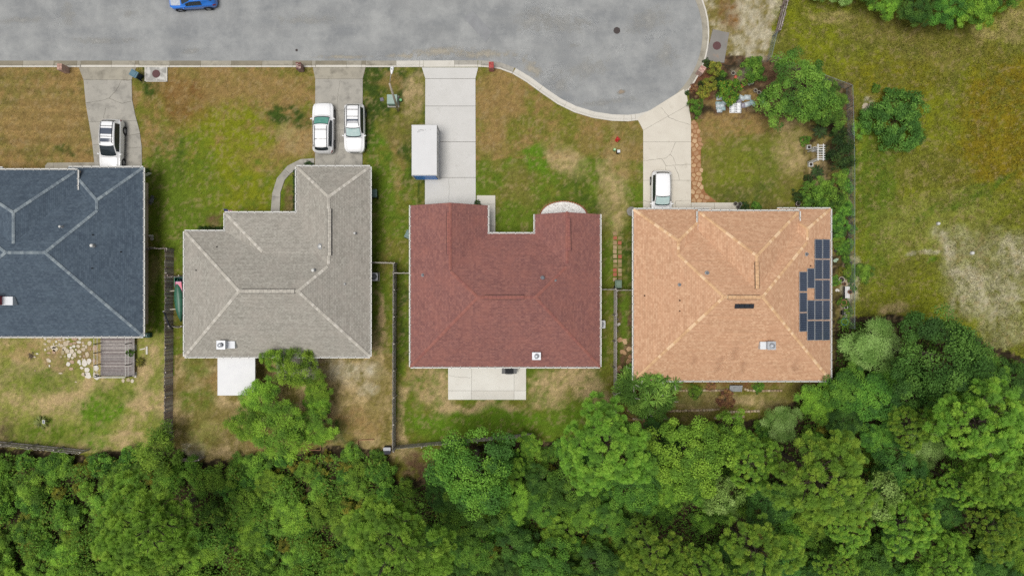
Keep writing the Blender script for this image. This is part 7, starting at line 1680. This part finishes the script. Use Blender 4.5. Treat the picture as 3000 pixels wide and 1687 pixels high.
# ---- named trees of the wood
for k_, x, y, r, lb_, sz in (
  ('pine', 345, 1352, 118, "bright green round pine rising from the thicket", 1.0), ('pine', 1527, 1130, 112, "tall yellow green pine at the wood's edge behind the red roofed house's fence end", 1.05), ('pine', 985, 1395, 128, "broad olive green pine with bare grey limbs", .95),
  ('yellow_pine', 2090, 1215, 120, "broad yellowish pine next to the pale silvery tree", .9), ('yellow_pine', 1650, 1410, 84, "thin yellowish pine at the wood's lower side", .95), ('yellow_pine', 1915, 1405, 96, "olive pine with drooping needles in the lower wood", .95),
  ('yellow_pine', 2490, 1075, 108, "tall yellow green pine at the field side of the wood", 1.05), ('yellow_pine', 2395, 1030, 72, "thin pine behind the big dark tree", 1.0), ('pine', 2545, 1190, 96, "dense pine at the wood's field side", 1.0), ('yellow_pine', 2300, 1075, 60, "small pine in the gap below the big dark tree", 1.0), ('yellow_pine', 2425, 1220, 60, "small yellowish pine beside the dark gap", 1.0), ('yellow_pine', 2290, 1330, 76, "olive pine in the lower corner of the wood", 1.0), ('yellow_pine', 2520, 1345, 70, "sparse pine at the wood's lower corner", 1.0), ('pine', 2390, 1420, 70, "dense young pine in the lower corner", .9),
  ('bright', 1745, 1150, 112, "bright yellow green leafy tree at the wood's edge behind the stone edging", 1.0), ('bright', 1835, 1100, 72, "bright green leafy tree beside the brightest one", .95), ('dark', 1665, 1110, 70, "dark leafy tree between tall pine and bright tree", .8),
  ('broad', 1190, 1185, 122, "big leafy tree overhanging the red roofed house's back fence", .95), ('broad', 1180, 1300, 84, "leafy tree below the big overhanging tree", .85), ('pale', 1825, 1250, 66, "pale grey green tree with silvery leaves", 1.0), ('pale', 2215, 1245, 74, "pale silvery leafed tree beside the yellowish pine", 1.1),
  ('dark', 2370, 900, 135, "big dark rounded tree at the field's edge", .85), ('grey', 2200, 872, 84, "grey green feathery tree beside the solar roof's corner", .8), ('broad', 2135, 985, 70, "leafy tree beside the orange roof's back corner", .75), ('feather', 2060, 1010, 66, "loose green tree behind the orange roofed house's back corner", .7), ('dark', 2290, 985, 80, "dark tree below the big rounded tree", .8), ('broad', 2200, 1000, 78, "leafy tree between grey green tree and pine gap", .75), ('broad', 2490, 960, 80, "leafy tree at the field's edge past the big dark tree", .7), ('dark', 2560, 960, 60, "dark leafy tree at the far field edge", .7),
  ('broad', 1600, 1230, 80, "leafy tree beneath the tall edge pine", .8), ('dark', 1450, 1150, 48, "dark leafy tree touching the back fence", .6), ('bright', 1330, 1120, 36, "small bright leafy tree behind the back fence", .7), ('broad', 1440, 1225, 78, "bright leaved tree left of the tall edge pine", .85)):
    plant(k_, x * K, y * K, r, lb_, None, sz)
# ---- the rest of the wood
PLACED.append((P(1210, 1360, 1).x, P(1210, 1360, 1).y, 1.7))      # bare leaf litter beyond the fence corner
ptsP = np.array([(a, b) for a, b in WOOD]); cand = []
GR = {'west': "thicket behind the slate and grey roofed houses", 'mid': "wood behind the red roofed house", 'east': "wood behind the orange roofed house and field"}
LB = {'broad': "mid green leafy tree", 'dark': "dark green leafy tree", 'feather': "feathery green tree", 'bush': "dense green bush", 'loose': "loose grassy green bush", 'olive': "olive yellow bush", 'bright': "bright green leafy tree", 'yellow_pine': "thin olive pine", 'pale': "pale green tree", 'grey': "grey green wispy tree"}
rgF = random.Random(12)
LMARK = [("bright round pine", 345, 1352), ("broad olive pine with bare limbs", 985, 1395), ("fence corner pet house", 980, 1170), ("leaning fence's end", 450, 1170), ("slate roofed yard's back fence", 110, 1180), ("wood's corner below the slate roofed house", 60, 1400), ("feathery trees of the sandy yard", 720, 1200), ("thicket's middle gap", 660, 1390), ("big overhanging leafy tree", 1190, 1190), ("tall edge pine", 1527, 1130), ("brightest leafy tree", 1745, 1150), ("pale grey green tree", 1825, 1250), ("thin lower yellowish pine", 1650, 1410), ("olive drooping pine", 1915, 1405), ("pale silvery leafed tree", 2215, 1245), ("broad yellowish pine", 2090, 1215), ("big dark rounded tree", 2370, 960), ("orange roof's back corner", 2090, 1000), ("field side pines", 2500, 1110), ("wood's dark lower gap", 2430, 1330), ("lower wood's dark hollow", 1350, 1400)]
def fits(x, y, r, f): return all((x - a) ** 2 + (y - b) ** 2 > (f * (r + c)) ** 2 for a, b, c in PLACED)
def fill(n, zone, x0, x1, y0, y1, mix_, f, grp):
    made = 0
    for _ in range(n * 12):
        if made >= n: break
        x, y = rgF.uniform(x0, x1), rgF.uniform(y0, y1); k_ = rgF.choices([m[0] for m in mix_], [m[1] for m in mix_])[0]; lo, hi, sz = [m[2:] for m in mix_ if m[0] == k_][0]; r = rgF.uniform(lo, hi)
        if not bool(in_poly(np.array([x]), np.array([y + -r * .55]), WOOD)[0]): continue
        p = P(x, y, 3)
        if not fits(p.x, p.y, r * MPP, f): continue
        lm = min(LMARK, key=lambda q: (q[1] * K - x) ** 2 + (q[2] * K - y) ** 2)[0]; lb_ = ("large " if r > (lo + hi) / 2 else "small ") + LB[k_] + " growing near the " + lm
        plant(k_, x, y, r, lb_, LB[k_] + " growth near the " + lm, sz * rgF.uniform(.85, 1.15)); made += 1
fill(16, 'west', -40, 1250, 1400, 1740, [('feather', 5, 45, 70, .55), ('broad', 1, 40, 60, .5)], .62, 0)
fill(170, 'west', -40, 1260, 1330, 1730, [('bush', 3, 26, 46, .9), ('loose', 5, 30, 55, .9), ('olive', 1.2, 20, 32, 1.0)], .5, 0)
fill(44, 'mid', 1250, 1960, 1330, 1740, [('broad', 4, 50, 90, .8), ('dark', 3, 45, 75, .75), ('bright', 1, 45, 65, .8), ('feather', 1, 45, 65, .7)], .62, 0)
fill(70, 'mid', 1250, 1960, 1290, 1730, [('bush', 4, 26, 42, 1.0), ('loose', 2, 26, 44, .9), ('olive', 1, 20, 30, 1.0)], .5, 0)
fill(56, 'east', 1960, 3060, 1150, 1740, [('broad', 4, 50, 85, .8), ('dark', 4, 50, 80, .75), ('yellow_pine', 3, 50, 80, 1.0), ('feather', 2, 45, 70, .7), ('grey', .5, 45, 60, .7)], .62, 0)
fill(80, 'east', 1960, 3060, 1180, 1730, [('bush', 4, 26, 42, 1.0), ('loose', 2, 26, 44, .9), ('olive', 1, 20, 30, 1.0)], .5, 0)

# ---- undergrowth filling the wood
g = np.random.default_rng(77); n = 280000
ux = g.uniform(-50, 50, n); uy = g.uniform(-30, -2, n); pxx = ux / MPP + 1500; pyy = 843.5 - uy / MPP
ok = in_poly(pxx, pyy - 14, WOOD); ux, uy, pxx, pyy = ux[ok], uy[ok], pxx[ok], pyy[ok]
hh = fbm(ux * .5 + 60, uy * .5 + 60, 81, 4); west = np.clip((1400 - pxx) / 400, 0, 1)
hz = np.clip((hh - .28) * 3.2, .1, 1.7) * (.5 + 1.5 * west)
keep = g.random(len(ux)) < np.clip(.3 + hz * .7, 0, 1); ux, uy, hz, pxx = ux[keep], uy[keep], hz[keep], pxx[keep]; n = len(ux)
uz = hz * g.uniform(.45, 1.05, n) + .05
nn = unit(g.normal(0, .7, (n, 3)) + np.array([0, 0, 1])); ax = unit(np.cross(nn, g.normal(0, 1, (n, 3)))); bx = np.cross(nn, ax); p = np.stack([ux, uy, uz], -1)
L = g.uniform(.07, .17, (n, 1)); W = g.uniform(.035, .075, (n, 1))
V = np.stack([p - ax * L, p + bx * W, p + ax * L, p - bx * W], 1).reshape(-1, 3)
tone = fbm(ux * .8, uy * .8, 91, 3)[:, None]; cA, cB, cC = np.array(S(84, 116, 32)) * 2.1, np.array(S(68, 98, 32)) * 2.1, np.array(S(104, 110, 40)) * 1.7
cc = cA * tone + cB * (1 - tone); m = g.random(n) < .1; cc[m] = cC; cc = cc * g.uniform(.6, 1.35, (n, 1))
tag(new_obj("undergrowth", fast_mesh("undergrowth", V, np.arange(n * 4).reshape(n, 4), LEAF, np.repeat(cc, 4, 0))), "dense green undergrowth covering the wood's floor", "undergrowth", kind="stuff")

# ---- grass blades
def grass(name, label, x0, x1, y0, y1, n, hgt, wid, field):
    g = np.random.default_rng(n); x = g.uniform(x0, x1, n); y = g.uniform(y0, y1, n); px = x / MPP + 1500; py = 843.5 - y / MPP
    inf = in_poly(px, py, [(2290, -200), (3300, -200), (3300, 1300), (2500, 1300), (2498, 255), (2256, 180)])
    ok = (inf if field else ~inf) & ~in_poly(px, py, WOOD) & ~bare_mask(x, y); x, y = x[ok], y[ok]; m = len(x)
    dens = fbm(x * 1.1, y * 1.1, 7, 3); ok = g.random(m) < np.clip((dens - .2) * 2, .1, 1); x, y = x[ok], y[ok]; m = len(x)
    c = ground_colour(x, y) * g.uniform(.8, 1.9, (m, 1)) * np.array([1, 1.04, .9])
    a = g.uniform(0, 6.28, m); h = hgt * g.uniform(.5, 1.3, m); ln = g.uniform(.5, 1.3, m) * h; dx, dy = np.cos(a), np.sin(a); z0 = np.zeros(m)
    V = np.stack([np.stack([x - dy * wid, y + dx * wid, z0], -1), np.stack([x + dy * wid, y - dx * wid, z0], -1), np.stack([x + dx * ln, y + dy * ln, h], -1)], 1).reshape(-1, 3)
    tag(new_obj(name, fast_mesh(name, V, np.arange(m * 3).reshape(m, 3), LEAFG, np.repeat(c, 3, 0))), label, "grass", kind="stuff")
LEAFG = leafmat("grass_blades", .2)
grass("lawn_grass", "short patchy lawn grass around the houses", -47, 32, -17, 21, 430000, .05, .022, False)
grass("meadow_grass", "rough tall grass of the open field", 23, 48, -8, 27, 240000, .15, .03, True)
# weeds and low shrubs lining the wire fence
rgW = random.Random(31)
for i in range(16): plant(rgW.choice(['bush', 'loose', 'shrub']), 2476 + rgW.uniform(-22, 30), 500 + 29 * i + rgW.uniform(-8, 8), rgW.uniform(14, 22), "weedy green shrub growing through the chain link fence", "weedy shrubs along the chain link fence", rgW.uniform(.45, .7))
